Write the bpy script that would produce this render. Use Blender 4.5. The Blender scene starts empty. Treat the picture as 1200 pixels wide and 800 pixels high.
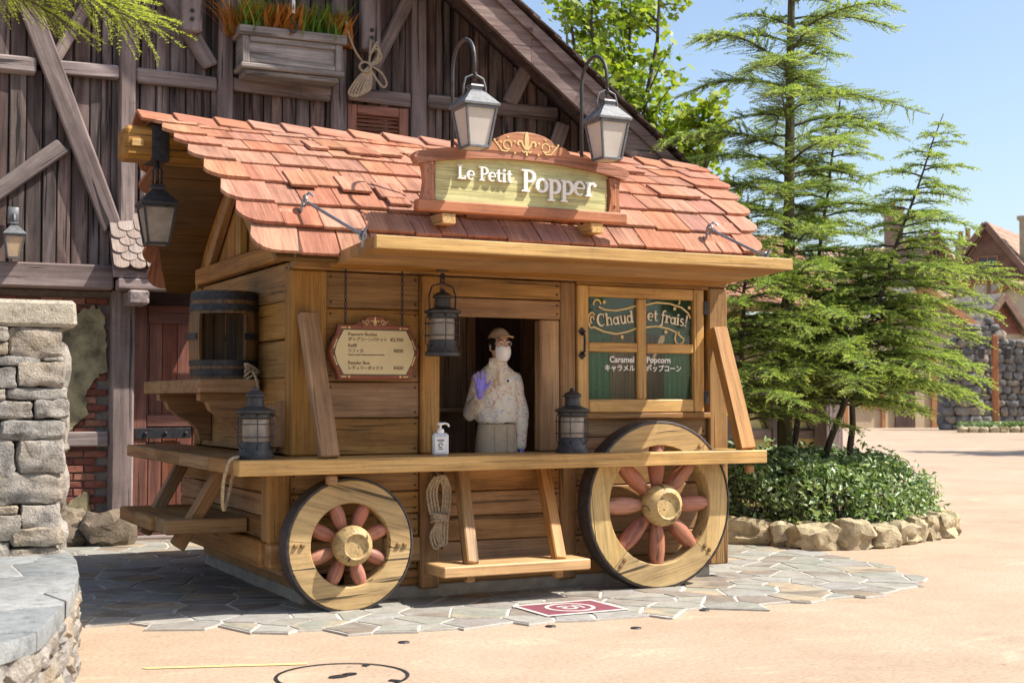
import bpy, math, random
import numpy as np
from mathutils import Vector, Matrix, noise
R = math.radians
random.seed(7)
RS = np.random.RandomState(7)
sc = bpy.context.scene
col = sc.collection

# ------------------------------------------------------------------ camera, world, sun, exposure
CAM = Vector((-3.019, -8.199, 1.35))
cam = bpy.data.cameras.new('camera')
camo = bpy.data.objects.new('camera', cam)
col.objects.link(camo)
camo.location = CAM
camo.rotation_euler = (R(90 + 2.4), 0, R(-26.9))
cam.lens = 48.0
cam.sensor_width = 36.0
cam.clip_start = 0.05
cam.clip_end = 2000
cam.dof.use_dof = True
cam.dof.focus_distance = 9.4
cam.dof.aperture_fstop = 4.0
sc.camera = camo

SUN = Vector((0.65, -0.39, 1.0)).normalized()
world = bpy.data.worlds.new('World')
sc.world = world
world.use_nodes = True
wt = world.node_tree
wt.nodes.clear()
sky = wt.nodes.new('ShaderNodeTexSky')
sky.sky_type = 'NISHITA'
sky.sun_disc = False
sky.sun_elevation = math.asin(SUN.z)
sky.sun_rotation = math.atan2(SUN.x, SUN.y)
sky.air_density = 1.0
sky.dust_density = 2.0
sky.ozone_density = 1.2
bg = wt.nodes.new('ShaderNodeBackground')
bg.inputs['Strength'].default_value = 0.125
wo = wt.nodes.new('ShaderNodeOutputWorld')
wt.links.new(sky.outputs[0], bg.inputs['Color'])
wt.links.new(bg.outputs[0], wo.inputs['Surface'])

sl = bpy.data.lights.new('sun', 'SUN')
sl.energy = 5.0
sl.angle = R(0.55)
sl.color = (1.0, 0.94, 0.86)
slo = bpy.data.objects.new('sun', sl)
slo.rotation_euler = SUN.to_track_quat('Z', 'Y').to_euler()
slo.location = (8, -6, 20)
col.objects.link(slo)

sc.view_settings.view_transform = 'Standard'
sc.view_settings.look = 'None'
sc.view_settings.exposure = 0.8
sc.view_settings.gamma = 1.0
try:
    sc.cycles.max_bounces = 8
    sc.cycles.diffuse_bounces = 4
    sc.cycles.transparent_max_bounces = 8
except Exception:
    pass

# ------------------------------------------------------------------ helpers
WM = {}          # world matrix of every object built here

def wm(o):
    return WM[o.name] if o is not None else Matrix.Identity(4)

def tag(o, label=None, cat=None, group=None, kind=None):
    if label: o['label'] = label
    if cat: o['category'] = cat
    if group: o['group'] = group
    if kind: o['kind'] = kind
    return o

def empty(name, loc=(0, 0, 0), rz=0.0, label=None, cat=None, group=None, kind=None, parent=None):
    o = bpy.data.objects.new(name, None)
    o.empty_display_size = 0.2
    o.location = loc
    o.rotation_euler = (0, 0, rz)
    col.objects.link(o)
    M = Matrix.Translation(Vector(loc)) @ Matrix.Rotation(rz, 4, 'Z')
    if parent is not None:
        o.parent = parent
        M = wm(parent) @ M
    WM[o.name] = M
    return tag(o, label, cat, group, kind)

def link_mesh(name, me, parent=None, loc=None, rot=None):
    o = bpy.data.objects.new(name, me)
    col.objects.link(o)
    M = Matrix.Identity(4)
    if loc is not None:
        o.location = loc
        M = Matrix.Translation(Vector(loc))
    if rot is not None:
        o.rotation_euler = rot
        from mathutils import Euler
        M = M @ Euler(rot).to_matrix().to_4x4()
    if parent is not None:
        o.parent = parent
        M = wm(parent) @ M
    WM[o.name] = M
    return o

def rotm(rx=0, ry=0, rz=0):
    return (Matrix.Rotation(rz, 3, 'Z') @ Matrix.Rotation(ry, 3, 'Y') @ Matrix.Rotation(rx, 3, 'X'))

def frame(z, x=None):
    """3x3 with columns x,y,z ; z given, x hint"""
    z = Vector(z).normalized()
    x = Vector(x) if x is not None else Vector((0, 0, 1))
    if abs(z.dot(x.normalized())) > 0.98:
        x = Vector((1, 0, 0))
    y = z.cross(x).normalized()
    x = y.cross(z).normalized()
    return Matrix((x, y, z)).transposed()

CB_F = None
def cbox_geo(hx, hy, hz, ch):
    """chamfered box: 24 verts, 26 faces"""
    V = []
    idx = {}
    for sx in (-1, 1):
        for sy in (-1, 1):
            for sz in (-1, 1):
                for a in range(3):
                    p = [sx * hx, sy * hy, sz * hz]
                    for b in range(3):
                        if b != a:
                            p[b] -= (sx, sy, sz)[b] * ch
                    idx[(sx, sy, sz, a)] = len(V)
                    V.append(p)
    F = []
    def orient(f):
        c = Vector((0, 0, 0))
        for i in f: c += Vector(V[i])
        n = (Vector(V[f[1]]) - Vector(V[f[0]])).cross(Vector(V[f[2]]) - Vector(V[f[1]]))
        return f if n.dot(c) >= 0 else f[::-1]
    for a in range(3):
        b, c = (a + 1) % 3, (a + 2) % 3
        for s in (-1, 1):
            q = []
            for (sb, scc) in ((-1, -1), (1, -1), (1, 1), (-1, 1)):
                k = [0, 0, 0]; k[a] = s; k[b] = sb; k[c] = scc
                q.append(idx[(k[0], k[1], k[2], a)])
            F.append(orient(q))
    for a in range(3):           # edges parallel to axis a
        b, c = (a + 1) % 3, (a + 2) % 3
        for sb in (-1, 1):
            for s2 in (-1, 1):
                q = []
                for (sa, ax) in ((-1, b), (1, b), (1, c), (-1, c)):
                    k = [0, 0, 0]; k[a] = sa; k[b] = sb; k[c] = s2
                    q.append(idx[(k[0], k[1], k[2], ax)])
                F.append(orient(q))
    for sx in (-1, 1):
        for sy in (-1, 1):
            for sz in (-1, 1):
                F.append(orient([idx[(sx, sy, sz, a)] for a in range(3)]))
    return V, F

class MB:
    def __init__(s):
        s.v = []; s.f = []; s.m = []; s.g = []
    def add(s, V, F, G=None, mi=0):
        n = len(s.v)
        s.v += [tuple(p) for p in V]
        s.f += [tuple(i + n for i in f) for f in F]
        s.m += [mi] * len(F)
        if G is None:
            G = [tuple(p) for p in V]
        s.g += [tuple(p) for p in G]
        return s
    def cbox(s, c, size, rot=None, ch=0.006, axis=None, jit=0.0, mi=0):
        h = [max(1e-4, d / 2) for d in size]
        ch = min(ch, 0.45 * min(h))
        V, F = cbox_geo(h[0], h[1], h[2], ch)
        if axis is None:
            axis = max(range(3), key=lambda i: size[i])
        off = (random.uniform(-9, 9), random.uniform(-9, 9), random.uniform(-9, 9))
        o = [axis, (axis + 1) % 3, (axis + 2) % 3]
        G = [(p[o[0]] + off[0], p[o[1]] + off[1], p[o[2]] + off[2]) for p in V]
        if jit:
            cj = {}
            out = []
            for p in V:
                k = (p[0] > 0, p[1] > 0, p[2] > 0)
                if k not in cj: cj[k] = [random.uniform(-jit, jit) for _ in range(3)]
                out.append([p[i] + cj[k][i] for i in range(3)])
            V = out
        c = Vector(c)
        V = [(rot @ Vector(p) + c) if rot is not None else (Vector(p) + c) for p in V]
        return s.add(V, F, G, mi)
    def bx(s, x0, x1, y0, y1, z0, z1, ch=0.006, axis=None, jit=0.0, mi=0):
        return s.cbox(((x0 + x1) / 2, (y0 + y1) / 2, (z0 + z1) / 2), (abs(x1 - x0), abs(y1 - y0), abs(z1 - z0)), None, ch, axis, jit, mi)
    def bar(s, p0, p1, w, h, hint=(0, 0, 1), ch=0.006, jit=0.0, mi=0):
        p0 = Vector(p0); p1 = Vector(p1)
        d = p1 - p0
        M = frame(d, hint)       # x col ~ hint
        return s.cbox((p0 + p1) / 2, (h, w, d.length), M, ch, 2, jit, mi)
    def tube(s, pts, r, n=8, closed=False, mi=0, caps=True):
        P = [Vector(p) for p in pts]
        k = len(P)
        rr = r if isinstance(r, (list, tuple)) else [r] * k
        V = []; F = []; G = []
        L = 0.0
        prev = None
        off = random.uniform(-9, 9)
        for i in range(k):
            if closed:
                t = P[(i + 1) % k] - P[i - 1]
            else:
                t = P[min(i + 1, k - 1)] - P[max(i - 1, 0)]
            if t.length < 1e-9: t = Vector((0, 0, 1))
            t.normalize()
            if prev is None:
                a = Vector((0, 0, 1)) if abs(t.z) < 0.9 else Vector((1, 0, 0))
                u = t.cross(a).normalized()
            else:
                u = (prev - t * prev.dot(t))
                u = u.normalized() if u.length > 1e-6 else t.cross(Vector((0.3, 0.5, 0.8))).normalized()
            prev = u
            w = t.cross(u)
            if i: L += (P[i] - P[i - 1]).length
            for j in range(n):
                an = 2 * math.pi * j / n
                q = u * math.cos(an) + w * math.sin(an)
                V.append(P[i] + q * rr[i])
                G.append((L + off, math.cos(an) * rr[i], math.sin(an) * rr[i]))
        m = k if closed else k - 1
        for i in range(m):
            a = i * n; b = ((i + 1) % k) * n
            for j in range(n):
                j2 = (j + 1) % n
                F.append((a + j, a + j2, b + j2, b + j))
        if caps and not closed:
            F.append(tuple(range(n - 1, -1, -1)))
            F.append(tuple(range((k - 1) * n, k * n)))
        return s.add(V, F, G, mi)
    def lathe(s, prof, M=None, n=20, mi=0, a0=0.0, a1=2 * math.pi, off=None):
        """prof: list (r, z)"""
        M = M or Matrix.Identity(4)
        full = abs(a1 - a0 - 2 * math.pi) < 1e-6
        cols = n if full else n + 1
        V = []; F = []; G = []
        o = random.uniform(-9, 9)
        for (r, z) in prof:
            for j in range(cols):
                a = a0 + (a1 - a0) * j / n
                V.append(M @ Vector((r * math.cos(a), r * math.sin(a), z)))
                G.append((z + o, r * math.cos(a), r * math.sin(a)))
        for i in range(len(prof) - 1):
            for j in range(n):
                j2 = (j + 1) % cols
                a, b = i * cols, (i + 1) * cols
                F.append((a + j, a + j2, b + j2, b + j))
        if full:
            if prof[0][0] > 1e-5: F.append(tuple(range(cols - 1, -1, -1)))
            if prof[-1][0] > 1e-5: F.append(tuple(range((len(prof) - 1) * cols, len(prof) * cols)))
        return s.add(V, F, G, mi)
    def prism(s, poly, M, t, mi=0, G=None, inset=0.0):
        """poly 2D (x,y) ccw, extruded along local z from 0 to t; inset chamfers top"""
        n = len(poly)
        cx = sum(p[0] for p in poly) / n; cy = sum(p[1] for p in poly) / n
        def ins(p):
            d = math.hypot(p[0] - cx, p[1] - cy) or 1
            k = max(0.0, 1 - inset / d)
            return (cx + (p[0] - cx) * k, cy + (p[1] - cy) * k)
        L = [(p[0], p[1], 0) for p in poly]
        F = [tuple(range(n - 1, -1, -1))]
        if inset > 0:
            L += [(p[0], p[1], t - inset * 0.7) for p in poly]
            L += [ins(p) + (t,) for p in poly]
            for i in range(n):
                j = (i + 1) % n
                F.append((i, j, n + j, n + i)); F.append((n + i, n + j, 2 * n + j, 2 * n + i))
            F.append(tuple(range(2 * n, 3 * n)))
        else:
            L += [(p[0], p[1], t) for p in poly]
            for i in range(n):
                j = (i + 1) % n
                F.append((i, j, n + j, n + i))
            F.append(tuple(range(n, 2 * n)))
        off = random.uniform(-9, 9)
        GG = G if G is not None else [(p[0] + off, p[1], p[2]) for p in L]
        return s.add([M @ Vector(p) for p in L], F, GG, mi)
    def ribbon(s, pts, th, M, depth=0.01, mi=0, closed=False):
        """flat stroke in local xy, extruded to depth in z"""
        k = len(pts)
        P = [Vector((p[0], p[1])) for p in pts]
        tt = th if isinstance(th, (list, tuple)) else [th] * k
        V = []; F = []
        for i in range(k):
            if closed: d = P[(i + 1) % k] - P[i - 1]
            else: d = P[min(i + 1, k - 1)] - P[max(i - 1, 0)]
            d = d.normalized() if d.length > 1e-9 else Vector((1, 0))
            nrm = Vector((-d.y, d.x)) * tt[i] / 2
            for z in (0, depth):
                for sg in (1, -1):
                    q = P[i] + nrm * sg
                    V.append(M @ Vector((q.x, q.y, z)))
        m = k if closed else k - 1
        for i in range(m):
            a = 4 * i; b = 4 * ((i + 1) % k)
            F += [(a + 3, b + 3, b + 2, a + 2), (a + 2, b + 2, b, a), (a + 1, b + 1, b + 3, a + 3), (a, b, b + 1, a + 1)]
        if not closed:
            F += [(2, 0, 1, 3), (4 * k - 2, 4 * k - 1, 4 * k - 3, 4 * k - 4)]
        return s.add(V, F, None, mi)
    def mesh(s, name, mats, smooth=False, inv=None):
        me = bpy.data.meshes.new(name)
        V = s.v if inv is None else [tuple(inv @ Vector(p)) for p in s.v]
        me.from_pydata(V, [], s.f)
        if not isinstance(mats, (list, tuple)): mats = [mats]
        for m in mats: me.materials.append(m)
        if len(mats) > 1:
            me.polygons.foreach_set('material_index', s.m)
        at = me.attributes.new('gc', 'FLOAT_VECTOR', 'POINT')
        at.data.foreach_set('vector', np.array(s.g, dtype=np.float32).ravel())
        if smooth is True:
            me.polygons.foreach_set('use_smooth', [True] * len(s.f))
        elif smooth:
            me.polygons.foreach_set('use_smooth', [True] * len(s.f))
            try: me.set_sharp_from_angle(angle=R(smooth))
            except Exception: pass
        me.update()
        return me
    def build(s, name, mats, parent=None, smooth=False, local=False):
        """vertices in world coordinates (or in the parent's frame when local)"""
        inv = None
        if parent is not None and not local:
            inv = wm(parent).inverted()
        me = s.mesh(name, mats, smooth, inv)
        return link_mesh(name, me, parent)

def np_mesh(name, V, F, mats, attrs=None, smooth=False, mi=None):
    """V (n,3), F (m,k) numpy, all faces same size"""
    me = bpy.data.meshes.new(name)
    m, k = F.shape
    me.vertices.add(len(V)); me.vertices.foreach_set('co', V.astype(np.float32).ravel())
    me.loops.add(m * k); me.loops.foreach_set('vertex_index', F.astype(np.int32).ravel())
    me.polygons.add(m)
    me.polygons.foreach_set('loop_start', np.arange(0, m * k, k, dtype=np.int32))
    if not isinstance(mats, (list, tuple)): mats = [mats]
    for q in mats: me.materials.append(q)
    if mi is not None: me.polygons.foreach_set('material_index', mi.astype(np.int32))
    if smooth: me.polygons.foreach_set('use_smooth', np.ones(m, dtype=bool))
    for nm, a in (attrs or {}).items():
        at = me.attributes.new(nm, 'FLOAT', 'POINT')
        at.data.foreach_set('value', a.astype(np.float32))
    me.update(calc_edges=True)
    return me

# vertical plane facing -Y : local x = +X, local y = +Z, local z = -Y (towards the viewer)
def front(x, y, z):
    return Matrix(((1, 0, 0, x), (0, 0, -1, y), (0, 1, 0, z), (0, 0, 0, 1)))
# plane facing -X : local x = -Y (to the right seen from the left), y = Z, z = -X
def leftface(x, y, z):
    return Matrix(((0, 0, -1, x), (-1, 0, 0, y), (0, 1, 0, z), (0, 0, 0, 1)))
def flat(x, y, z):
    return Matrix.Translation((x, y, z))

def arc(cx, cy, rx, ry, a0, a1, n=12):
    return [(cx + rx * math.cos(R(a0 + (a1 - a0) * i / n)), cy + ry * math.sin(R(a0 + (a1 - a0) * i / n))) for i in range(n + 1)]

def text_mb(mb, body, size, M, depth=0.002, align='LEFT', bold=0.0, mi=0, xs=1.0):
    cu = bpy.data.curves.new('txt', 'FONT')
    cu.body = body; cu.size = size; cu.align_x = align; cu.offset = bold
    cu.resolution_u = 3
    cu.extrude = depth / 2
    ob = bpy.data.objects.new('txt', cu)
    col.objects.link(ob)
    dg = bpy.context.evaluated_depsgraph_get()
    me = bpy.data.meshes.new_from_object(ob.evaluated_get(dg))
    V = [M @ Vector((v.co.x * xs, v.co.y, v.co.z + depth / 2)) for v in me.vertices]
    F = [tuple(p.vertices) for p in me.polygons]
    mb.add(V, F, None, mi)
    bpy.data.objects.remove(ob); bpy.data.curves.remove(cu); bpy.data.meshes.remove(me)

# ------------------------------------------------------------------ materials
def nmat(name):
    m = bpy.data.materials.new(name)
    m.use_nodes = True
    nt = m.node_tree
    b = nt.nodes['Principled BSDF']
    return m, nt, b
def nd(nt, t, **kw):
    n = nt.nodes.new(t)
    for k, v in kw.items():
        if k.startswith('i_'):
            key = k[2:]
            key = int(key) if key.isdigit() else key.replace('_', ' ')
            n.inputs[key].default_value = v
        else:
            setattr(n, k, v)
    return n
def ramp(nt, stops, interp='LINEAR'):
    n = nt.nodes.new('ShaderNodeValToRGB')
    e = n.color_ramp.elements
    n.color_ramp.interpolation = interp
    while len(e) < len(stops): e.new(0.5)
    for el, (p, c) in zip(e, stops):
        el.position = p
        el.color = (c[0], c[1], c[2], 1) if isinstance(c, (tuple, list)) else (c, c, c, 1)
    return n
def mixc(nt, a, b, fac, mode='MIX'):
    n = nt.nodes.new('ShaderNodeMix'); n.data_type = 'RGBA'; n.blend_type = mode
    for sock, v in ((n.inputs['Factor'], fac), (n.inputs[6], a), (n.inputs[7], b)):
        if hasattr(v, 'is_linked') or hasattr(v, 'links'): nt.links.new(v, sock)
        elif isinstance(v, (int, float)): sock.default_value = v if sock.type == 'VALUE' else (v, v, v, 1)
        else: sock.default_value = (v[0], v[1], v[2], 1)
    return n.outputs[2]
def math_n(nt, op, a, b=0.0, c=0.0, clamp=False):
    n = nt.nodes.new('ShaderNodeMath'); n.operation = op; n.use_clamp = clamp
    for i, v in enumerate((a, b, c)):
        if hasattr(v, 'links'): nt.links.new(v, n.inputs[i])
        else: n.inputs[i].default_value = v
    return n.outputs[0]
def coords(nt, kind='obj', scale=(1, 1, 1), rnd=True):
    """vector: attribute gc / object / generated plus a per-object random shift, scaled"""
    if kind == 'gc':
        v = nd(nt, 'ShaderNodeAttribute', attribute_name='gc').outputs['Vector']
    elif kind == 'world':
        v = nd(nt, 'ShaderNodeNewGeometry').outputs['Position']
    else:
        v = nd(nt, 'ShaderNodeTexCoord').outputs['Object']
    if rnd:
        oi = nd(nt, 'ShaderNodeObjectInfo')
        sh = nd(nt, 'ShaderNodeVectorMath', operation='SCALE')
        sh.inputs[0].default_value = (17.3, 31.7, 9.1)
        nt.links.new(oi.outputs['Random'], sh.inputs['Scale'])
        ad = nd(nt, 'ShaderNodeVectorMath', operation='ADD')
        nt.links.new(v, ad.inputs[0]); nt.links.new(sh.outputs[0], ad.inputs[1])
        v = ad.outputs[0]
    return v
def scaled(nt, v, s):
    m = nd(nt, 'ShaderNodeVectorMath', operation='MULTIPLY')
    m.inputs[1].default_value = s if isinstance(s, (tuple, list)) else (s, s, s)
    nt.links.new(v, m.inputs[0])
    return m.outputs[0]
def noise_n(nt, v, scale=1.0, detail=4.0, rough=0.55, dist=0.0):
    n = nd(nt, 'ShaderNodeTexNoise')
    n.inputs['Scale'].default_value = scale; n.inputs['Detail'].default_value = detail
    n.inputs['Roughness'].default_value = rough; n.inputs['Distortion'].default_value = dist
    nt.links.new(v, n.inputs['Vector'])
    return n.outputs['Fac']
def bump(nt, b, h, strength=0.3, dist=0.01):
    n = nd(nt, 'ShaderNodeBump')
    n.inputs['Strength'].default_value = strength; n.inputs['Distance'].default_value = dist
    nt.links.new(h, n.inputs['Height']); nt.links.new(n.outputs[0], b.inputs['Normal'])
def rand_val(nt, c, amt, sat=0.0):
    oi = nd(nt, 'ShaderNodeObjectInfo')
    h = nd(nt, 'ShaderNodeHueSaturation')
    v = math_n(nt, 'MULTIPLY_ADD', oi.outputs['Random'], 2 * amt, 1 - amt)
    nt.links.new(v, h.inputs['Value'])
    if sat:
        w = math_n(nt, 'FRACT', math_n(nt, 'MULTIPLY', oi.outputs['Random'], 7.13))
        nt.links.new(math_n(nt, 'MULTIPLY_ADD', w, 2 * sat, 1 - sat), h.inputs['Saturation'])
        nt.links.new(math_n(nt, 'MULTIPLY_ADD', math_n(nt, 'FRACT', math_n(nt, 'MULTIPLY', oi.outputs['Random'], 13.7)), 0.011, 0.4945), h.inputs['Hue'])
    nt.links.new(c, h.inputs['Color'])
    return h.outputs[0]

def wood(name, dark, mid, light, rough=0.5, var=0.1, crack=0.6, bstr=0.35, sc1=(0.7, 7, 7), sc2=(2.5, 75, 75), sc3=(0.9, 24, 24), cth=0.37, kind='gc', spec=0.4, grime=0.5):
    m, nt, b = nmat(name)
    v = coords(nt, kind)
    n1 = noise_n(nt, scaled(nt, v, sc1), 1.0, 5, 0.6, 0.7)
    n2 = noise_n(nt, scaled(nt, v, sc2), 1.0, 4, 0.6)
    n3 = noise_n(nt, scaled(nt, v, sc3), 1.0, 3, 0.5, 0.3)
    c = ramp(nt, [(0.28, dark), (0.5, mid), (0.72, light)])
    nt.links.new(n1, c.inputs[0])
    s = ramp(nt, [(0.3, 0.62), (0.55, 1.0), (0.75, 1.12)])
    nt.links.new(n2, s.inputs[0])
    k = ramp(nt, [(cth - 0.05, 0.0), (cth, 1.0)])
    nt.links.new(n3, k.inputs[0])
    kk = math_n(nt, 'MULTIPLY_ADD', k.outputs[0], crack, 1 - crack)
    cc = mixc(nt, c.outputs[0], s.outputs[0], 1.0, 'MULTIPLY')
    cr = nd(nt, 'ShaderNodeCombineColor')
    for i in range(3): nt.links.new(kk, cr.inputs[i])
    cc = mixc(nt, cc, cr.outputs[0], 1.0, 'MULTIPLY')
    cc = rand_val(nt, cc, var, var)
    # wear and grime patches that run over neighbouring boards
    wp = nd(nt, 'ShaderNodeNewGeometry').outputs['Position']
    g1 = ramp(nt, [(0.3, 0.74), (0.5, 0.98), (0.68, 1.1)]); nt.links.new(noise_n(nt, wp, 2.3, 6, 0.68, 0.6), g1.inputs[0])
    g2 = ramp(nt, [(0.6, 1.0), (0.68, 0.72)]); nt.links.new(noise_n(nt, wp, 11.0, 4, 0.6, 1.2), g2.inputs[0])
    cc = mixc(nt, mixc(nt, cc, g1.outputs[0], 1.0, 'MULTIPLY'), g2.outputs[0], grime, 'MULTIPLY')
    nt.links.new(cc, b.inputs['Base Color'])
    b.inputs['Roughness'].default_value = rough
    b.inputs['Specular IOR Level'].default_value = spec
    h = math_n(nt, 'ADD', math_n(nt, 'MULTIPLY', n2, 0.5), math_n(nt, 'MULTIPLY', k.outputs[0], 0.7))
    bump(nt, b, h, bstr, 0.006)
    return m

def rock(name, cols, rough=0.85, sc1=3.0, bstr=0.6, bd=0.02, var=0.16, sp=0.25):
    """cols picked per object by random, mottled inside"""
    m, nt, b = nmat(name)
    v = coords(nt, 'obj')
    oi = nd(nt, 'ShaderNodeObjectInfo')
    if len(cols) == 1: cols = [tuple(q * 0.9 for q in cols[0]), tuple(q * 1.1 for q in cols[0])]
    n = len(cols)
    base = ramp(nt, [((i + 0.5) / n if n > 1 else 0.5, c) for i, c in enumerate(cols)])
    n0 = noise_n(nt, v, sc1 * 0.6, 3)
    f = math_n(nt, 'ADD', oi.outputs['Random'], math_n(nt, 'MULTIPLY', math_n(nt, 'SUBTRACT', n0, 0.5), 0.5))
    nt.links.new(f, base.inputs[0])
    n1 = noise_n(nt, v, sc1 * 3, 8, 0.65)
    n2 = noise_n(nt, v, sc1 * 22, 4, 0.7)
    s = ramp(nt, [(0.3, 1 - var * 2.2), (0.5, 1.0), (0.72, 1 + var)])
    nt.links.new(n1, s.inputs[0])
    s2 = ramp(nt, [(0.3, 1 - sp), (0.5, 1.0), (0.7, 1 + sp * 0.5)])
    nt.links.new(n2, s2.inputs[0])
    c = mixc(nt, mixc(nt, base.outputs[0], s.outputs[0], 1.0, 'MULTIPLY'), s2.outputs[0], 1.0, 'MULTIPLY')
    nt.links.new(c, b.inputs['Base Color'])
    b.inputs['Roughness'].default_value = rough
    b.inputs['Specular IOR Level'].default_value = 0.25
    bump(nt, b, math_n(nt, 'ADD', n1, math_n(nt, 'MULTIPLY', n2, 0.35)), bstr, bd)
    return m

def plain(name, c, rough=0.5, metal=0.0, var=0.0, mott=0.12, sc1=12.0, bstr=0.0, spec=0.5, kind='obj'):
    m, nt, b = nmat(name)
    v = coords(nt, kind)
    n1 = noise_n(nt, v, sc1, 5, 0.6)
    s = ramp(nt, [(0.3, tuple(x * (1 - mott * 1.5) for x in c)), (0.7, tuple(min(1, x * (1 + mott)) for x in c))])
    nt.links.new(n1, s.inputs[0])
    cc = s.outputs[0]
    if var: cc = rand_val(nt, cc, var)
    nt.links.new(cc, b.inputs['Base Color'])
    b.inputs['Roughness'].default_value = rough; b.inputs['Metallic'].default_value = metal
    b.inputs['Specular IOR Level'].default_value = spec
    if bstr: bump(nt, b, n1, bstr, 0.004)
    return m

def leafmat(name, dark, mid, light, trans=0.35, rough=0.45, spec=0.4):
    m, nt, b = nmat(name)
    a = nd(nt, 'ShaderNodeAttribute', attribute_name='rv').outputs['Fac']
    c = ramp(nt, [(0.0, dark), (0.5, mid), (1.0, light)])
    nt.links.new(a, c.inputs[0])
    nt.links.new(c.outputs[0], b.inputs['Base Color'])
    b.inputs['Roughness'].default_value = rough
    b.inputs['Specular IOR Level'].default_value = spec
    tr = nd(nt, 'ShaderNodeBsdfTranslucent')
    tc = mixc(nt, c.outputs[0], (1.15, 1.25, 0.55), 1.0, 'MULTIPLY')
    nt.links.new(tc, tr.inputs['Color'])
    mx = nd(nt, 'ShaderNodeMixShader'); mx.inputs[0].default_value = trans
    nt.links.new(b.outputs[0], mx.inputs[1]); nt.links.new(tr.outputs[0], mx.inputs[2])
    out = nt.nodes['Material Output']
    nt.links.new(mx.outputs[0], out.inputs['Surface'])
    return m

M = {}
M['oak'] = wood('oak', (0.2, 0.095, 0.029), (0.335, 0.175, 0.057), (0.43, 0.248, 0.093), 0.6, 0.13, 0.62, 0.5, (0.7, 9, 9), (2.5, 80, 80), (0.9, 30, 30), 0.365)
M['oakpale'] = wood('oak_pale', (0.36, 0.2, 0.07), (0.52, 0.315, 0.12), (0.6, 0.39, 0.17), 0.5, 0.06, 0.45)
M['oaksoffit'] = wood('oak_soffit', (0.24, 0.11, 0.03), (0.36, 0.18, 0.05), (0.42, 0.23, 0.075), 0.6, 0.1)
M['felloe'] = wood('felloe_wood', (0.4, 0.265, 0.105), (0.49, 0.34, 0.14), (0.54, 0.395, 0.18), 0.6, 0.05, 0.8, 0.6, (0.7, 6, 6), (2, 45, 45), (1.0, 24, 24), 0.375)
M['spoke'] = wood('spoke_paint', (0.27, 0.105, 0.06), (0.4, 0.16, 0.1), (0.47, 0.22, 0.15), 0.5, 0.08, 0.5)
M['shingle'] = wood('shingle_cedar', (0.25, 0.098, 0.055), (0.365, 0.155, 0.09), (0.44, 0.215, 0.13), 0.8, 0.11, 0.45, 0.6, (1.2, 9, 9), (3, 60, 60), (1.5, 40, 40), 0.35)
M['shingletan'] = wood('shingle_cedar_tan', (0.32, 0.14, 0.078), (0.41, 0.185, 0.105), (0.47, 0.235, 0.14), 0.75, 0.06, 0.35, 0.6, (1.2, 9, 9), (3, 60, 60), (1.5, 40, 40), 0.35)
M['soffitshaded'] = wood('shaded_soffit_wood', (0.085, 0.042, 0.013), (0.14, 0.072, 0.022), (0.19, 0.1, 0.035), 0.6, 0.12)  # soffit wood with the shade under the roof put into its colour
M['timber'] = wood('weathered_timber', (0.035, 0.023, 0.02), (0.115, 0.08, 0.069), (0.27, 0.205, 0.178), 0.85, 0.28, 0.8, 1.0, (0.8, 7, 7), (2, 38, 38), (0.9, 18, 18), 0.41)
M['timberbeam'] = wood('weathered_beam', (0.11, 0.08, 0.075), (0.23, 0.178, 0.162), (0.37, 0.3, 0.275), 0.85, 0.12, 0.75, 1.0, (0.6, 5, 5), (1.6, 34, 34), (0.8, 15, 15), 0.385)
M['timberdark'] = wood('dark_timber', (0.045, 0.028, 0.026), (0.09, 0.055, 0.05), (0.15, 0.1, 0.09), 0.8, 0.15, 0.6, 0.7)
M['barge'] = wood('barge_board_timber', (0.12, 0.075, 0.068), (0.2, 0.135, 0.12), (0.3, 0.23, 0.19), 0.8, 0.1, 0.6, 0.8)
M['doorwood'] = wood('red_door_wood', (0.09, 0.03, 0.02), (0.18, 0.062, 0.038), (0.26, 0.105, 0.068), 0.6, 0.1, 0.6, 0.5)
M['ventwood'] = wood('vent_wood', (0.17, 0.065, 0.04), (0.27, 0.11, 0.065), (0.34, 0.16, 0.1), 0.6, 0.08)
M['signwood'] = wood('sign_frame_wood', (0.29, 0.115, 0.06), (0.41, 0.175, 0.092), (0.47, 0.22, 0.125), 0.45, 0.05, 0.35, 0.25)
M['signboard'] = wood('sign_board_paint', (0.5, 0.47, 0.2), (0.58, 0.56, 0.27), (0.64, 0.62, 0.34), 0.5, 0.03, 0.25, 0.2)
M['frameyellow'] = wood('window_frame_wood', (0.4, 0.21, 0.055), (0.56, 0.32, 0.09), (0.63, 0.39, 0.13), 0.45, 0.05, 0.4)
M['barrelwood'] = wood('barrel_wood', (0.09, 0.05, 0.026), (0.17, 0.1, 0.05), (0.26, 0.16, 0.085), 0.6, 0.2)
M['interior'] = wood('interior_wood', (0.34, 0.2, 0.12), (0.48, 0.3, 0.18), (0.56, 0.36, 0.23), 0.5, 0.1)
M['boxwood'] = wood('flower_box_wood', (0.14, 0.12, 0.105), (0.27, 0.235, 0.21), (0.38, 0.345, 0.31), 0.8, 0.05, 0.6, 0.7)
M['bark'] = wood('bark', (0.035, 0.027, 0.02), (0.085, 0.068, 0.05), (0.15, 0.125, 0.095), 0.9, 0.1, 0.6, 1.0, (3, 12, 12), (9, 60, 60), (4, 30, 30))
M['barkgreen'] = wood('mossy_bark', (0.05, 0.045, 0.025), (0.12, 0.11, 0.055), (0.2, 0.185, 0.1), 0.9, 0.1, 0.6, 1.0, (3, 12, 12), (9, 60, 60), (4, 30, 30))
M['iron'] = plain('dark_iron', (0.045, 0.045, 0.05), 0.55, 0.6, 0.0, 0.3, 25, 0.2)
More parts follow.
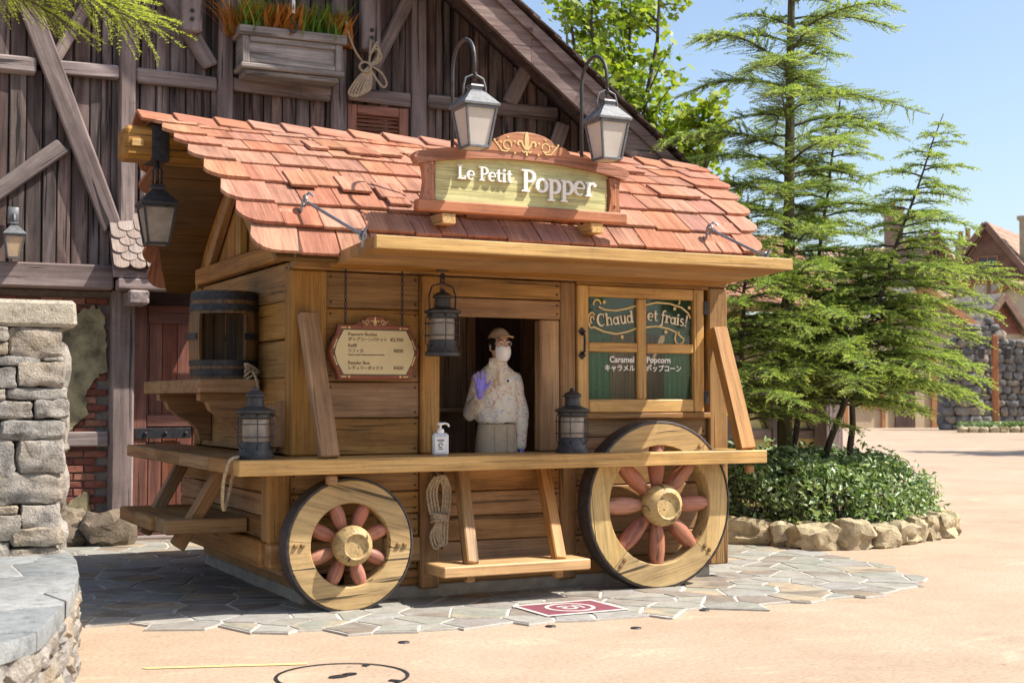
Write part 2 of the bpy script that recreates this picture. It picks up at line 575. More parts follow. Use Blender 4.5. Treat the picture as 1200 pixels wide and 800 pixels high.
M['tyre'] = plain('iron_tyre', (0.07, 0.062, 0.06), 0.6, 0.4, 0, 0.3, 20, 0.3)
M['lampmetal'] = plain('lamp_metal', (0.055, 0.053, 0.053), 0.5, 0.3, 0, 0.3, 30, 0.2)
M['lampgrey'] = plain('grey_lamp_metal', (0.14, 0.145, 0.15), 0.5, 0.3, 0, 0.25, 30, 0.2)
M['steel'] = plain('steel_rod', (0.3, 0.31, 0.33), 0.35, 0.8, 0, 0.2, 30)
M['frost'] = plain('frosted_pane', (0.5, 0.46, 0.41), 0.3, 0, 0, 0.1, 4)
M['frostgrey'] = plain('frosted_chimney_glass', (0.3, 0.255, 0.21), 0.3, 0, 0, 0.25, 9)
M['gold'] = plain('gold_paint', (0.68, 0.5, 0.22), 0.45, 0.1)
M['cream'] = plain('cream_paint', (0.78, 0.68, 0.5), 0.5, 0)
M['white'] = plain('white_paint', (0.82, 0.8, 0.75), 0.5, 0, 0, 0.04)
M['ropemat'] = plain('rope_fibre', (0.42, 0.33, 0.22), 0.9, 0, 0, 0.4, 90, 0.6)
M['plaster'] = plain('ochre_plaster', (0.27, 0.235, 0.13), 0.9, 0, 0, 0.5, 6, 0.4)
M['brick'] = rock('brick_clay', [(0.16, 0.055, 0.04), (0.24, 0.09, 0.06), (0.3, 0.14, 0.095)], 0.9, 8, 0.5, 0.01)
M['mortar'] = plain('mortar', (0.2, 0.17, 0.145), 0.95, 0, 0, 0.2, 20, 0.4)
M['stone'] = rock('pillar_stone', [(0.3, 0.265, 0.22), (0.36, 0.325, 0.28), (0.27, 0.255, 0.235), (0.37, 0.3, 0.215), (0.33, 0.3, 0.265)], 0.9, 4.0, 1.0, 0.03, 0.26, 0.3)
M['capstone'] = rock('cap_stone', [(0.36, 0.32, 0.255)], 0.9, 5, 1.0, 0.02, 0.25, 0.3)
M['slate'] = rock('slate', [(0.245, 0.25, 0.24), (0.3, 0.3, 0.285), (0.22, 0.232, 0.23)], 0.8, 5, 0.9, 0.015, 0.2, 0.3)
M['flag'] = rock('flagstone', [(0.25, 0.245, 0.21), (0.31, 0.29, 0.245), (0.22, 0.23, 0.195), (0.37, 0.295, 0.2), (0.18, 0.15, 0.12), (0.3, 0.29, 0.255), (0.26, 0.245, 0.225), (0.21, 0.175, 0.14), (0.28, 0.275, 0.25)], 0.8, 3, 0.35, 0.008, 0.12)
M['grout'] = plain('grout', (0.46, 0.435, 0.385), 0.95, 0, 0, 0.12, 25, 0.3)
M['boulder'] = rock('boulder_stone', [(0.44, 0.35, 0.21), (0.38, 0.315, 0.2), (0.47, 0.385, 0.24)], 0.9, 4, 1.0, 0.03, 0.24, 0.3)
M['darkstone'] = rock('ruin_stone', [(0.17, 0.168, 0.165), (0.26, 0.25, 0.235), (0.21, 0.195, 0.185), (0.31, 0.265, 0.215)], 0.9, 1.2, 0.9, 0.06)
M['redpaint'] = plain('magenta_floor_paint', (0.19, 0.05, 0.07), 0.7, 0, 0, 0.15, 14, 0.1)
M['floorwhite'] = plain('white_floor_paint', (0.55, 0.5, 0.46), 0.7, 0, 0, 0.08, 14)
M['yellowline'] = plain('yellow_floor_paint', (0.66, 0.5, 0.2), 0.8, 0, 0, 0.2, 20)
M['soil'] = plain('soil', (0.06, 0.045, 0.03), 0.95, 0, 0, 0.5, 20, 0.8)
M['curtain'] = plain('green_curtain_cloth', (0.06, 0.25, 0.13), 0.9, 0, 0, 0.1, 30)
M['greenboard'] = plain('green_signboard_paint', (0.016, 0.068, 0.036), 0.5, 0, 0, 0.1, 8)
M['menucream'] = plain('menu_panel_paint', (0.62, 0.5, 0.27), 0.5, 0, 0, 0.05, 6)
M['menutext'] = plain('menu_text_paint', (0.17, 0.11, 0.045), 0.6)
M['concrete'] = plain('concrete_base', (0.32, 0.285, 0.235), 0.9, 0, 0, 0.2, 10, 0.4)

# plaza concrete : salmon beige, fine grain, faint patches
def plaza_mat():
    m, nt, b = nmat('plaza_concrete')
    v = coords(nt, 'world', rnd=False)
    n1 = noise_n(nt, v, 0.55, 5, 0.6, 0.4)
    n2 = noise_n(nt, v, 38, 6, 0.8)
    n3 = noise_n(nt, v, 3.2, 6, 0.65)
    c = ramp(nt, [(0.3, (0.305, 0.221, 0.15)), (0.5, (0.372, 0.277, 0.195)), (0.7, (0.42, 0.325, 0.24))])
    nt.links.new(math_n(nt, 'MULTIPLY_ADD', n3, 0.35, math_n(nt, 'MULTIPLY', n1, 0.65)), c.inputs[0])
    s = ramp(nt, [(0.28, 0.55), (0.5, 1.0), (0.72, 1.25)])
    nt.links.new(n2, s.inputs[0])
    cc = mixc(nt, c.outputs[0], s.outputs[0], 1.0, 'MULTIPLY')
    # scuffed pale smears, darker damp stains and small specks trodden into the surface
    q1 = ramp(nt, [(0.56, 1.0), (0.64, 1.16)]); nt.links.new(noise_n(nt, scaled(nt, v, (0.9, 2.2, 1)), 1.0, 7, 0.72, 1.6), q1.inputs[0])
    q2 = ramp(nt, [(0.6, 1.0), (0.72, 0.84)]); nt.links.new(noise_n(nt, v, 0.85, 7, 0.7, 0.9), q2.inputs[0])
    q3 = ramp(nt, [(0.7, 1.0), (0.76, 0.6)]); nt.links.new(noise_n(nt, v, 9, 3, 0.5), q3.inputs[0])
    for q_ in (q1, q2, q3): cc = mixc(nt, cc, q_.outputs[0], 1.0, 'MULTIPLY')
    nt.links.new(cc, b.inputs['Base Color'])
    b.inputs['Roughness'].default_value = 0.85
    b.inputs['Specular IOR Level'].default_value = 0.25
    bump(nt, b, n2, 0.35, 0.006)
    return m
M['plaza'] = plaza_mat()

def glass_mat():
    m, nt, b = nmat('window_glass')
    nt.nodes.remove(b)
    tr = nd(nt, 'ShaderNodeBsdfTransparent'); tr.inputs[0].default_value = (0.86, 0.9, 0.88, 1)
    gl = nd(nt, 'ShaderNodeBsdfGlossy'); gl.inputs['Roughness'].default_value = 0.03
    fr = nd(nt, 'ShaderNodeFresnel'); fr.inputs[0].default_value = 1.55
    mx = nd(nt, 'ShaderNodeMixShader')
    nt.links.new(math_n(nt, 'MULTIPLY_ADD', fr.outputs[0], 0.55, 0.0, clamp=True), mx.inputs[0])
    nt.links.new(tr.outputs[0], mx.inputs[1]); nt.links.new(gl.outputs[0], mx.inputs[2])
    nt.links.new(mx.outputs[0], nt.nodes['Material Output'].inputs['Surface'])
    return m
M['glass'] = glass_mat()
# ------------------------------------------------------------------ slab-serif stroke lettering
def glyph(ch):
    T, t = 0.26, 0.13
    S = []
    def serif(x, y, w=0.3): S.append(([(x - w, y), (x + w, y)], 0.11))
    if ch == 'L':
        S.append(([(0.3, 0), (0.3, 1.5)], T)); S.append(([(0.05, 0.07), (0.98, 0.07)], 0.14)); S.append(([(0.93, 0.02), (0.93, 0.42)], 0.12)); serif(0.3, 1.45); w = 1.15
    elif ch == 'P':
        S.append(([(0.3, 0), (0.3, 1.5)], T)); serif(0.3, 0.05); serif(0.22, 1.45, 0.25)
        S.append(([(0.3, 1.43)] + arc(0.55, 1.07, 0.4, 0.36, 90, -90, 10) + [(0.3, 0.71)], [0.13] + [0.13, 0.15, 0.18, 0.22, 0.25, 0.26, 0.25, 0.22, 0.18, 0.15, 0.13] + [0.13])); w = 1.1
    elif ch == 'C':
        S.append((arc(0.68, 0.75, 0.52, 0.7, 48, 312, 16), [0.12] * 2 + [0.14, 0.17, 0.2, 0.24, 0.27, 0.28, 0.28, 0.28, 0.27, 0.24, 0.2, 0.17, 0.14] + [0.12] * 2))
        S.append(([(1.05, 1.02), (1.05, 1.45)], 0.1)); w = 1.25
    elif ch == 'e':
        S.append((arc(0.47, 0.5, 0.37, 0.45, 0, 310, 16), [0.13, 0.13, 0.13, 0.13, 0.13, 0.17, 0.22, 0.26, 0.27, 0.27, 0.24, 0.2, 0.16, 0.13, 0.12, 0.12, 0.1])); S.append(([(0.2, 0.52), (0.86, 0.52)], 0.11)); w = 0.95
    elif ch == 'o':
        S.append((arc(0.5, 0.5, 0.36, 0.43, 0, 360, 18), [0.26, 0.24, 0.2, 0.16, 0.14, 0.16, 0.2, 0.24, 0.26, 0.26, 0.26, 0.24, 0.2, 0.16, 0.14, 0.16, 0.2, 0.24, 0.26])); w = 1.0
    elif ch in 'pb':
        S.append(([(0.25, -0.5), (0.25, 0.98)], T)); serif(0.25, -0.46, 0.27); S.append(([(0.0, 0.94), (0.25, 0.94)], 0.11))
        S.append((arc(0.52, 0.48, 0.36, 0.43, 130, -130, 14), [0.13, 0.13, 0.14, 0.17, 0.2, 0.24, 0.26, 0.26, 0.26, 0.24, 0.2, 0.17, 0.14, 0.13, 0.13])); w = 1.05
    elif ch == 't':
        S.append(([(0.3, 0.25), (0.3, 1.32)], 0.23)); S.append(([(0.02, 0.93), (0.62, 0.93)], 0.12)); S.append((arc(0.47, 0.25, 0.17, 0.19, 180, 330, 6), 0.14)); w = 0.72
    elif ch == 'i':
        S.append(([(0.27, 0), (0.27, 0.98)], 0.25)); serif(0.27, 0.05, 0.25); S.append(([(0.02, 0.93), (0.27, 0.93)], 0.11)); S.append(([(0.27, 1.17), (0.27, 1.42)], 0.25)); w = 0.6
    elif ch == 'r':
        S.append(([(0.27, 0), (0.27, 0.98)], 0.25)); serif(0.27, 0.05, 0.27); S.append(([(0.02, 0.93), (0.27, 0.93)], 0.11)); S.append((arc(0.6, 0.55, 0.3, 0.36, 160, 60, 6), 0.15)); S.append(([(0.72, 0.7), (0.82, 0.88)], 0.2)); w = 0.9
    elif ch == 'h':
        S.append(([(0.27, 0), (0.27, 1.5)], 0.25)); serif(0.27, 0.05, 0.25); S.append(([(0.02, 1.45), (0.27, 1.45)], 0.11)); S.append((arc(0.57, 0.6, 0.28, 0.32, 170, 0, 8) + [(0.85, 0)], 0.18)); serif(0.85, 0.05, 0.2); w = 1.12
    elif ch == 'a':
        S.append((arc(0.42, 0.45, 0.3, 0.4, 0, 360, 14), 0.17)); S.append(([(0.76, 0.02), (0.76, 0.95)], 0.24)); S.append(([(0.7, 0.05), (0.98, 0.05)], 0.11)); w = 1.02
    elif ch == 'u':
        S.append(([(0.25, 0.98)] + arc(0.5, 0.35, 0.25, 0.3, 180, 360, 8), 0.2)); S.append(([(0.78, 0), (0.78, 0.98)], 0.24)); S.append(([(0.02, 0.93), (0.27, 0.93)], 0.11)); S.append(([(0.72, 0.05), (1.0, 0.05)], 0.11)); w = 1.05
    elif ch == 'd':
        S.append((arc(0.42, 0.47, 0.3, 0.42, 0, 360, 14), 0.17)); S.append(([(0.78, 0.0), (0.78, 1.5)], 0.24)); S.append(([(0.55, 1.45), (0.78, 1.45)], 0.11)); S.append(([(0.72, 0.05), (1.0, 0.05)], 0.11)); w = 1.05
    elif ch == 'f':
        S.append((arc(0.12, -0.3, 0.2, 0.2, 230, 350, 5) + [(0.33, 1.2)] + arc(0.55, 1.25, 0.22, 0.25, 170, 40, 6), 0.18)); S.append(([(0.05, 0.93), (0.68, 0.93)], 0.12)); w = 0.72
    elif ch == 's':
        S.append((arc(0.38, 0.7, 0.22, 0.23, 40, 270, 9) + arc(0.38, 0.25, 0.24, 0.23, 90, -140, 9), 0.16)); w = 0.75
    elif ch == '!':
        S.append(([(0.3, 0.4), (0.42, 1.5)], [0.1, 0.26])); S.append(([(0.25, 0.0), (0.27, 0.22)], 0.22)); w = 0.6
    else:
        w = 0.55
    return S, w

def word(mb, s, xh, M0, depth=0.012, track=1.0, mi=0):
    x = 0.0; k = 0
    for ch in s:
        S, w = glyph(ch)
        for pts, th in S:
            k += 1
            tt = [q * xh for q in th] if isinstance(th, list) else th * xh
            mb.ribbon([(x + p[0] * xh, p[1] * xh) for p in pts], tt, M0, depth + 0.0004 * (k % 7), mi)
        x += w * xh * track
    return x

# ------------------------------------------------------------------ the popcorn cart
CART = empty('popcorn_cart', (1.4, 1.6, 0), 0, 'honey wood wagon-shaped popcorn stand with red shingle roof, serving hatch and spoked wheels', 'food cart')
oak = M['oak']

def part(name, mat, fn, parent=None, smooth=False):
    mb = MB(); fn(mb)
    return mb.build(name, mat, parent or CART, smooth)

NAILS = MB()
def nail(x, y, z, ax='y'):
    s = 0.012
    if ax == 'y': NAILS.bx(x - s / 2, x + s / 2, y - 0.008, y + 0.01, z - s / 2, z + s / 2, 0.003)
    else: NAILS.bx(x - 0.008, x + 0.01, y - s / 2, y + s / 2, z - s / 2, z + s / 2, 0.003)

def planks_y(x0, x1, y, z0, z1, n, th=0.03, nails=True, mat=None):
    """horizontal boards on a wall facing -Y"""
    h = (z1 - z0) / n
    for i in range(n):
        mb = MB()
        a = z0 + i * h + 0.003; b = z0 + (i + 1) * h - 0.003
        dy = random.uniform(-0.004, 0.004)
        mb.bx(x0, x1, y + dy, y + th + dy, a, b, 0.007, 0, 0.002)
        mb.build('plank', mat or oak, CART)
        if nails:
            for xx in (x0 + 0.03, x1 - 0.03):
                for zz in (a + 0.035, b - 0.035): nail(xx, y + dy, zz)

def planks_x(x, y0, y1, z0, z1, n, th=0.03, mat=None):
    """horizontal boards on a wall facing -X"""
    h = (z1 - z0) / n
    for i in range(n):
        mb = MB(); dx = random.uniform(-0.004, 0.004)
        mb.bx(x + dx, x + th + dx, y0, y1, z0 + i * h + 0.003, z0 + (i + 1) * h - 0.003, 0.007, 1, 0.002)
        mb.build('plank', mat or oak, CART)
        for yy in (y0 + 0.04, y1 - 0.04):
            nail(x + dx, yy, z0 + i * h + 0.04, 'x'); nail(x + dx, yy, z0 + (i + 1) * h - 0.04, 'x')

# base and lower body
part('base', M['concrete'], lambda m: m.bx(-0.2, 3.0, 0.36, 2.88, 0, 0.1, 0.012))
part('base_rail', oak, lambda m: m.bx(-0.22, -0.19, 0.4, 2.84, 0.105, 0.25, 0.006))
part('sill_beam', oak, lambda m: m.bx(-0.44, 0.61, 0.305, 0.42, 0.26, 0.425, 0.012))
part('sill_beam', oak, lambda m: m.bx(-0.47, -0.36, 0.425, 2.86, 0.255, 0.43, 0.012))
part('sill_beam', oak, lambda m: m.bx(0.1, 3.0, 0.345, 0.42, 0.1, 0.205, 0.01))
part('under_floor', M['interior'], lambda m: m.bx(-0.33, 2.98, 0.43, 2.84, 0.2, 0.25, 0.01))
planks_y(-0.3, 0.605, 0.335, 0.427, 0.885, 3)
planks_y(0.1, 0.605, 0.36, 0.207, 0.424, 1)
planks_y(0.745, 1.69, 0.335, 0.207, 0.885, 4)
planks_y(1.812, 2.955, 0.335, 0.207, 1.245, 6)
planks_x(-0.42, 0.46, 2.8, 0.432, 0.885, 3)
planks_x(3.085, 0.45, 2.8, 0.2, 2.2, 9)
part('corner_post', oak, lambda m: m.bx(-0.452, -0.3, 0.3, 0.455, 0.428, 0.884, 0.012, 2))
# upper posts
for (x0, x1, z0, z1, y) in ((-0.31, -0.06, 0.98, 2.19, 0.3), (0.605, 0.745, 0.075, 0.884, 0.3), (0.605, 0.745, 0.979, 2.188, 0.3),
                            (1.69, 1.812, 0.075, 0.884, 0.306), (1.69, 1.812, 0.979, 2.188, 0.306), (2.957, 3.13, 0.11, 2.19, 0.3)):
    part('post', oak, lambda m: m.bx(x0, x1, y, y + 0.13, z0, z1, 0.012, 2))
part('door_jamb', oak, lambda m: m.bx(1.53, 1.687, 0.32, 0.42, 0.979, 1.91, 0.01, 2))
part('post', oak, lambda m: m.bx(-0.31, -0.17, 2.68, 2.82, 0.98, 2.24, 0.012, 2))
part('top_beam', oak, lambda m: m.bx(-0.3, 3.12, 0.275, 0.36, 2.192, 2.27, 0.01, 0))
planks_y(-0.058, 0.603, 0.335, 0.98, 2.19, 5)
planks_y(0.747, 1.688, 0.312, 1.912, 2.187, 2)
planks_x(-0.285, 0.435, 2.68, 0.98, 2.25, 5)
# dark room behind the hatch
intm = M['interior']
part('interior_floor', intm, lambda m: m.bx(-0.2, 2.95, 0.43, 2.75, 0.252, 0.275, 0.004))
for i in range(10):
    part('interior_panel', intm, lambda m: m.bx(0.2 + i * 0.19, 0.385 + i * 0.19, 1.55, 1.58, 0.3, 2.5, 0.006, 2))
part('interior_partition', intm, lambda m: m.bx(0.42, 0.45, 0.45, 1.54, 0.3, 2.5, 0.004, 2))
part('interior_partition', intm, lambda m: m.bx(2.0, 2.03, 0.75, 1.54, 0.3, 2.5, 0.004, 2))
part('interior_partition', intm, lambda m: m.bx(1.83, 2.9, 0.72, 0.745, 0.98, 2.3, 0.004, 2))
part('interior_ceiling', intm, lambda m: m.bx(-0.2, 2.95, 0.45, 2.6, 2.3, 2.325, 0.004))
part('back_wall', oak, lambda m: m.bx(-0.3, 3.1, 2.82, 2.86, 0.2, 2.4, 0.006, 0))
part('interior_shelf', intm, lambda m: m.bx(0.46, 1.4, 1.3, 1.545, 1.25, 1.28, 0.004))
part('interior_cabinet', intm, lambda m: m.bx(0.46, 1.1, 1.25, 1.545, 0.3, 1.05, 0.01))
def inner_door(m):
    m.bx(1.6, 1.98, 1.51, 1.545, 0.31, 2.25, 0.006, 2); m.bx(1.66, 1.92, 1.498, 1.508, 1.1, 2.1, 0.004, 2)
part('inner_door', M['timberdark'], inner_door)
part('door_handle', M['steel'], lambda m: (m.tube([(1.7, 1.46, 1.25), (1.7, 1.45, 1.3), (1.7, 1.45, 1.62), (1.7, 1.46, 1.66)], 0.013), m.bx(1.685, 1.715, 1.45, 1.5, 1.28, 1.31), m.bx(1.685, 1.715, 1.45, 1.5, 1.6, 1.63)))

# counter
pale = M['oakpale']
part('counter', pale, lambda m: (m.bx(-0.77, 3.15, -0.15, -0.014, 0.884, 0.977, 0.006, 0), ))
part('counter_back', pale, lambda m: m.bx(-0.299, 1.74, -0.013, 0.4, 0.886, 0.976, 0.004, 0))
part('counter_back', pale, lambda m: m.bx(2.93, 3.12, -0.013, 0.298, 0.886, 0.976, 0.004, 0))
for (y0, y1) in ((-0.012, 0.6), (0.602, 1.4), (1.402, 2.2), (2.202, 3.2)):
    part('counter_wing_board', oak, lambda m: m.bx(-0.765, -0.3, y0, y1, 0.885, 0.976, 0.007, 1, 0.001))
# pegged braces
def brace(p0, p1, w, h, hint, peg=None, bolts=True):
    mb = MB(); mb.bar(p0, p1, w, h, hint, 0.008, 0.002)
    o = mb.build('brace', oak, CART)
    if peg is not None:
        part('peg', oak, lambda m: m.cbox(peg, (0.07, 0.05, 0.06), rotm(0, 0, 0.1), 0.012))
    return o
def bolts(lst, name='bolt'):
    part(name, M['iron'], lambda m: [m.cbox(p, (0.022, 0.014, 0.022), None, 0.004) for p in lst])['kind'] = 'stuff'
brace((-0.215, 0.245, 1.9), (-0.17, -0.055, 0.979), 0.125, 0.075, (0, 1, 0.3), (-0.16, -0.08, 0.845))
brace((3.0, 0.245, 1.88), (3.035, -0.055, 0.979), 0.135, 0.075, (0, 1, 0.3), (3.04, -0.08, 0.84))
bolts([(-0.215, 0.212, 1.79), (-0.205, 0.18, 1.66), (3.0, 0.212, 1.78), (3.0, 0.185, 1.68)])
brace((0.895, 0.285, 0.882), (0.79, -0.1, 0.27), 0.085, 0.075, (0, 1, 0.3), (0.775, -0.11, 0.19))
brace((1.52, 0.285, 0.882), (1.445, -0.1, 0.265), 0.085, 0.075, (0, 1, 0.3), (1.43, -0.11, 0.18))
bolts([(0.877, 0.2, 0.79), (1.51, 0.2, 0.79)])
part('front_step', pale, lambda m: m.bx(0.56, 1.64, -0.19, 0.15, 0.205, 0.275, 0.007, 0))
# left step with its two struts
for (y0, y1) in ((0.85, 1.2), (1.202, 1.7), (1.702, 2.25)):
    part('side_step_board', oak, lambda m: m.bx(-1.0 if y0 > 0.9 else -0.97, -0.425, y0, y1, 0.455, 0.55, 0.008, 1 if y0 > 0.9 else 0))
brace((-0.56, 0.95, 0.884), (-0.86, 1.02, 0.36), 0.1, 0.09, (1, 0, 0))
brace((-0.56, 2.1, 0.884), (-0.86, 2.05, 0.36), 0.1, 0.09, (1, 0, 0))
# barrel shelf, corbels and the drilled bracket
for (y0, y1) in ((0.95, 1.4), (1.402, 1.95), (1.952, 2.7)):
    part('shelf_board', oak, lambda m: m.bx(-0.74, -0.318, y0, y1, 1.39, 1.484, 0.008, 0))
def corbel_poly():
    P = [(0, 0), (0.0, -0.36), (-0.1, -0.36)]
    P += [(-0.12, -0.28), (-0.2, -0.21), (-0.3, -0.17), (-0.38, -0.12), (-0.41, -0.06), (-0.47, -0.05), (-0.47, 0)]
    return P[::-1]
for yy in (1.1, 2.35):
    part('corbel', oak, lambda m: m.prism([(p[0] * 0.86, p[1]) for p in corbel_poly()], front(-0.29, yy + 0.1, 1.388), 0.1, 0, None, 0.006))
def drilled(m):
    # plate with a round hole, facing the plaza : ring of quads between outline and hole
    out = []
    for i in range(24):
        a = 2 * math.pi * i / 24
        c, s = math.cos(a), math.sin(a)
        k = min(0.1 / max(abs(c), 1e-6), 0.17 / max(abs(s), 1e-6))
        x, z = c * k, s * k
        if z > 0.1 + 0.5 * x * 0.6: z = 0.1 + 0.3 * x
        out.append((x, z))
    hole = [(0.01 + 0.055 * math.cos(2 * math.pi * i / 24), -0.01 + 0.055 * math.sin(2 * math.pi * i / 24)) for i in range(24)]
    T = front(-0.41, 0.47, 1.21)
    V = []; F = []
    for (d, P) in ((0.06, out), (0.06, hole), (0, out), (0, hole)):
        V += [T @ Vector((p[0], p[1], d)) for p in P]
    for i in range(24):
        j = (i + 1) % 24
        F += [(i, j, 24 + j, 24 + i), (48 + j, 48 + i, 72 + i, 72 + j), (i, 48 + i, 48 + j, j), (24 + i, 24 + j, 72 + j, 72 + i)]
    m.add(V, F, [(v.z, v.x, v.y) for v in V])
part('drilled_bracket', oak, drilled)

# canopy boards
cb = [(-0.65, 2.24), (-0.44, 2.228), (-0.23, 2.217), (-0.02, 2.206), (0.2, 2.195)]
for i in range(4):
    (ya, za), (yb, zb) = cb[i], cb[i + 1]
    def f(m):
        ya2, yb2 = ya + 0.0015, yb - 0.0015
        V = []
        for (y, z) in ((ya2, za), (yb2, zb)):
            for x in (-0.1, 2.97):
                for dz in (0, 0.074): V.append((x, y, z + dz))
        F = [(0, 2, 3, 1), (4, 5, 7, 6), (0, 1, 5, 4), (2, 6, 7, 3), (1, 3, 7, 5), (0, 4, 6, 2)]
        off = i * 3.1
        m.add(V, F, [(v[0] + off, v[1], v[2]) for v in V])
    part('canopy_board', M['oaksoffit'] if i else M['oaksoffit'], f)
part('canopy_fascia', pale, lambda m: m.cbox((1.435, -0.668, 2.278), (3.08, 0.03, 0.078), None, 0.005, 0))

# ---- roof
PROF = [(1.5, 3.325), (1.28, 3.222), (1.06, 3.118), (0.85, 3.013), (0.64, 2.888), (0.42, 2.742), (0.21, 2.575), (0.06, 2.412), (-0.03, 2.235)]
SL = [0.0]
for i in range(1, len(PROF)):
    SL.append(SL[-1] + math.hypot(PROF[i][0] - PROF[i - 1][0], PROF[i][1] - PROF[i - 1][1]))
STOT = SL[-1]
def rp(s):
    s = max(-0.02, min(STOT + 0.1, s))
    i = 0
    while i < len(PROF) - 2 and s > SL[i + 1]: i += 1
    t = (s - SL[i]) / (SL[i + 1] - SL[i])
    return (PROF[i][0] + t * (PROF[i + 1][0] - PROF[i][0]), PROF[i][1] + t * (PROF[i + 1][1] - PROF[i][1]))
def xl(z): return -1.02 + (3.36 - z) / 1.13 * 0.38
def xr(z): return 3.76 - (3.36 - z) / 1.06 * 0.53

def soffit(side):
    for i in range(len(PROF) - 1):
        (ya, za), (yb, zb) = PROF[i], PROF[i + 1]
        d = Vector((0, yb - ya, zb - za)).normalized(); n = Vector((0, d.z, -d.y))
        if n.z < 0: n = -n
        V = []
        for (y, z) in ((ya, za), (yb, zb)):
            for off in (-0.06, -0.015):
                for x in (xl(z) + 0.14, xr(z) - 0.14):
                    q = Vector((x, y, z)) + n * off
                    V.append((q.x, q.y if side > 0 else 3.0 - q.y, q.z))
        F = [(0, 1, 3, 2), (4, 6, 7, 5), (0, 4, 5, 1), (2, 3, 7, 6), (0, 2, 6, 4), (1, 5, 7, 3)]
        if side < 0: F = [f[::-1] for f in F]
        mb = MB(); o = random.uniform(-5, 5)
        mb.add(V, F, [(v[0] + o, v[1] + o, v[2]) for v in V])
        mb.build('soffit_board', M['soffitshaded'], CART)
soffit(1); soffit(-1)

def shingle(xa, xb, sb, L=0.37, lift=0.0, end=0, side=1, mat=None, th=0.024):
    """one shake with its butt at arc length sb, between xa and xb; end -1/1 rounds the outer lower corner"""
    yb, zb = rp(sb); yt, zt = rp(max(0.0, sb - L))
    d = Vector((0, yt - yb, zt - zb)); Lr = d.length; d.normalize()
    n = Vector((0, -d.z, d.y))
    if n.z < 0: n = -n
    pb = Vector((0, yb, zb)) + n * (0.026 + lift)
    pt = Vector((0, yt, zt)) + n * (0.004 + lift)
    d = (pt - pb).normalized()
    ca = (pb + pt) / 2
    if side < 0:
        ca.y = 3.0 - ca.y; d.y = -d.y
    X = Vector((1, 0, 0))
    nn = X.cross(d)
    if nn.z < 0: nn = -nn
    Mt = Matrix.Identity(4)
    xax = d.cross(nn)
    for i in range(3):
        Mt[i][0] = xax[i]; Mt[i][1] = d[i]; Mt[i][2] = nn[i]
    sgn = 1 if xax.x > 0 else -1
    w = xb - xa
    Mt.translation = ca + Vector(((xa + xb) / 2, 0, 0))
    mb = MB()
    h = Lr / 2
    if end == 0:
        mb.cbox((0, 0, 0), (w, Lr, th), None, 0.004, 1, 0.0015)
        mb.v = [tuple(Mt @ Vector(p)) for p in mb.v]
    else:
        e = end * sgn
        P = [(-w / 2, -h), (w / 2 - 0.13, -h)] + [(w / 2 - 0.13 + 0.155 * math.sin(R(a)), -h + 0.13 - 0.13 * math.cos(R(a))) for a in (15, 35, 55, 75, 90)] + [(w / 2 - 0.03, h), (-w / 2, h)]
        if e < 0: P = [(-p[0], p[1]) for p in P][::-1]
        mb.prism(P, Mt, th, 0, [(p[1] + xa, p[0], 0) for p in P] * 2)
    mb.build('shingle', mat or (M['shingletan'] if random.random() < 0.13 else M['shingle']), CART)

ROWS = [SL[1] + 0.02, SL[2] + 0.0, SL[3], SL[4], SL[5], SL[6], SL[7], SL[8]]
for ri, sb in enumerate(ROWS):
    y, z = rp(sb)
    a, b = xl(z), xr(z)
    x = a
    first = True
    wend = random.uniform(0.2, 0.27)
    while x < b - 0.02:
        w = random.choice((0.19, 0.23, 0.26, 0.3, 0.33)) if not first else wend + 0.05
        if b - x - w < 0.14: w = b - x
        end = -1 if first else (1 if x + w >= b - 0.01 else 0)
        shingle(x + 0.0025, x + w - 0.0025, sb + (random.uniform(-0.008, 0.018) if ri < 7 else 0), 0.37, random.uniform(-0.002, 0.004) + 0.0012 * (len(bpy.data.objects) % 3), end)
        x += w; first = False
# loose doubled shakes, as on the old roof
for (px, s, w) in ((0.02, 0.62, 0.14), (0.12, 0.56, 0.2), (0.3, 0.66, 0.24), (0.52, 0.63, 0.2), (0.05, 1.32, 0.21), (0.3, 1.38, 0.17), (0.34, 1.46, 0.16),
                   (2.72, 1.0, 0.3), (2.98, 0.99, 0.12), (2.58, 0.5, 0.28), (0.9, 1.44, 0.2), (1.62, 1.4, 0.13), (2.02, 1.08, 0.16), (-0.3, 1.3, 0.18), (2.3, 0.35, 0.25)):
    shingle(px, px + w, s, 0.24, 0.024, 0, 1, M['shingletan'] if random.random() < 0.45 else None)
# back slope : outer shakes seen from below, the rest one sheet of courses
for ri, sb in enumerate(ROWS):
    y, z = rp(sb)
    shingle(xl(z), xl(z) + 0.27, sb, 0.37, 0.0, -1, -1)
def backrows(m):
    for ri, sb in enumerate(ROWS):
        y, z = rp(sb); yt, zt = rp(max(0, sb - 0.37))
        x = xl(z) + 0.272
        while x < xr(z) - 0.05:
            w = random.uniform(0.2, 0.32); x1 = min(x + w, xr(z))
            V = [(x, 3 - y, z + 0.03), (x1, 3 - y, z + 0.03), (x1, 3 - yt, zt + 0.005), (x, 3 - yt, zt + 0.005)]
            V += [(v[0], v[1], v[2] + 0.022) for v in V]
            m.add(V, [(0, 1, 2, 3), (4, 7, 6, 5), (0, 4, 5, 1), (1, 5, 6, 2), (2, 6, 7, 3), (3, 7, 4, 0)], [(v[1], v[0], v[2]) for v in V])
            x += w + 0.004
o = part('back_shingles', M['shingle'], backrows); o['kind'] = 'stuff'
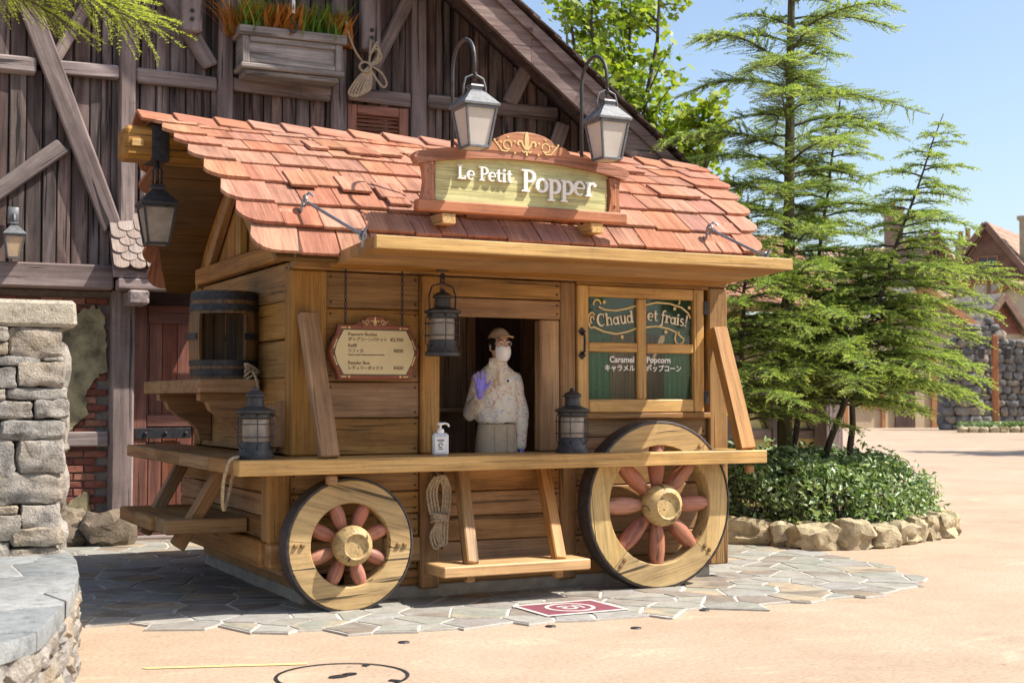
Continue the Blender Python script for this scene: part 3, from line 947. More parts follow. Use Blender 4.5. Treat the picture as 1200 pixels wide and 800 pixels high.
# ridge caps
x = -1.04; k = 0
while x < 3.6:
    w = random.uniform(0.24, 0.32)
    if x + w > 3.45: w = 3.63 - x
    for sd in (1, -1):
        mb = MB()
        Rm = Matrix.Rotation(R(27 * sd), 3, 'X') @ Matrix.Rotation(R(4.5), 3, 'Y')
        mb.cbox((x + w / 2 + 0.02, 1.5 - sd * 0.085, 3.315 + (0.002 if sd > 0 else 0)), (w + 0.09, 0.19, 0.026), Rm, 0.004, 0, 0.0015)
        mb.build('ridge_shingle', M['shingle'], CART)
    x += w
# gable wall and frame
def gable(m, x, t):
    P = [(y, z - 0.085) for (y, z) in PROF[:-1]]
    P = [p for p in P if p[1] > 2.3]
    P = [(P[-1][0] - 0.03, 2.3)] + P[::-1]
    P += [(3.0 - p[0], p[1]) for p in P[::-1][1:]]
    # into plane facing -X : local x = -(Y), so mirror
    poly = [(-(p[0]), p[1]) for p in P]
    m.prism(poly[::-1], leftface(x + t, 0, 0), t, 0, [(p[1], p[0], 0) for p in poly[::-1]] * 2)
part('gable_wall', oak, lambda m: gable(m, -0.26, 0.03))
part('gable_wall', oak, lambda m: gable(m, 3.05, 0.03))
part('tie_beam', oak, lambda m: m.bx(-0.345, -0.262, 0.31, 2.7, 2.262, 2.385, 0.01, 1))
for (p0, p1) in (((-0.3, 0.62, 2.39), (-0.3, 1.02, 2.98)), ((-0.3, 1.5, 2.39), (-0.3, 1.5, 3.03)), ((-0.3, 2.4, 2.39), (-0.3, 1.62, 3.0)), ((-0.305, 0.95, 2.39), (-0.305, 1.42, 2.75))):
    part('gable_strut', oak, lambda m: m.bar(p0, p1, 0.1, 0.06, (1, 0, 0)))
part('ridge_beam', oak, lambda m: m.bx(-1.17, -0.3, 1.37, 1.63, 3.02, 3.25, 0.03, 0))
part('ridge_beam_band', M['iron'], lambda m: m.bx(-0.98, -0.86, 1.362, 1.638, 3.012, 3.258, 0.004))
part('ridge_beam_peg', pale, lambda m: m.bx(-1.12, -1.04, 1.355, 1.372, 3.1, 3.15, 0.004))
def louvre(m):
    m.prism([(0.07 * math.cos(R(a)), 0.12 * math.sin(R(a))) for a in range(0, 360, 18)], leftface(-0.262, 0.62, 2.56), 0.035)
part('gable_vent', pale, louvre)
part('gable_vent_slots', M['iron'], lambda m: [m.cbox((-0.299, 0.62, 2.56 + dz), (0.006, 0.09, 0.016), rotm(0.25), 0.002) for dz in (-0.05, -0.015, 0.02, 0.055)])
# canopy stay rods
def stay(m, p0, p1):
    m.tube([p0, p1], 0.011, 8)
    m.tube([Vector(p0) + Vector((0, 0.035 * math.cos(R(a)), 0.035 * math.sin(R(a)))) for a in range(0, 360, 30)], 0.008, 6, True)
    m.tube([Vector(p0) + Vector((-0.02, 0.02, -0.07)), Vector(p0) + Vector((0, 0.02, 0.02)), Vector(p0) + Vector((0.02, -0.02, 0.05)), Vector(p0) + Vector((0.05, -0.03, 0.03))], 0.009, 6)
    m.tube([Vector(p1) + Vector((0.02 * math.cos(R(a)), 0, 0.03 * math.sin(R(a)))) for a in range(0, 360, 30)], 0.007, 6, True)
    m.tube([Vector(p1) + Vector((0, 0, -0.07)), Vector(p1) + Vector((0, -0.01, 0.0)), Vector(p1) + Vector((0.02, -0.02, 0.05))], 0.008, 6)
part('canopy_stay', M['steel'], lambda m: stay(m, (-0.28, 0.12, 2.61), (-0.14, -0.55, 2.325)), None, 60)
part('canopy_stay', M['steel'], lambda m: stay(m, (2.83, 0.1, 2.6), (2.92, -0.45, 2.35)), None, 60)

# ---- hinged window
WIN = part('window', M['frameyellow'], lambda m: (m.bx(1.816, 1.905, 0.285, 0.35, 1.25, 2.168, 0.008, 2), m.bx(2.815, 2.905, 0.285, 0.35, 1.25, 2.168, 0.008, 2),
    m.bx(1.907, 2.813, 0.288, 0.348, 2.085, 2.168, 0.008, 0), m.bx(1.907, 2.813, 0.288, 0.348, 1.25, 1.345, 0.008, 0), m.bx(2.322, 2.398, 0.29, 0.346, 1.347, 2.083, 0.008, 2),
    m.bx(1.907, 2.32, 0.29, 0.346, 1.687, 1.757, 0.008, 0), m.bx(2.4, 2.813, 0.29, 0.346, 1.687, 1.757, 0.008, 0)))
for (x0, x1) in ((1.906, 2.321), (2.399, 2.814)):
    for (z0, z1) in ((1.346, 1.686), (1.758, 2.084)):
        part('pane', M['glass'], lambda m: m.bx(x0, x1, 0.316, 0.322, z0, z1, 0.001), WIN)
    part('sign_panel', M['greenboard'], lambda m: m.bx(x0, x1, 0.335, 0.343, 1.82, 2.084, 0.001), WIN)
part('window_head', oak, lambda m: m.bx(1.814, 2.955, 0.3, 0.36, 2.1695, 2.1905, 0.003, 0))
part('window_sill', oak, lambda m: m.bx(1.814, 2.953, 0.27, 0.36, 1.205, 1.247, 0.006, 0))
def curtain(m, x0, x1, y, z0, z1, n=28, amp=0.014, taper=0.0):
    V = []; F = []
    for i in range(n + 1):
        t = i / n
        for k in range(5):
            s = k / 4
            xx = x0 + (x1 - x0) * t * (1 - taper * (s) * 0.3)
            V.append((xx, y + amp * math.sin(t * 6.283 * 4.5 + s * 0.8) * (0.5 + s), z1 + (z0 - z1) * s))
    for i in range(n):
        for k in range(4):
            a = i * 5 + k
            F.append((a, a + 1, a + 6, a + 5))
    m.add(V, F)
part('curtain', M['curtain'], lambda m: curtain(m, 1.9, 2.14, 0.385, 1.33, 2.1), WIN, True)
part('curtain', M['curtain'], lambda m: curtain(m, 2.62, 2.83, 0.385, 1.33, 2.1), WIN, True)
part('hinge', M['iron'], lambda m: [m.bx(2.897, 2.935, 0.274, 0.284, z, z + 0.1, 0.003) for z in (1.31, 1.98)], WIN)
part('window_handle', M['iron'], lambda m: (m.tube([(1.845, 0.28, 1.66), (1.845, 0.245, 1.69), (1.845, 0.24, 1.75), (1.845, 0.245, 1.8), (1.845, 0.28, 1.83)], 0.009, 6),
    m.cbox((1.845, 0.281, 1.66), (0.045, 0.012, 0.045), rotm(0, R(45)), 0.003), m.cbox((1.845, 0.281, 1.83), (0.045, 0.012, 0.045), rotm(0, R(45)), 0.003)), WIN)
def chaud(m):
    T = front(1.99, 0.3145, 1.87) @ Matrix.Rotation(R(7), 4, 'Z')
    word(m, 'Chaud', 0.06, T, 0.002, 0.95)
    T = front(2.418, 0.3145, 1.925) @ Matrix.Rotation(R(-2), 4, 'Z')
    word(m, 'et', 0.058, T, 0.002, 0.95)
    T = front(2.53, 0.3145, 1.92) @ Matrix.Rotation(R(-8), 4, 'Z')
    word(m, 'frais!', 0.057, T, 0.002, 0.92)
part('lettering', M['cream'], chaud, WIN)['kind'] = 'stuff'
def flourish(m):
    T = front(0, 0.3145, 0)
    def rb(pts, th=0.012): m.ribbon(pts, th, T, 0.0022 + 0.0003 * (len(m.v) % 5))
    rb([(2.0, 2.015), (2.05, 1.995), (2.15, 1.99), (2.25, 2.01), (2.32, 2.03)])
    rb(arc(1.945, 1.915, 0.03, 0.055, 40, 300, 14) + [(2.05, 1.835), (2.15, 1.82), (2.25, 1.84), (2.32, 1.865)])
    rb(arc(1.948, 1.92, 0.014, 0.024, 0, 270, 8))
    rb([(2.4, 2.04), (2.5, 2.06), (2.62, 2.055), (2.72, 2.03), (2.78, 1.99), (2.8, 1.95)])
    rb([(2.4, 1.875), (2.5, 1.885), (2.6, 1.87), (2.68, 1.84), (2.73, 1.8)] + arc(2.7, 1.8, 0.04, 0.045, 0, -270, 10))
    rb(arc(1.99, 2.035, 0.03, 0.03, 0, 200, 8)); rb(arc(2.68, 2.075, 0.025, 0.025, -60, 150, 8))
    for (x, z) in ((2.05, 2.05), (2.2, 1.8), (1.92, 1.89), (2.66, 2.02), (2.79, 2.03), (2.58, 1.845)):
        m.prism([(0.014 * math.cos(R(a)), 0.014 * math.sin(R(a))) for a in range(0, 360, 45)], front(x, 0.3145, z), 0.0027)
part('flourish', M['gold'], flourish, WIN)['kind'] = 'stuff'
def caramel(m):
    T = front(0, 0.3145, 0)
    text_mb(m, 'Caramel', 0.062, Matrix.Translation((0, 0, 0)) @ front(2.305, 0.3145, 1.615), 0.002, 'RIGHT', 0.0016)
    text_mb(m, 'キャラメル', 0.052, front(2.31, 0.3145, 1.555), 0.002, 'RIGHT', 0.0012)
    text_mb(m, 'Popcorn', 0.062, front(2.408, 0.3145, 1.615), 0.002, 'LEFT', 0.0016)
    text_mb(m, 'ポップコーン', 0.052, front(2.405, 0.3145, 1.555), 0.002, 'LEFT', 0.0012)
part('lettering', M['white'], caramel, WIN)['kind'] = 'stuff'

# ---- roof sign
YS = 0.0
SGN = None
def arch(x, zc, ze, xc=1.22, hw=0.78): return ze + (zc - ze) * (1 - ((x - xc) / hw) ** 2)
def sboard(m, i):
    z0 = 2.65 + i * 0.075; z1 = z0 + 0.0735
    top = lambda x: arch(x, 2.965, 2.9)
    xs = [0.57, 0.9, 1.22, 1.54, 1.88]
    up = [(x, min(z1, top(x)) if i < 4 else top(x)) for x in xs]
    P = [(0.57, z0), (1.88, z0)] + up[::-1]
    if i == 3: P = [(0.57, z0), (1.88, z0)] + [(x, top(x)) for x in xs][::-1]
    m.prism(P, front(0, YS + 0.02 + 0.001 * (i % 2), 0), 0.03, 0, None, 0.002)
SGN = part('roof_sign', M['signwood'], lambda m: m.bx(0.43, 2.03, YS - 0.045, YS + 0.03, 2.575, 2.652, 0.01, 0))
for i in range(4):
    part('sign_board', M['signboard'], lambda m: sboard(m, i), SGN)
def toprail(m):
    xs = [0.43 + 1.58 * i / 16 for i in range(17)]
    lo = [(x, arch(x, 2.962, 2.885)) for x in xs]
    up = []
    for x in xs:
        u = abs(x - 1.22)
        z = arch(x, 3.045, 2.965)
        up.append((x, z))
    P = lo + up[::-1]
    m.prism([(lo[0][0] - 0.03, lo[0][1] + 0.05)] + P[:17] + [(lo[-1][0] + 0.03, lo[-1][1] + 0.05)] + P[17:], front(0, YS + 0.03, 0), 0.085, 0, None, 0.0)
part('sign_top_rail', M['signwood'], toprail, SGN)
def crest(m):
    P = [(-0.34, 0.0), (0.34, 0.0), (0.335, 0.035), (0.3, 0.06), (0.24, 0.065)] + [(0.22 * math.cos(R(a)), 0.06 + 0.085 * math.sin(R(a))) for a in range(10, 180, 14)] + [(-0.24, 0.065), (-0.3, 0.06), (-0.335, 0.035)]
    m.prism(P, front(1.22, YS + 0.028, 3.005), 0.09, 0, None, 0.006)
part('sign_crest', M['signwood'], crest, SGN)
for x0 in (0.47, 1.885):
    def sp(m):
        w = 0.097
        P = [(0, 0), (w, 0), (w - 0.01, 0.06), (w - 0.014, 0.125), (w - 0.01, 0.19), (w, 0.24), (0, 0.24), (0.012, 0.19), (0.02, 0.125), (0.012, 0.06)]
        m.prism(P, front(x0, YS + 0.03, 2.653), 0.06, 0, [(p[1], p[0], 0) for p in P] * 2)
        for z in (2.7, 2.84): m.cbox((x0 + 0.05, YS - 0.034, z), (0.018, 0.01, 0.018), None, 0.003)
    part('sign_side_post', M['signwood'], sp, SGN)
for xx in (0.66, 1.79):
    part('sign_bracket', pale, lambda m: m.bx(xx - 0.05, xx + 0.05, -0.03, 0.25, 2.5, 2.572, 0.006), SGN)
for (txt, xh, x0, z0_, trk) in (('Le Petit', 0.062, 0.72, 2.803, 0.98), ('Popper', 0.1, 1.2, 2.752, 0.96)):
    xx = x0
    for ch in txt:
        if ch == ' ':
            xx += 0.55 * xh * trk; continue
        part('letter', M['white'], lambda m: word(m, ch, xh, front(xx, YS - 0.0125, z0_), 0.022), SGN)
        xx += glyph(ch)[1] * xh * trk
def emblem(m, T, s, dep):
    def rb(pts, th): m.ribbon([(p[0] * s, p[1] * s) for p in pts], th * s, T, dep + 0.0004 * (len(m.v) % 5))
    rb([(0, -0.5), (0, -0.3)], 0.08)
    P = [(0.11 * math.sin(R(a)) * s, (0.16 - 0.42 * math.cos(R(a))) * s) for a in range(0, 360, 20)]
    m.prism(P, T, dep * 1.3)
    for sg in (1, -1):
        rb([(sg * 0.05, -0.22), (sg * 0.18, -0.05), (sg * 0.26, 0.12), (sg * 0.4, 0.14), (sg * 0.46, 0.02), (sg * 0.4, -0.06)], 0.09)
        rb([(sg * 0.04, -0.3), (sg * 0.16, -0.36), (sg * 0.24, -0.28)], 0.06)
        rb([(sg * (1.2 + x), y) for (x, y) in arc(-0.22, -0.08, 0.2, 0.2, 200, -120, 12)] , 0.055)
        rb([(sg * 0.83, -0.22), (sg * 1.0, -0.38), (sg * 1.25, -0.36), (sg * 1.45, -0.12), (sg * 1.6, 0.05)], 0.055)
        for (x, y) in ((0.62, 0.1), (0.95, 0.28), (0.6, -0.42), (1.62, 0.1), (1.3, 0.02)):
            m.prism([((sg * x + 0.05 * math.cos(R(a))) * s, (y + 0.05 * math.sin(R(a))) * s) for a in range(0, 360, 45)], T, dep * 1.2)
part('sign_emblem', M['gold'], lambda m: emblem(m, front(1.22, YS - 0.0615, 3.065), 0.15, 0.004), SGN)['kind'] = 'stuff'

# ---- wheels
M['pegwood'] = wood('peg_wood', (0.16, 0.095, 0.035), (0.25, 0.15, 0.06), (0.33, 0.21, 0.09), 0.6, 0.05)
def wheel(cx, cz, ro, ri, hub, nf, a_off, sp_off, hl):
    W = empty('wheel', (cx, 0.07, cz), 0, parent=CART)
    W.location = Vector((cx, 0.07, cz)) - CART.location
    WM[W.name] = Matrix.Translation((cx, 0.07, cz))
    def P(r, a, y): return (cx + r * math.cos(a), y, cz + r * math.sin(a))
    # tyre
    mb = MB(); V = []; F = []; n = 64
    prof = [(ro, -0.004), (ro + 0.012, 0.0), (ro + 0.014, 0.01), (ro + 0.014, 0.15), (ro + 0.01, 0.156), (ro - 0.002, 0.156)]
    for (r, y) in prof:
        for j in range(n): V.append(P(r, 2 * math.pi * j / n, y))
    k = len(prof)
    for i in range(k):
        for j in range(n):
            a, b = i * n, ((i + 1) % k) * n
            F.append((a + j, b + j, b + (j + 1) % n, a + (j + 1) % n))
    mb.add(V, F).build('tyre', M['tyre'], W, 40)
    for q in range(nf):
        a0 = a_off + 2 * math.pi * q / nf + 0.004; a1 = a_off + 2 * math.pi * (q + 1) / nf - 0.004
        mb = MB(); V = []; F = []; G = []; m = 40 // nf
        am = (a0 + a1) / 2 + random.uniform(-0.2, 0.2)
        ca, sa = math.cos(am + math.pi / 2), math.sin(am + math.pi / 2)
        off = random.uniform(-9, 9)
        pr = [(ri + 0.006, 0.0), (ri, 0.008), (ri, 0.14), (ro, 0.15), (ro, 0.007), (ro - 0.007, 0.0)]
        for i in range(m + 1):
            a = a0 + (a1 - a0) * i / m
            for (r, y) in pr:
                p = P(r, a, y + (0.001 if q % 2 else 0)); V.append(p)
                dx, dz = p[0] - cx, p[2] - cz
                G.append((dx * ca + dz * sa + off, -dx * sa + dz * ca, p[1]))
        L = len(pr)
        for i in range(m):
            for j in range(L):
                F.append((i * L + j, i * L + (j + 1) % L, (i + 1) * L + (j + 1) % L, (i + 1) * L + j))
        F.append(tuple(range(L - 1, -1, -1))); F.append(tuple(range(m * L, m * L + L)))
        mb.add(V, F, G).build('felloe', M['felloe'], W, 40)
    T = Matrix(((1, 0, 0, cx), (0, 0, -1, 0.0), (0, 1, 0, cz), (0, 0, 0, 1)))
    s = hub / 0.145
    hp = [(0.0, -0.16), (0.1 * s, -0.16), (0.115 * s, -0.08), (0.137 * s, -0.03), (0.145 * s, 0.02), (0.14 * s, 0.055), (0.12 * s, 0.085), (0.098 * s, 0.1), (0.092 * s, 0.104), (0.085 * s, 0.1), (0.08 * s, 0.085), (0.0, 0.083)]
    hp = [(r, z * hl) for r, z in hp]
    MB().lathe(hp, T, 28).build('hub', M['felloe'], W, 50)
    for i in range(8):
        a = sp_off + 2 * math.pi * i / 8
        d = Vector((math.cos(a), 0, math.sin(a)))
        Ls = ri - hub + 0.03
        z0 = hub - 0.03
        sr = 0.063 * (ri / 0.43) ** 0.6
        pr = [(0.55, 0.0), (0.72, 0.12), (0.92, 0.32), (1.0, 0.52), (0.95, 0.72), (0.78, 0.9), (0.62, 1.0)]
        Tm = frame(d, (0, 1, 0)).to_4x4(); Tm.translation = Vector((cx, 0.06, cz)) + d * z0
        MB().lathe([(sr * r, t * (Ls + 0.02)) for r, t in pr], Tm, 14).build('spoke', M['spoke'], W, 60)
    mb = MB()
    for q in range(nf):
        for fr_ in (0.38, 0.68):
            a = a_off + 2 * math.pi * q / nf + 0.07 * 0.42 / ro
            mb.cbox(P(ri + (ro - ri) * fr_, a, -0.004), (0.026, 0.02, 0.026), rotm(0, -a), 0.006)
    o = mb.build('pegs', M['pegwood'], W); o['kind'] = 'stuff'
wheel(0.0, 0.425, 0.412, 0.265, 0.128, 2, R(-6), R(20), 1.0)
wheel(2.325, 0.598, 0.582, 0.42, 0.15, 4, R(48), R(0), 1.0)
part('corner_hook', M['iron'], lambda m: (m.tube([(0.735, 0.3, 0.86), (0.735, 0.24, 0.86), (0.735, 0.22, 0.835), (0.735, 0.24, 0.81), (0.735, 0.25, 0.82)], 0.008, 6),
                                       m.tube([(0.68, 0.3, 0.86), (0.68, 0.24, 0.86), (0.68, 0.22, 0.835), (0.68, 0.24, 0.81), (0.68, 0.25, 0.82)], 0.008, 6)))
o = NAILS.build('nails', M['iron'], CART); o['kind'] = 'stuff'

# ------------------------------------------------------------------ things on the cart
def ship_lantern(x, y, z, label, hang=None, sc_=1.0):
    t = empty('ship_lantern', (x, y, z), R(random.uniform(0, 60)), label, 'lantern', 'ship lanterns on the cart')
    q = sc_
    P = lambda L: [(r * q, h * q) for r, h in L]
    mb = MB(); mb.lathe(P([(0.118, 0), (0.118, 0.02), (0.104, 0.035), (0.094, 0.1), (0.088, 0.105)]), None, 24); mb.build('base', M['lampmetal'], t, 40, True)
    mb = MB(); mb.lathe(P([(0.08, 0.104), (0.082, 0.13), (0.082, 0.22), (0.08, 0.247)]), None, 24); mb.build('chimney_glass', M['frostgrey'], t, 60, True)
    mb = MB(); mb.lathe(P([(0.09, 0.246), (0.1, 0.255), (0.1, 0.275), (0.124, 0.285), (0.124, 0.297), (0.07, 0.318), (0.055, 0.325), (0.05, 0.38), (0.066, 0.386), (0.066, 0.396), (0.045, 0.415), (0.02, 0.425), (0.012, 0.445), (0, 0.447)]), None, 24); mb.build('cap', M['lampmetal'], t, 40, True)
    mb = MB()
    for h in (0.135, 0.215):
        mb.tube([(0.118 * q * math.cos(R(a)), 0.118 * q * math.sin(R(a)), h * q) for a in range(0, 360, 15)], 0.0035, 5, True)
    for a in range(0, 360, 60):
        c, s = math.cos(R(a)), math.sin(R(a))
        mb.tube([(0.1 * q * c, 0.1 * q * s, 0.06 * q), (0.118 * q * c, 0.118 * q * s, 0.09 * q), (0.118 * q * c, 0.118 * q * s, 0.25 * q), (0.1 * q * c, 0.1 * q * s, 0.28 * q)], 0.0035, 5)
    mb.build('wire_cage', M['lampmetal'], t, True, True)
    if hang:
        mb = MB()
        mb.tube([(0.112 * q, 0, 0.28 * q), (0.116 * q, 0, 0.4 * q), (0.09 * q, 0, 0.46 * q), (0, 0, 0.485 * q), (-0.09 * q, 0, 0.46 * q), (-0.116 * q, 0, 0.4 * q), (-0.112 * q, 0, 0.28 * q)], 0.006, 6)
        mb.tube([(0.0, 0.02 * math.cos(R(a)), 0.5 * q + 0.02 * math.sin(R(a))) for a in range(0, 360, 40)], 0.005, 6, True)
        mb.tube([(0, 0, 0.51 * q), (0, 0, hang - 0.03)], 0.007, 6)
        mb.tube([(0.018 * math.cos(R(a)), 0, hang - 0.045 + 0.018 * math.sin(R(a))) for a in range(0, 360, 40)], 0.005, 6, True)
        mb.cbox((0, 0, hang - 0.006), (0.09, 0.03, 0.012), None, 0.003)
        mb.build('handle', M['iron'], t, True, True)
    else:
        mb = MB(); mb.tube([(0.11 * q, 0.03, 0.28 * q), (0.15 * q, 0.04, 0.275 * q), (0.17 * q, 0.045, 0.262 * q)], 0.009, 6); mb.build('handle', M['lampmetal'], t, True, True)
    return t
ship_lantern(0.655, 0.06, 1.632, 'dark caged ship lantern hanging from the canopy beside the hatch', 0.574)
ship_lantern(-0.59, 0.12, 0.978, 'dark caged ship lantern standing on the left corner of the counter')
ship_lantern(1.645, 0.07, 0.978, 'dark caged ship lantern standing on the counter below the green window')

def carriage_lantern(t, q, metal, pane, handle=True, eave=0.165, k_=0.8):
    """local frame of t : z=0 bottom of body"""
    b, tp, h = 0.095 * q * k_, 0.145 * q * k_, 0.27 * q
    mb = MB()
    for sx in (-1, 1):
        for sy in (-1, 1):
            mb.bar((sx * b, sy * b, 0), (sx * tp, sy * tp, h), 0.016 * q, 0.016 * q, (1, 0, 0), 0.002)
    for (w, z) in ((b, 0.0), (tp, h)):
        for s in (-1, 1):
            mb.bar((-w, s * w, z), (w, s * w, z), 0.018 * q, 0.018 * q, (0, 0, 1), 0.002)
            mb.bar((s * w, -w + 0.012, z), (s * w, w - 0.012, z), 0.018 * q, 0.018 * q, (0, 0, 1), 0.002)
    mb.build('frame', metal, t, False, True)
    for k in range(4):
        mb = MB()
        e = 0.9
        V = [Vector((-b * e, -b + 0.004, 0.006)), Vector((b * e, -b + 0.004, 0.006)), Vector((tp * e, -tp + 0.004, h - 0.006)), Vector((-tp * e, -tp + 0.004, h - 0.006))]
        V += [v + Vector((0, 0.004, 0)) for v in V]
        Rz = Matrix.Rotation(k * math.pi / 2, 3, 'Z')
        mb.add([Rz @ v for v in V], [(0, 1, 2, 3), (7, 6, 5, 4), (0, 4, 5, 1), (1, 5, 6, 2), (2, 6, 7, 3), (3, 7, 4, 0)])
        mb.build('pane', pane, t, False, True)
    mb = MB()
    E_ = eave * q * k_
    def sq(w, z): return [(-w, -w, z), (w, -w, z), (w, w, z), (-w, w, z)]
    V = []; F = []
    for (w, z) in ((E_, h + 0.008), (E_ + 0.004, h + 0.012), (E_ + 0.004, h + 0.028 * q), (0.06 * q, h + 0.115 * q), (0.04 * q, h + 0.13 * q), (0.04 * q, h + 0.155 * q), (0.05 * q, h + 0.157 * q), (0.045 * q, h + 0.17 * q)):
        V += sq(w, z)
    n = 8
    for i in range(n - 1):
        for j in range(4):
            F.append((4 * i + j, 4 * i + (j + 1) % 4, 4 * i + 4 + (j + 1) % 4, 4 * i + 4 + j))
    F += [(3, 2, 1, 0), (4 * n - 4, 4 * n - 3, 4 * n - 2, 4 * n - 1)]
    mb.add(V, F); mb.build('cap', metal, t, False, True)
    mb = MB(); mb.cbox((0, 0, 0.0), (2 * b - 0.002, 2 * b - 0.002, 0.012), None, 0.003); mb.build('floor_plate', pane, t, False, True)
    if handle:
        mb = MB(); r = 0.085 * q
        mb.tube([(-r, 0, h + 0.06 * q), (-r, 0, h + 0.16 * q), (-r * 0.8, 0, h + 0.22 * q), (0, 0, h + 0.25 * q), (r * 0.8, 0, h + 0.22 * q), (r, 0, h + 0.16 * q), (r, 0, h + 0.06 * q)], 0.008 * q, 6)
        mb.build('handle', metal, t, True, True)

def roof_lamp(x, y0, y1, zr, zt, zb, label):
    t = empty('roof_lamp', (x, y1, zb), 0, label, 'lamp', 'lamps on hooks behind the roof sign')
    carriage_lantern(t, 0.93, M['lampgrey'], M['frost'])
    mb = MB()
    r = (y0 - y1) / 2
    pts = [(0, y0 - y1, zr - zb), (0, y0 - y1, zt - zb - r)]
    pts += [(0, r + r * math.cos(R(a)), zt - zb - r + r * math.sin(R(a))) for a in range(15, 181, 15)]
    pts += [(0, 0.0, zt - zb - r - 0.1)]
    mb.tube(pts, 0.013, 8)
    mb.tube([(0, 0.02 * math.cos(R(a)), zt - zb - r - 0.1 + 0.02 * math.sin(R(a))) for a in range(0, 360, 40)], 0.007, 6, True)
    mb.tube([(0, 0, zt - zb - r - 0.11), (0, 0, 0.43)], 0.007, 6)
    mb.build('hook_pole', M['lampmetal'], t, True, True)
roof_lamp(0.765, 0.15, -0.2, 2.5, 3.735, 2.985, 'grey carriage lamp hanging on a hook pole above the left end of the roof sign')
roof_lamp(1.77, 0.15, -0.2, 2.5, 3.735, 2.985, 'grey carriage lamp hanging on a hook pole above the right end of the roof sign')
t = empty('hanging_lantern', (-0.93, 1.42, 2.43), 0, 'dark square lantern hanging under the ridge beam end at the left gable', 'lantern')
carriage_lantern(t, 0.95, M['lampmetal'], M['frostgrey'], False)
mb = MB(); mb.tube([(0, 0, 0.42), (0, 0, 0.61)], 0.012, 8)
mb.tube([(-0.03, 0, 0.42), (-0.03, 0, 0.52), (0, 0, 0.56), (0.03, 0, 0.52), (0.03, 0, 0.42)], 0.008, 6); mb.build('hanger', M['iron'], t, True, True)

# menu board
t = empty('menu_board', (0.245, 0.3, 1.47), 0, 'cream price board in carved red-brown frame hanging on two chains', 'menu board')
def mshape(d):
    hw, hm = 0.255 + d, 0.315 + d
    R_ = []
    zs = [0.0 - d, 0.06, 0.12, 0.18, 0.24, 0.3, 0.36 + d]
    xs = [hw, hw + 0.012, hw + 0.045, hm, hw + 0.045, hw + 0.012, hw]
    return [(x, z) for x, z in zip(xs, zs)] + [(-x, z) for x, z in zip(xs[::-1], zs[::-1])]
mb = MB(); mb.prism(mshape(0.0), front(0.245, 0.275, 1.475), 0.045, 0, None, 0.008)
P = [(-0.15, 0), (0.15, 0)] + [(0.15 - 0.03 + 0.03 * math.cos(R(a)), 0.02 * math.sin(R(a))) for a in (30, 90)] + [(0.09 * math.cos(R(a)), 0.015 + 0.05 * math.sin(R(a))) for a in range(10, 180, 16)] + [(-0.12, 0.02)]
mb.prism(P, front(0.245, 0.276, 1.832), 0.044, 0, None, 0.006)
mb.build('frame', wood('menu_frame_paint', (0.17, 0.045, 0.022), (0.24, 0.07, 0.035), (0.3, 0.1, 0.05), 0.35, 0.0, 0.3, 0.15), t)
mb = MB(); mb.prism(mshape(-0.036), front(0.245, 0.231, 1.475), 0.004); mb.build('panel', M['menucream'], t)
mb = MB()
pm = mshape(-0.033); mb.ribbon(pm, 0.006, front(0.245, 0.2305, 1.475), 0.0025, 0, True); mb.build('panel_border', M['greenboard'], t)
mb = MB(); emblem(mb, front(0.245, 0.2315, 1.857), 0.055, 0.003)
for sg in (1, -1):
    for zz in (1.495, 1.815):
        mb.ribbon([(sg * 0.235, zz), (sg * 0.2, zz)], 0.008, front(0.245, 0.2315, 0), 0.003)
        mb.prism([(sg * 0.18 + 0.008 * math.cos(R(a)), zz + 0.008 * math.sin(R(a))) for a in range(0, 360, 45)], front(0.245, 0.2315, 0), 0.003)
    mb.ribbon([(sg * (0.297 - abs(z - 1.655) * 0.42), z) for z in (1.57, 1.6, 1.63)], 0.008, front(0.245, 0.2315, 0), 0.003)
    mb.ribbon([(sg * (0.297 - abs(z - 1.655) * 0.42), z) for z in (1.68, 1.71, 1.74)], 0.008, front(0.245, 0.2315, 0), 0.003)
mb.build('gilding', M['gold'], t)['kind'] = 'stuff'
mb = MB()
for (s, x, z, sz, al) in (('Popcorn Bucket', 0.055, 1.762, 0.031, 'LEFT'), ('ポップコーンバケット', 0.055, 1.729, 0.0275, 'LEFT'), ('¥2,900', 0.445, 1.729, 0.034, 'RIGHT'),
                      ('Refill', 0.055, 1.688, 0.031, 'LEFT'), ('リフィル', 0.055, 1.655, 0.0275, 'LEFT'), ('¥800', 0.445, 1.655, 0.034, 'RIGHT'),
                      ('Only for special buckets purchased in the Park', 0.055, 1.634, 0.0135, 'LEFT'),
                      ('Regular Box', 0.055, 1.575, 0.031, 'LEFT'), ('レギュラーボックス', 0.055, 1.542, 0.0275, 'LEFT'), ('¥400', 0.445, 1.542, 0.034, 'RIGHT')):
    text_mb(mb, s, sz, front(x, 0.2268, z), 0.0015, al, 0.0006)
mb.build('lettering', M['menutext'], t)['kind'] = 'stuff'
for xx in (0.045, 0.445):
    mb = MB()
    z = 1.835; k = 0
    while z < 2.19:
        ax = k % 2
        mb.tube([(xx + (0.008 * math.cos(R(a)) if ax else 0), 0.25 + (0 if ax else 0.008 * math.cos(R(a))), z + 0.014 + 0.016 * math.sin(R(a))) for a in range(0, 360, 60)], 0.0035, 4, True)
        z += 0.024; k += 1
    mb.build('chain', M['iron'], t)

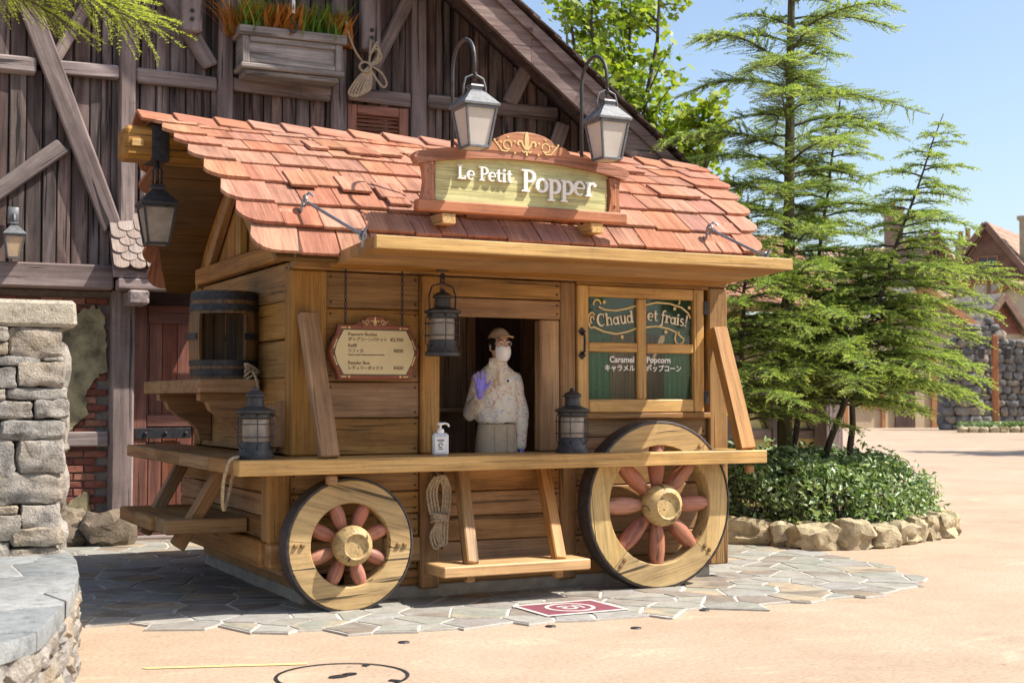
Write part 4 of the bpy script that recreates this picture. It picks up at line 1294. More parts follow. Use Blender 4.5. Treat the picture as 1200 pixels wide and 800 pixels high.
# barrel with a window cut in its side
BX, BY, BZ = -0.5, 1.22, 1.485
t = empty('barrel', (BX, BY, BZ), 0, 'old wooden barrel with square opening and dark hoops on the side shelf', 'barrel')
def br(z): return 0.222 + 0.022 * math.sin(math.pi * min(1, max(0, z / 0.61)))
op_dir = math.atan2(-0.85, -0.35)
NS = 18
for i in range(NS):
    a0 = op_dir + math.pi / NS * 2 * i - math.pi / NS * 3.5
    a1 = a0 + 2 * math.pi / NS - 0.012
    segs = [(0.0, 0.61)] if i > 3 else [(0.0, 0.12), (0.45, 0.61)]
    for (z0, z1) in segs:
        mb = MB()
        V = []; F = []; G = []
        n = 6 if z1 - z0 > 0.3 else 2
        off = random.uniform(-9, 9)
        for k in range(n + 1):
            z = z0 + (z1 - z0) * k / n
            for (a, r) in ((a0, br(z)), (a1, br(z)), (a1, br(z) - 0.025), (a0, br(z) - 0.025)):
                V.append((r * math.cos(a), r * math.sin(a), z)); G.append((z + off, a * 0.22, r))
        for k in range(n):
            for j in range(4):
                F.append((4 * k + j, 4 * k + (j + 1) % 4, 4 * k + 4 + (j + 1) % 4, 4 * k + 4 + j))
        F += [(3, 2, 1, 0), (4 * n, 4 * n + 1, 4 * n + 2, 4 * n + 3)]
        mb.add(V, F, G)
        mb.build('stave', M['barrelwood'], t, False, True)
for (z, h) in ((0.02, 0.05), (0.09, 0.04), (0.47, 0.045), (0.545, 0.055)):
    mb = MB(); mb.lathe([(br(z) + 0.001, z), (br(z) + 0.005, z), (br(z + h) + 0.005, z + h), (br(z + h) + 0.001, z + h)], None, 36); mb.build('hoop', M['iron'], t, 40, True)
for zz in (0.27,):
    mb = MB(); mb.lathe([(br(zz) + 0.001, zz), (br(zz) + 0.005, zz), (br(zz) + 0.005, zz + 0.045), (br(zz) + 0.001, zz + 0.045)], None, 30, 0, op_dir + 0.72, op_dir + 2 * math.pi - 0.72); mb.build('hoop', M['iron'], t, 40, True)
mb = MB(); mb.lathe([(0, 0.02), (0.2, 0.02), (0.2, 0.035), (0, 0.035)], None, 24); mb.lathe([(0, 0.56), (0.2, 0.56), (0.2, 0.58), (0, 0.58)], None, 24); mb.build('barrel_head', M['barrelwood'], t, False, True)

# ropes
def rope(name, pts, r, label, group=None, n=7, closed=False, sub=6):
    """smooth Catmull-Rom tube"""
    P = [Vector(p) for p in pts]; Q = []
    k = len(P)
    rng = range(k) if closed else range(k - 1)
    for i in rng:
        p0 = P[i - 1] if (closed or i > 0) else P[i]
        p1 = P[i]; p2 = P[(i + 1) % k]; p3 = P[(i + 2) % k] if (closed or i + 2 < k) else p2
        for s in range(sub):
            t_ = s / sub
            Q.append(0.5 * ((2 * p1) + (p2 - p0) * t_ + (2 * p0 - 5 * p1 + 4 * p2 - p3) * t_ * t_ + (3 * p1 - p0 - 3 * p2 + p3) * t_ ** 3))
    if not closed: Q.append(P[-1])
    return Q
def rope_thing(name, strands, r, label, base):
    mb = MB()
    for (pts, cl) in strands:
        mb.tube(rope(None, pts, r, None, closed=cl), r, 7, cl)
    t = empty(name, base, 0, label, 'rope')
    mb.build('strand', M['ropemat'], t, True)
    return t
st = []
hx, hy = 0.71, 0.235
for k in range(4):
    dx = (k - 1.5) * 0.022
    st.append(([(hx + dx * 0.6, hy - 0.01 - 0.005 * k, 0.835), (hx - 0.05 + dx, hy + 0.005, 0.74), (hx - 0.035 + dx, hy, 0.6), (hx + dx * 0.5 - 0.01, hy - 0.005, 0.52), (hx - 0.03 + dx, hy, 0.44), (hx - 0.01 + dx * 0.8, hy, 0.35 + 0.02 * k),
                (hx + 0.025 + dx * 0.8, hy, 0.37), (hx + 0.025 + dx, hy - 0.006, 0.5), (hx + 0.05 + dx * 0.8, hy, 0.62), (hx + 0.055 + dx * 0.8, hy, 0.75)], True))
for k in range(4):
    st.append(([(hx + 0.058 * math.cos(R(a)), hy - 0.002 + 0.035 * math.sin(R(a)), 0.53 + 0.016 * k - 0.01 * math.sin(R(a + 40 * k))) for a in range(0, 360, 45)], True))
rope_thing('rope_hank', st, 0.0095, 'knotted hank of beige rope hanging from a hook under the counter', (0.71, 0.24, 0.35))
rope_thing('rope_loop', [([(-0.55, 0.3, 0.988), (-0.66, 0.18, 0.988), (-0.74, 0.02, 0.99), (-0.79, -0.02, 0.97), (-0.81, 0.03, 0.86), (-0.8, 0.1, 0.74), (-0.76, 0.22, 0.66), (-0.7, 0.36, 0.7), (-0.66, 0.42, 0.8), (-0.64, 0.44, 0.88)], False)], 0.011,
           'single beige rope looping over the left corner of the counter', (-0.7, 0.1, 0.66))
st = []
for k in range(4):
    st.append(([(-0.42 + 0.085 * math.cos(R(a)) + 0.01 * k, 0.66 + 0.08 * math.sin(R(a)), 0.992 + 0.019 * k + 0.004 * math.sin(R(a * 2))) for a in range(0, 360, 45)], True))
rope_thing('rope_coil', st, 0.01, 'small coil of rope lying on the counter under the drilled bracket', (-0.42, 0.66, 0.98))
st = []
for k in range(5):
    st.append(([(-0.37 + (0.045 + 0.004 * k) * math.cos(R(a)), 1.01 + 0.05 * math.sin(R(a + 30 * k)) - 0.01 * k, 1.51 + 0.012 * k + 0.03 * math.cos(R(a + 50 * k))) for a in range(0, 360, 45)], True))
st.append(([(-0.37, 0.95, 1.54), (-0.36, 0.92, 1.5), (-0.345, 0.925, 1.45), (-0.33, 0.93, 1.4)], False))
rope_thing('rope_coil', st, 0.009, 'tangled coil of rope on the shelf beside the barrel', (-0.37, 1.0, 1.485))

# hand sanitiser
t = empty('sanitizer_bottle', (0.615, 0.0, 0.977), R(-20), 'clear pump bottle of hand sanitiser with white label on the counter', 'bottle')
def bottle_mat():
    m, nt, b = nmat('clear_plastic')
    b.inputs['Base Color'].default_value = (0.75, 0.8, 0.85, 1); b.inputs['Roughness'].default_value = 0.15
    b.inputs['Transmission Weight'].default_value = 0.25
    return m
mb = MB(); mb.cbox((0, 0, 0.075), (0.105, 0.06, 0.148), None, 0.016); mb.build('bottle', bottle_mat(), t, False, True)
mb = MB(); mb.cbox((0, -0.0312, 0.072), (0.074, 0.002, 0.1), None, 0.0005); mb.build('label', M['white'], t, False, True)
mb = MB()
for (dz, w) in ((0.106, 0.05), (0.096, 0.04), (0.046, 0.03)):
    mb.cbox((0.0, -0.033, dz), (w, 0.001, 0.005), None, 0.0002)
mb.ribbon(arc(0, 0.07, 0.013, 0.013, 0, 300, 10), 0.006, front(0, -0.0325, 0), 0.001)
mb.build('label_print', M['iron'], t, False, True)
mb = MB(); mb.lathe([(0.02, 0.148), (0.024, 0.15), (0.024, 0.172), (0.012, 0.178), (0.008, 0.182), (0.008, 0.2), (0.022, 0.203), (0.024, 0.212), (0.012, 0.218), (0, 0.219)], None, 16)
mb.tube([(0, 0, 0.209), (0.03, 0, 0.212), (0.05, 0, 0.206), (0.056, 0, 0.19)], 0.007, 8); mb.build('pump', M['white'], t, 50, True)
# ------------------------------------------------------------------ ground
mb = MB(); mb.add([(-150, -60, 0), (400, -60, 0), (400, 400, 0), (-150, 400, 0)], [(0, 1, 2, 3)])
g = mb.build('plaza_ground', M['plaza']); tag(g, kind='structure')

def clip_poly(P, nx, ny, d):
    out = []
    for i in range(len(P)):
        a = P[i]; b = P[(i + 1) % len(P)]
        sa = a[0] * nx + a[1] * ny - d; sb = b[0] * nx + b[1] * ny - d
        if sa <= 0: out.append(a)
        if (sa < 0 < sb) or (sb < 0 < sa):
            t_ = sa / (sa - sb); out.append((a[0] + (b[0] - a[0]) * t_, a[1] + (b[1] - a[1]) * t_))
    return out
def voronoi(seeds, rad):
    cells = []
    for i, s in enumerate(seeds):
        P = [(s[0] + rad * math.cos(R(a)), s[1] + rad * math.sin(R(a))) for a in range(0, 360, 30)]
        for j, q in enumerate(seeds):
            if i == j: continue
            dx, dy = q[0] - s[0], q[1] - s[1]
            if dx * dx + dy * dy > 4 * rad * rad: continue
            L = math.hypot(dx, dy)
            P = clip_poly(P, dx / L, dy / L, ((q[0] + s[0]) / 2 * dx + (q[1] + s[1]) / 2 * dy) / L)
            if len(P) < 3: break
        cells.append(P)
    return cells
def inside(p, poly):
    c = False; n = len(poly)
    for i in range(n):
        a, b = poly[i], poly[i - 1]
        if (a[1] > p[1]) != (b[1] > p[1]) and p[0] < (b[0] - a[0]) * (p[1] - a[1]) / (b[1] - a[1]) + a[0]: c = not c
    return c

def clip_to(P, C):
    # clip convex cell P with polygon C (treated edge by edge along the gently curved front, C convex)
    n = len(C); area = sum(C[i][0] * C[(i + 1) % n][1] - C[(i + 1) % n][0] * C[i][1] for i in range(n))
    for i in range(n):
        a, b = C[i], C[(i + 1) % n]
        dx, dy = b[0] - a[0], b[1] - a[1]; L = math.hypot(dx, dy)
        nx_, ny_ = dy / L, -dx / L
        if area < 0: nx_, ny_ = -nx_, -ny_
        P = clip_poly(P, nx_, ny_, a[0] * nx_ + a[1] * ny_)
        if len(P) < 3: return []
    return P
def parea(P): return abs(sum(P[i][0] * P[(i + 1) % len(P)][1] - P[(i + 1) % len(P)][0] * P[i][1] for i in range(len(P)))) / 2
def inset_poly(P, g):
    n = len(P); ar = sum(P[i][0] * P[(i + 1) % n][1] - P[(i + 1) % n][0] * P[i][1] for i in range(n)); E = []
    for i in range(n):
        a, b = P[i], P[(i + 1) % n]; dx, dy = b[0] - a[0], b[1] - a[1]; L = math.hypot(dx, dy)
        if L < 1e-6: continue
        s = 1 if ar > 0 else -1
        E.append((dy / L * s, -dx / L * s, (a[0] * dy - a[1] * dx) / L * s - g))
    for (nx_, ny_, d_) in E:
        P = clip_poly(P, nx_, ny_, d_)
        if len(P) < 3: return []
    return P
FLAGREG = [(-1.8, 0.75), (-1.4, 0.15), (-1.0, -0.3), (-0.55, -0.62), (0.1, -0.84), (0.9, -0.95), (1.7, -0.98), (2.5, -0.97), (3.4, -0.9), (4.0, -0.75), (4.4, -0.45), (4.65, 0.1), (4.75, 0.8), (4.75, 1.6), (4.6, 3.0), (4.4, 5.1), (-1.9, 5.1)]
seeds = []
rs = random.Random(11)
for iy in range(-7, 25):
    for ix in range(-9, 20):
        x = ix * 0.34 + (0.17 if iy % 2 else 0) + rs.uniform(-0.17, 0.17); y = iy * 0.24 + rs.uniform(-0.12, 0.12)
        if -2.6 < x < 5.6 and -1.7 < y < 5.7: seeds.append((x, y))
cells = voronoi(seeds, 0.6)
PAV = empty('flagstone_paving', (1.4, 1.6, 0), 0, kind='structure')
gr = MB(); FL = []
for s, P in zip(seeds, cells):
    if len(P) < 3: continue
    A0 = parea(P); Pc = clip_to(P, FLAGREG)
    if len(Pc) < 3 or parea(Pc) < 0.3 * A0: continue
    if parea(Pc) < 0.72 * A0: P = Pc
    if parea(P) < 0.02: continue
    gr.prism([(p[0], p[1]) for p in P], flat(0, 0, 0.001), 0.0115)
    if 0.15 < s[0] < 2.7 and 0.75 < s[1] < 2.7: continue
    if s[1] > 2.75 and s[0] > 0.45 and s[0] < 3.6: continue
    cx = sum(p[0] for p in P) / len(P); cy = sum(p[1] for p in P) / len(P)
    # uneven outline : subdivide edges and roughen
    Q = []
    P = inset_poly(P, rs.uniform(0.007, 0.012))
    if len(P) < 3: continue
    for i in range(len(P)):
        a, b = P[i], P[(i + 1) % len(P)]
        L = math.hypot(b[0] - a[0], b[1] - a[1])
        if L < 0.03: continue
        Q.append(a)
        if L > 0.14:
            t_ = rs.uniform(0.35, 0.65); w = rs.uniform(-0.01, 0.004)
            nx_, ny_ = (b[1] - a[1]) / L, -(b[0] - a[0]) / L
            Q.append((a[0] + (b[0] - a[0]) * t_ + nx_ * w, a[1] + (b[1] - a[1]) * t_ + ny_ * w))
    if len(Q) < 3: continue
    Q = [(p[0] - cx, p[1] - cy) for p in Q]
    FL.append((math.hypot(cx - CAM.x, cy - CAM.y), cx, cy, Q))
FL.sort(key=lambda q: q[0])
rest = MB()
for k, (d_, cx, cy, Q) in enumerate(FL):
    th = 0.0105 + rs.uniform(-0.001, 0.002)
    if k < 300:
        mb = MB(); mb.prism(Q, Matrix.Identity(4), th, 0, None, 0.004)
        link_mesh('flagstone', mb.mesh('flagstone', M['flag']), PAV, (cx - 1.4, cy - 1.6, 0.0065))
    else:
        rest.prism(Q, Matrix.Translation((cx, cy, 0.0065)), th, 0, None, 0.004)
if rest.v:
    o = rest.build('far_flagstones', M['flag'], PAV); o['kind'] = 'stuff'
gr.build('grout', M['grout'], PAV)

# manhole, inlaid in the concrete
t = empty('manhole_cover', (-0.72, -1.84, 0), R(10), 'round manhole cover filled with plaza concrete, dark iron rim', 'manhole cover')
mb = MB()
n = 48
V = [(r * math.cos(2 * math.pi * i / n), r * math.sin(2 * math.pi * i / n), 0.004) for r in (0.31, 0.328) for i in range(n)]
mb.add(V, [(i, n + i, n + (i + 1) % n, (i + 1) % n)[::-1][::-1] for i in range(n)])
for a in (35, 215, 300):
    mb.cbox((0.285 * math.cos(R(a)), 0.285 * math.sin(R(a)), 0.004), (0.05, 0.03, 0.006), rotm(0, 0, R(a)), 0.001)
mb.build('rim', M['iron'], t, False, True)
mb = MB(); mb.prism([(0.055 * math.cos(R(a)), 0.03 * math.sin(R(a))) for a in range(0, 360, 30)], flat(-0.02, 0.0, 0.002), 0.004)
mb.prism([(0.04 * math.cos(R(a)), 0.028 * math.sin(R(a))) for a in range(0, 360, 30)], flat(0.05, 0.015, 0.002), 0.004)
mb.build('lift_keyhole', M['iron'], t, False, True)
for (x, y, lb) in ((0.88, -1.02, 'tiny dark ground plug just in front of the red floor square'), (1.3, -1.3, 'tiny dark ground plug nearest the viewer in open concrete'), (-0.1, -1.12, 'tiny dark ground plug below the smaller wheel'), (2.05, -0.92, 'tiny dark ground plug below the larger wheel')):
    mb = MB(); mb.lathe([(0.0, 0.007), (0.03, 0.007), (0.034, 0.002)], Matrix.Translation((x, y, 0)), 14); tag(mb.build('ground_plug', M['iron']), lb, 'plug', 'small plugs set in the paving')
mb = MB(); mb.add([(-1.55, -1.19, 0.004), (-1.535, -1.232, 0.004), (-0.78, -1.485, 0.004), (-0.765, -1.445, 0.004)], [(0, 1, 2, 3)]); tag(mb.build('yellow_marking_line', M['yellowline']), kind='structure')
# red queue square with a white emblem
t = empty('floor_marking', (1.27, -0.56, 0.022), R(1), 'magenta square with white border and round white emblem painted on paving', 'floor marking')
mb = MB(); mb.bx(-0.27, 0.27, -0.205, 0.205, 0, 0.003, 0.0005); mb.build('red_field', M['redpaint'], t, False, True)
mb = MB()
for (x0, x1, y0, y1) in ((-0.3, 0.3, -0.235, -0.206), (-0.3, 0.3, 0.206, 0.235), (-0.3, -0.271, -0.205, 0.205), (0.271, 0.3, -0.205, 0.205)):
    mb.bx(x0, x1, y0, y1, 0, 0.0035, 0.0005)
mb.build('white_border', M['floorwhite'], t, False, True)
mb = MB(); T = flat(0, 0, 0.0032)
mb.ribbon(arc(0, 0, 0.15, 0.15, 0, 345, 30), 0.026, T, 0.002, 0, True)
mb.ribbon([(-0.07, 0.05), (-0.02, 0.06), (0.03, 0.03), (0.04, -0.02), (0.0, -0.06), (-0.05, -0.05), (-0.06, -0.01), (-0.02, 0.01)], 0.022, T, 0.0024)
mb.ribbon([(0.05, 0.07), (0.08, 0.02), (0.075, -0.05)], 0.02, T, 0.0024)
mb.build('round_emblem', M['floorwhite'], t, False, True)

# ------------------------------------------------------------------ rough stones
def stone_geo(w, d, h, seed, n=4, p=4.5, amp=0.09, fr=1.6):
    """rounded, roughened block centred at the origin"""
    idx = {}; V = []; F = []
    def vid(q):
        k = tuple(round(c, 4) for c in q)
        if k not in idx: idx[k] = len(V); V.append(k)
        return idx[k]
    for a in range(3):
        for s in (-1, 1):
            b, c = (a + 1) % 3, (a + 2) % 3
            for i in range(n):
                for j in range(n):
                    q = []
                    for (ii, jj) in ((i, j), (i + 1, j), (i + 1, j + 1), (i, j + 1)):
                        v = [0, 0, 0]; v[a] = s; v[b] = -1 + 2 * ii / n; v[c] = -1 + 2 * jj / n
                        q.append(vid(v))
                    F.append(tuple(q if s > 0 else q[::-1]))
    out = []
    o = Vector((seed * 3.17 % 50, seed * 1.73 % 40, seed * 7.7 % 30))
    m = min(w, d, h)
    for v in V:
        L = (abs(v[0]) ** p + abs(v[1]) ** p + abs(v[2]) ** p) ** (1 / p)
        q = Vector((v[0] / L, v[1] / L, v[2] / L))
        nz = noise.noise_vector(q * fr + o) * amp * 2.2
        out.append((q.x * w / 2 + nz.x * m, q.y * d / 2 + nz.y * m, q.z * h / 2 + nz.z * m))
    return out, F
def stone_obj(name, mat, parent, c, size, seed, rz=0.0, n=4, p=4.5, amp=0.09, ry=0.0):
    V, F = stone_geo(size[0], size[1], size[2], seed, n, p, amp)
    mb = MB(); mb.add(V, F)
    me = mb.mesh(name, mat, 35)
    inv = wm(parent).inverted() if parent is not None else Matrix.Identity(4)
    return link_mesh(name, me, parent, tuple(inv @ Vector(c)), (0, ry, rz) if parent is None else (0, ry, rz))

# stone pillar at the left
PX0 = -1.79; YP = -0.3
def pxz(px, py):   # crop pixel -> pillar face metres
    x = px * 0.375; y = 340 + py * 0.375
    return (-1.79 + (x - 82) * 0.00508, 1.35 + (467 - y) * 0.00462)
PIL = empty('stone_pillar', (-2.2, -0.05, 0), 0, 'rough stone gate pillar with pale flat capstone at left', 'pillar')
mb = MB(); mb.bx(-2.7, -1.81, -0.26, 0.35, 0, 1.73, 0.02); mb.build('core', M['mortar'], PIL)
ST = [(0, 55, 110, 158), (57, 202, 110, 212), (0, 55, 160, 203), (8, 145, 205, 236), (0, 78, 238, 305), (80, 208, 222, 300), (0, 48, 307, 343), (50, 218, 302, 342), (0, 123, 345, 404), (127, 222, 342, 402), (-30, 26, 405, 465), (33, 212, 405, 466), (0, 75, 468, 580), (80, 212, 464, 574), (10, 205, 574, 670), (0, 88, 672, 700), (95, 203, 672, 752), (-10, 97, 702, 780), (68, 212, 742, 802), (-20, 66, 784, 850), (60, 205, 806, 860), (20, 210, 862, 920), (147, 208, 205, 220), (-60, 8, 205, 236), (-60, 8, 574, 670)]
for i, (a, b, c, d) in enumerate(ST):
    x0, z1 = pxz(a, c); x1, z0 = pxz(b, d)
    w, h = x1 - x0 - 0.006, z1 - z0 - 0.005
    stone_obj('stone', M['stone'], PIL, ((x0 + x1) / 2, -0.28 + random.uniform(-0.012, 0.012), (z0 + z1) / 2), (w * 1.03, 0.16, h * 1.06), i + 3, 0, 6, 7.5, 0.06)
for k in range(5):      # left return and far side, turned away from the plaza
    stone_obj('stone', M['stone'], PIL, (-2.5 + 0.02 * k, -0.27, 0.2 + 0.33 * k), (0.5, 0.18, 0.32), 60 + k)
    stone_obj('stone', M['stone'], PIL, (-1.82, 0.08, 0.2 + 0.33 * k), (0.16, 0.55, 0.32), 70 + k)
    stone_obj('stone', M['stone'], PIL, (-2.68, 0.05, 0.2 + 0.33 * k), (0.16, 0.6, 0.32), 80 + k)
mb = MB(); mb.cbox((-2.25, -0.0, 1.815), (1.0, 0.74, 0.15), None, 0.02, 0, 0.006); mb.build('capstone', M['capstone'], PIL)

# low curved slate-capped wall in the foreground
LW = empty('low_slate_wall', (-2.6, -1.8, 0), 0, 'low curved wall of rough stones under a blue-grey slate cap, left foreground', 'wall')
EDGE = [(-1.79, 0.1), (-1.80, -0.5), (-1.9, -1.27), (-2.0, -1.75), (-2.11, -2.2), (-2.29, -2.83), (-2.43, -3.06), (-2.75, -3.42), (-3.2, -3.75), (-3.8, -3.95), (-4.4, -3.9)]
_E = []
for i in range(len(EDGE) - 1):
    p0 = EDGE[max(0, i - 1)]; p1 = EDGE[i]; p2 = EDGE[i + 1]; p3 = EDGE[min(len(EDGE) - 1, i + 2)]
    for q in range(4):
        t_ = q / 4
        _E.append(tuple(0.5 * (2 * p1[k] + (p2[k] - p0[k]) * t_ + (2 * p0[k] - 5 * p1[k] + 4 * p2[k] - p3[k]) * t_ ** 2 + (3 * p1[k] - p0[k] - 3 * p2[k] + p3[k]) * t_ ** 3) for k in (0, 1)))
EDGE = _E + [EDGE[-1]]
def edge_at(s):
    acc = 0
    for i in range(len(EDGE) - 1):
        L = math.hypot(EDGE[i + 1][0] - EDGE[i][0], EDGE[i + 1][1] - EDGE[i][1])
        if s <= acc + L or i == len(EDGE) - 2:
            t_ = (s - acc) / L
            d = ((EDGE[i + 1][0] - EDGE[i][0]) / L, (EDGE[i + 1][1] - EDGE[i][1]) / L)
            return (EDGE[i][0] + d[0] * L * t_, EDGE[i][1] + d[1] * L * t_), d
        acc += L
core = [(p[0] - 0.13, p[1] + 0.02) for p in EDGE] + [(-4.6, -3.0), (-4.6, 0.1)]
mb = MB(); mb.prism(core[::-1], flat(0, 0, 0), 0.42); mb.build('core', M['mortar'], LW)
s = 0.05; k = 0
rs2 = random.Random(5)
for row in range(4):
    s = rs2.uniform(0, 0.15)
    while s < 5.2:
        w = rs2.uniform(0.13, 0.3)
        (x, y), d = edge_at(s + w / 2)
        nrm = (-d[1], d[0])          # outwards (towards +x / -y)
        h = 0.11
        stone_obj('stone', M['stone'], LW, (x - nrm[0] * -0.0 - 0.055, y, 0.06 + row * 0.103 + rs2.uniform(-0.01, 0.01)), (w * 1.04, 0.17, h * rs2.uniform(0.95, 1.25)), 100 + k, math.atan2(d[1], d[0]), 4, 3.5, 0.13)
        s += w; k += 1
capP = [(p[0] + 0.03, p[1] - 0.015) for p in EDGE] + [(-4.6, -3.0), (-4.6, 0.1)]
sd = []
rs3 = random.Random(23)
for iy in range(-10, 2):
    for ix in range(-10, -2):
        x = ix * 0.62 + rs3.uniform(-0.2, 0.2) + (0.3 if iy % 2 else 0); y = iy * 0.52 + rs3.uniform(-0.18, 0.18)
        sd.append((x, y))
for s_, P in zip(sd, voronoi(sd, 0.75)):
    if len(P) < 3: continue
    P = clip_to(P, capP)
    if len(P) < 3: continue
    cx = sum(p[0] for p in P) / len(P); cy = sum(p[1] for p in P) / len(P)
    ar = abs(sum(P[i][0] * P[(i + 1) % len(P)][1] - P[(i + 1) % len(P)][0] * P[i][1] for i in range(len(P)))) / 2
    if ar < 0.0008: continue
    Q = [((p[0] - cx) * (1 - 0.007 / max(0.04, math.hypot(p[0] - cx, p[1] - cy))), (p[1] - cy) * (1 - 0.007 / max(0.04, math.hypot(p[0] - cx, p[1] - cy)))) for p in P]
    mb = MB(); mb.prism(Q, Matrix.Identity(4), 0.075 + rs3.uniform(-0.004, 0.004), 0, None, 0.008)
    link_mesh('slate', mb.mesh('slate', M['slate'], 40), LW, tuple(wm(LW).inverted() @ Vector((cx, cy, 0.425))))
mb = MB(); mb.prism([(p[0] - 0.012, p[1]) for p in capP[:len(EDGE)]][::-1] + [(-4.58, 0.08), (-4.58, -3.0)], flat(0, 0, 0.422), 0.071); mb.build('joint_mortar', M['grout'], LW)

# ------------------------------------------------------------------ timber building
BLD = empty('timber_building', (-0.2, 5.0, 0), R(-2.9), 'large weathered plank and beam gabled house behind the food stand', 'building')
def bpart(name, mat, fn, smooth=False, parent=None):
    mb = MB(); fn(mb); return mb.build(name, mat, parent or BLD, smooth, True)
tm, tb = M['timber'], M['timberbeam']
def roofz(u): return 5.56 - 0.765 * (u - 3.04) if u > -1 else 5.56 - 0.765 * (-4.04) - 0.765 * (-1 - u)
PW = []
u = -3.7
rb_ = random.Random(3)
while u < 5.55:
    w = rb_.choice((0.08, 0.1, 0.115, 0.13, 0.15, 0.16))
    PW.append((u, u + w)); u += w
npl = 0
for (a, b) in PW:
    for (z0, z1) in ((2.55, 4.42), (4.47, 6.4)):
        top = min(roofz(b) - 0.02, z1)
        if top < z0 + 0.15: continue
        mb = MB(); dv = rb_.uniform(-0.01, 0.012)
        mb.bx(a + 0.005, b - 0.005, 0.03 + dv, 0.07 + dv, z0, top, 0.008, 2, 0.004)
        if top < z1 - 1e-6:
            mid = (z0 + top) / 2
            mb.v = [(v[0], v[1], v[2] + (max(0, roofz(v[0]) - roofz(b)) if v[2] > mid else 0)) for v in mb.v]
        mb.build('plank', tm, BLD, False, True); npl += 1
# wall body behind the boards
def wallbody(m):
    P = [(-3.7, 0.0), (5.55, 0.0), (5.55, roofz(5.55) - 0.05), (-1.0, roofz(-1) - 0.05), (-3.7, roofz(-3.7) - 0.05)]
    m.prism(P, front(0, 0.35, 0), 0.2)
    m.bx(5.4, 5.55, 0.36, 7.0, 0, roofz(5.55) - 0.1); m.bx(-3.7, -3.55, 0.36, 7.0, 0, 6.0); m.bx(-3.54, 5.39, 6.8, 7.0, 0, 3.6)
bpart('wall_core', M['timberdark'], wallbody)
def beam(p0, p1, w, v0=-0.055, dp=0.09):
    def f(m):
        d = Vector((p1[0] - p0[0], 0, p1[1] - p0[1]))
        m.bar((p0[0], v0 + dp / 2, p0[1]), (p1[0], v0 + dp / 2, p1[1]), dp, w, Vector((0, 0, 1)) if abs(d.normalized().z) < 0.7 else Vector((1, 0, 0)), 0.016, 0.011)
    return bpart('beam', tb, f)
# posts
for (u0, u1) in ((-0.318, -0.17), (0.612, 0.752), (1.77, 1.925), (2.63, 2.8)):
    beam(((u0 + u1) / 2, 2.62), ((u0 + u1) / 2, min(6.6, roofz(u1) - 0.1)), u1 - u0, -0.06)
# horizontal rails between posts
for (u0, u1, z) in ((-3.7, -1.075, 4.445), (-0.945, -0.323, 4.445), (-0.165, 0.607, 4.435), (0.757, 1.765, 4.437), (1.93, 2.625, 4.452), (2.805, 4.32, 4.46)):
    beam((u0, z + 0.008), (u1, z - 0.005), 0.14 if u0 > -2 else 0.15, -0.048)
# diagonals
beam((-1.28, 5.35), (-0.36, 2.95), 0.19, -0.07)
beam((-1.75, 2.95), (-0.82, 3.72), 0.15, -0.045)
beam((-0.9, 4.53), (-0.42, 5.45), 0.12, -0.045)
beam((-0.1, 5.6), (0.55, 4.6), 0.17, -0.045)
beam((2.22, 4.75), (2.75, 5.8), 0.14, -0.045)
beam((3.75, 4.52), (4.0, 4.98), 0.15, -0.045)
beam((3.9, 3.0), (4.4, 4.35), 0.15, -0.045)
for (u, z) in ((0.335, 4.89), (2.15, 4.9)):
    bpart('beam_stub', tb, lambda m: m.bx(u - 0.1, u + 0.1, -0.16, -0.02, z, z + 1.5, 0.015, 2))
    bpart('beam_pegs', M['iron'], lambda m: [m.lathe([(0, 0.02), (0.02, 0.015), (0.022, 0)], front(u, -0.16, z + q), 10) for q in (0.12, 0.2)])
# sill beam and corner over the brick
bpart('sill_beam', tb, lambda m: m.bx(-3.7, -0.36, -0.16, 0.1, 2.375, 2.6, 0.015, 0, 0.006))
# lower storey
def bricks():
    me = None
    rows = int(2.36 / 0.072)
    cnt = 0
    for r in range(rows):
        off = 0.1 if r % 2 else 0.0
        for c in range(-2, 6):
            u0 = -1.5 + c * 0.205 + off
            if u0 + 0.195 > -0.36: continue
            mb = MB(); mb.cbox((0, 0, 0), (0.195 + rb_.uniform(-0.006, 0.004), 0.08, 0.061), None, 0.006, 0, 0.003)
            o = link_mesh('brick', mb.mesh('brick', M['brick']), BLD, (u0 + 0.098, 0.13 + rb_.uniform(-0.006, 0.006), 0.04 + r * 0.072)); cnt += 1
    return cnt
bricks()
def morebricks(m):
    for r in range(32):
        for c in range(10):
            u0 = -3.66 + c * 0.205 + (0.1 if r % 2 else 0)
            if u0 + 0.195 < -1.9 + (0.1 if r % 2 else 0): m.cbox((u0 + 0.098, 0.13 + rb_.uniform(-0.006, 0.006), 0.04 + r * 0.072), (0.195, 0.08, 0.061), None, 0.006, 0, 0.003)
bpart('hidden_bricks', M['brick'], morebricks)['kind'] = 'stuff'
bpart('mortar_bed', M['mortar'], lambda m: m.bx(-3.7, -0.36, 0.115, 0.155, 0, 2.37, 0.004))
def patch(m, pts, v):
    P = []
    n = len(pts)
    for i in range(n):
        a, b = pts[i], pts[(i + 1) % n]
        for k in range(5):
            t_ = k / 5
            P.append((a[0] + (b[0] - a[0]) * t_ + rb_.uniform(-0.018, 0.018), a[1] + (b[1] - a[1]) * t_ + rb_.uniform(-0.018, 0.018)))
    m.prism(P, front(0, v + 0.03, 0), 0.035, 0, None, 0.006)
def pz(px, py): return (-0.745 + (px * 0.375 - 80) * 0.0077, 2.33 - (py * 0.375 - 5) * 0.008)
bpart('plaster_patch', M['plaster'], lambda m: patch(m, [pz(*q) for q in ((150, 470), (228, 440), (275, 385), (272, 330), (300, 275), (340, 250), (335, 150), (318, 60), (290, 45), (245, 70), (150, 80))][::1], 0.07))
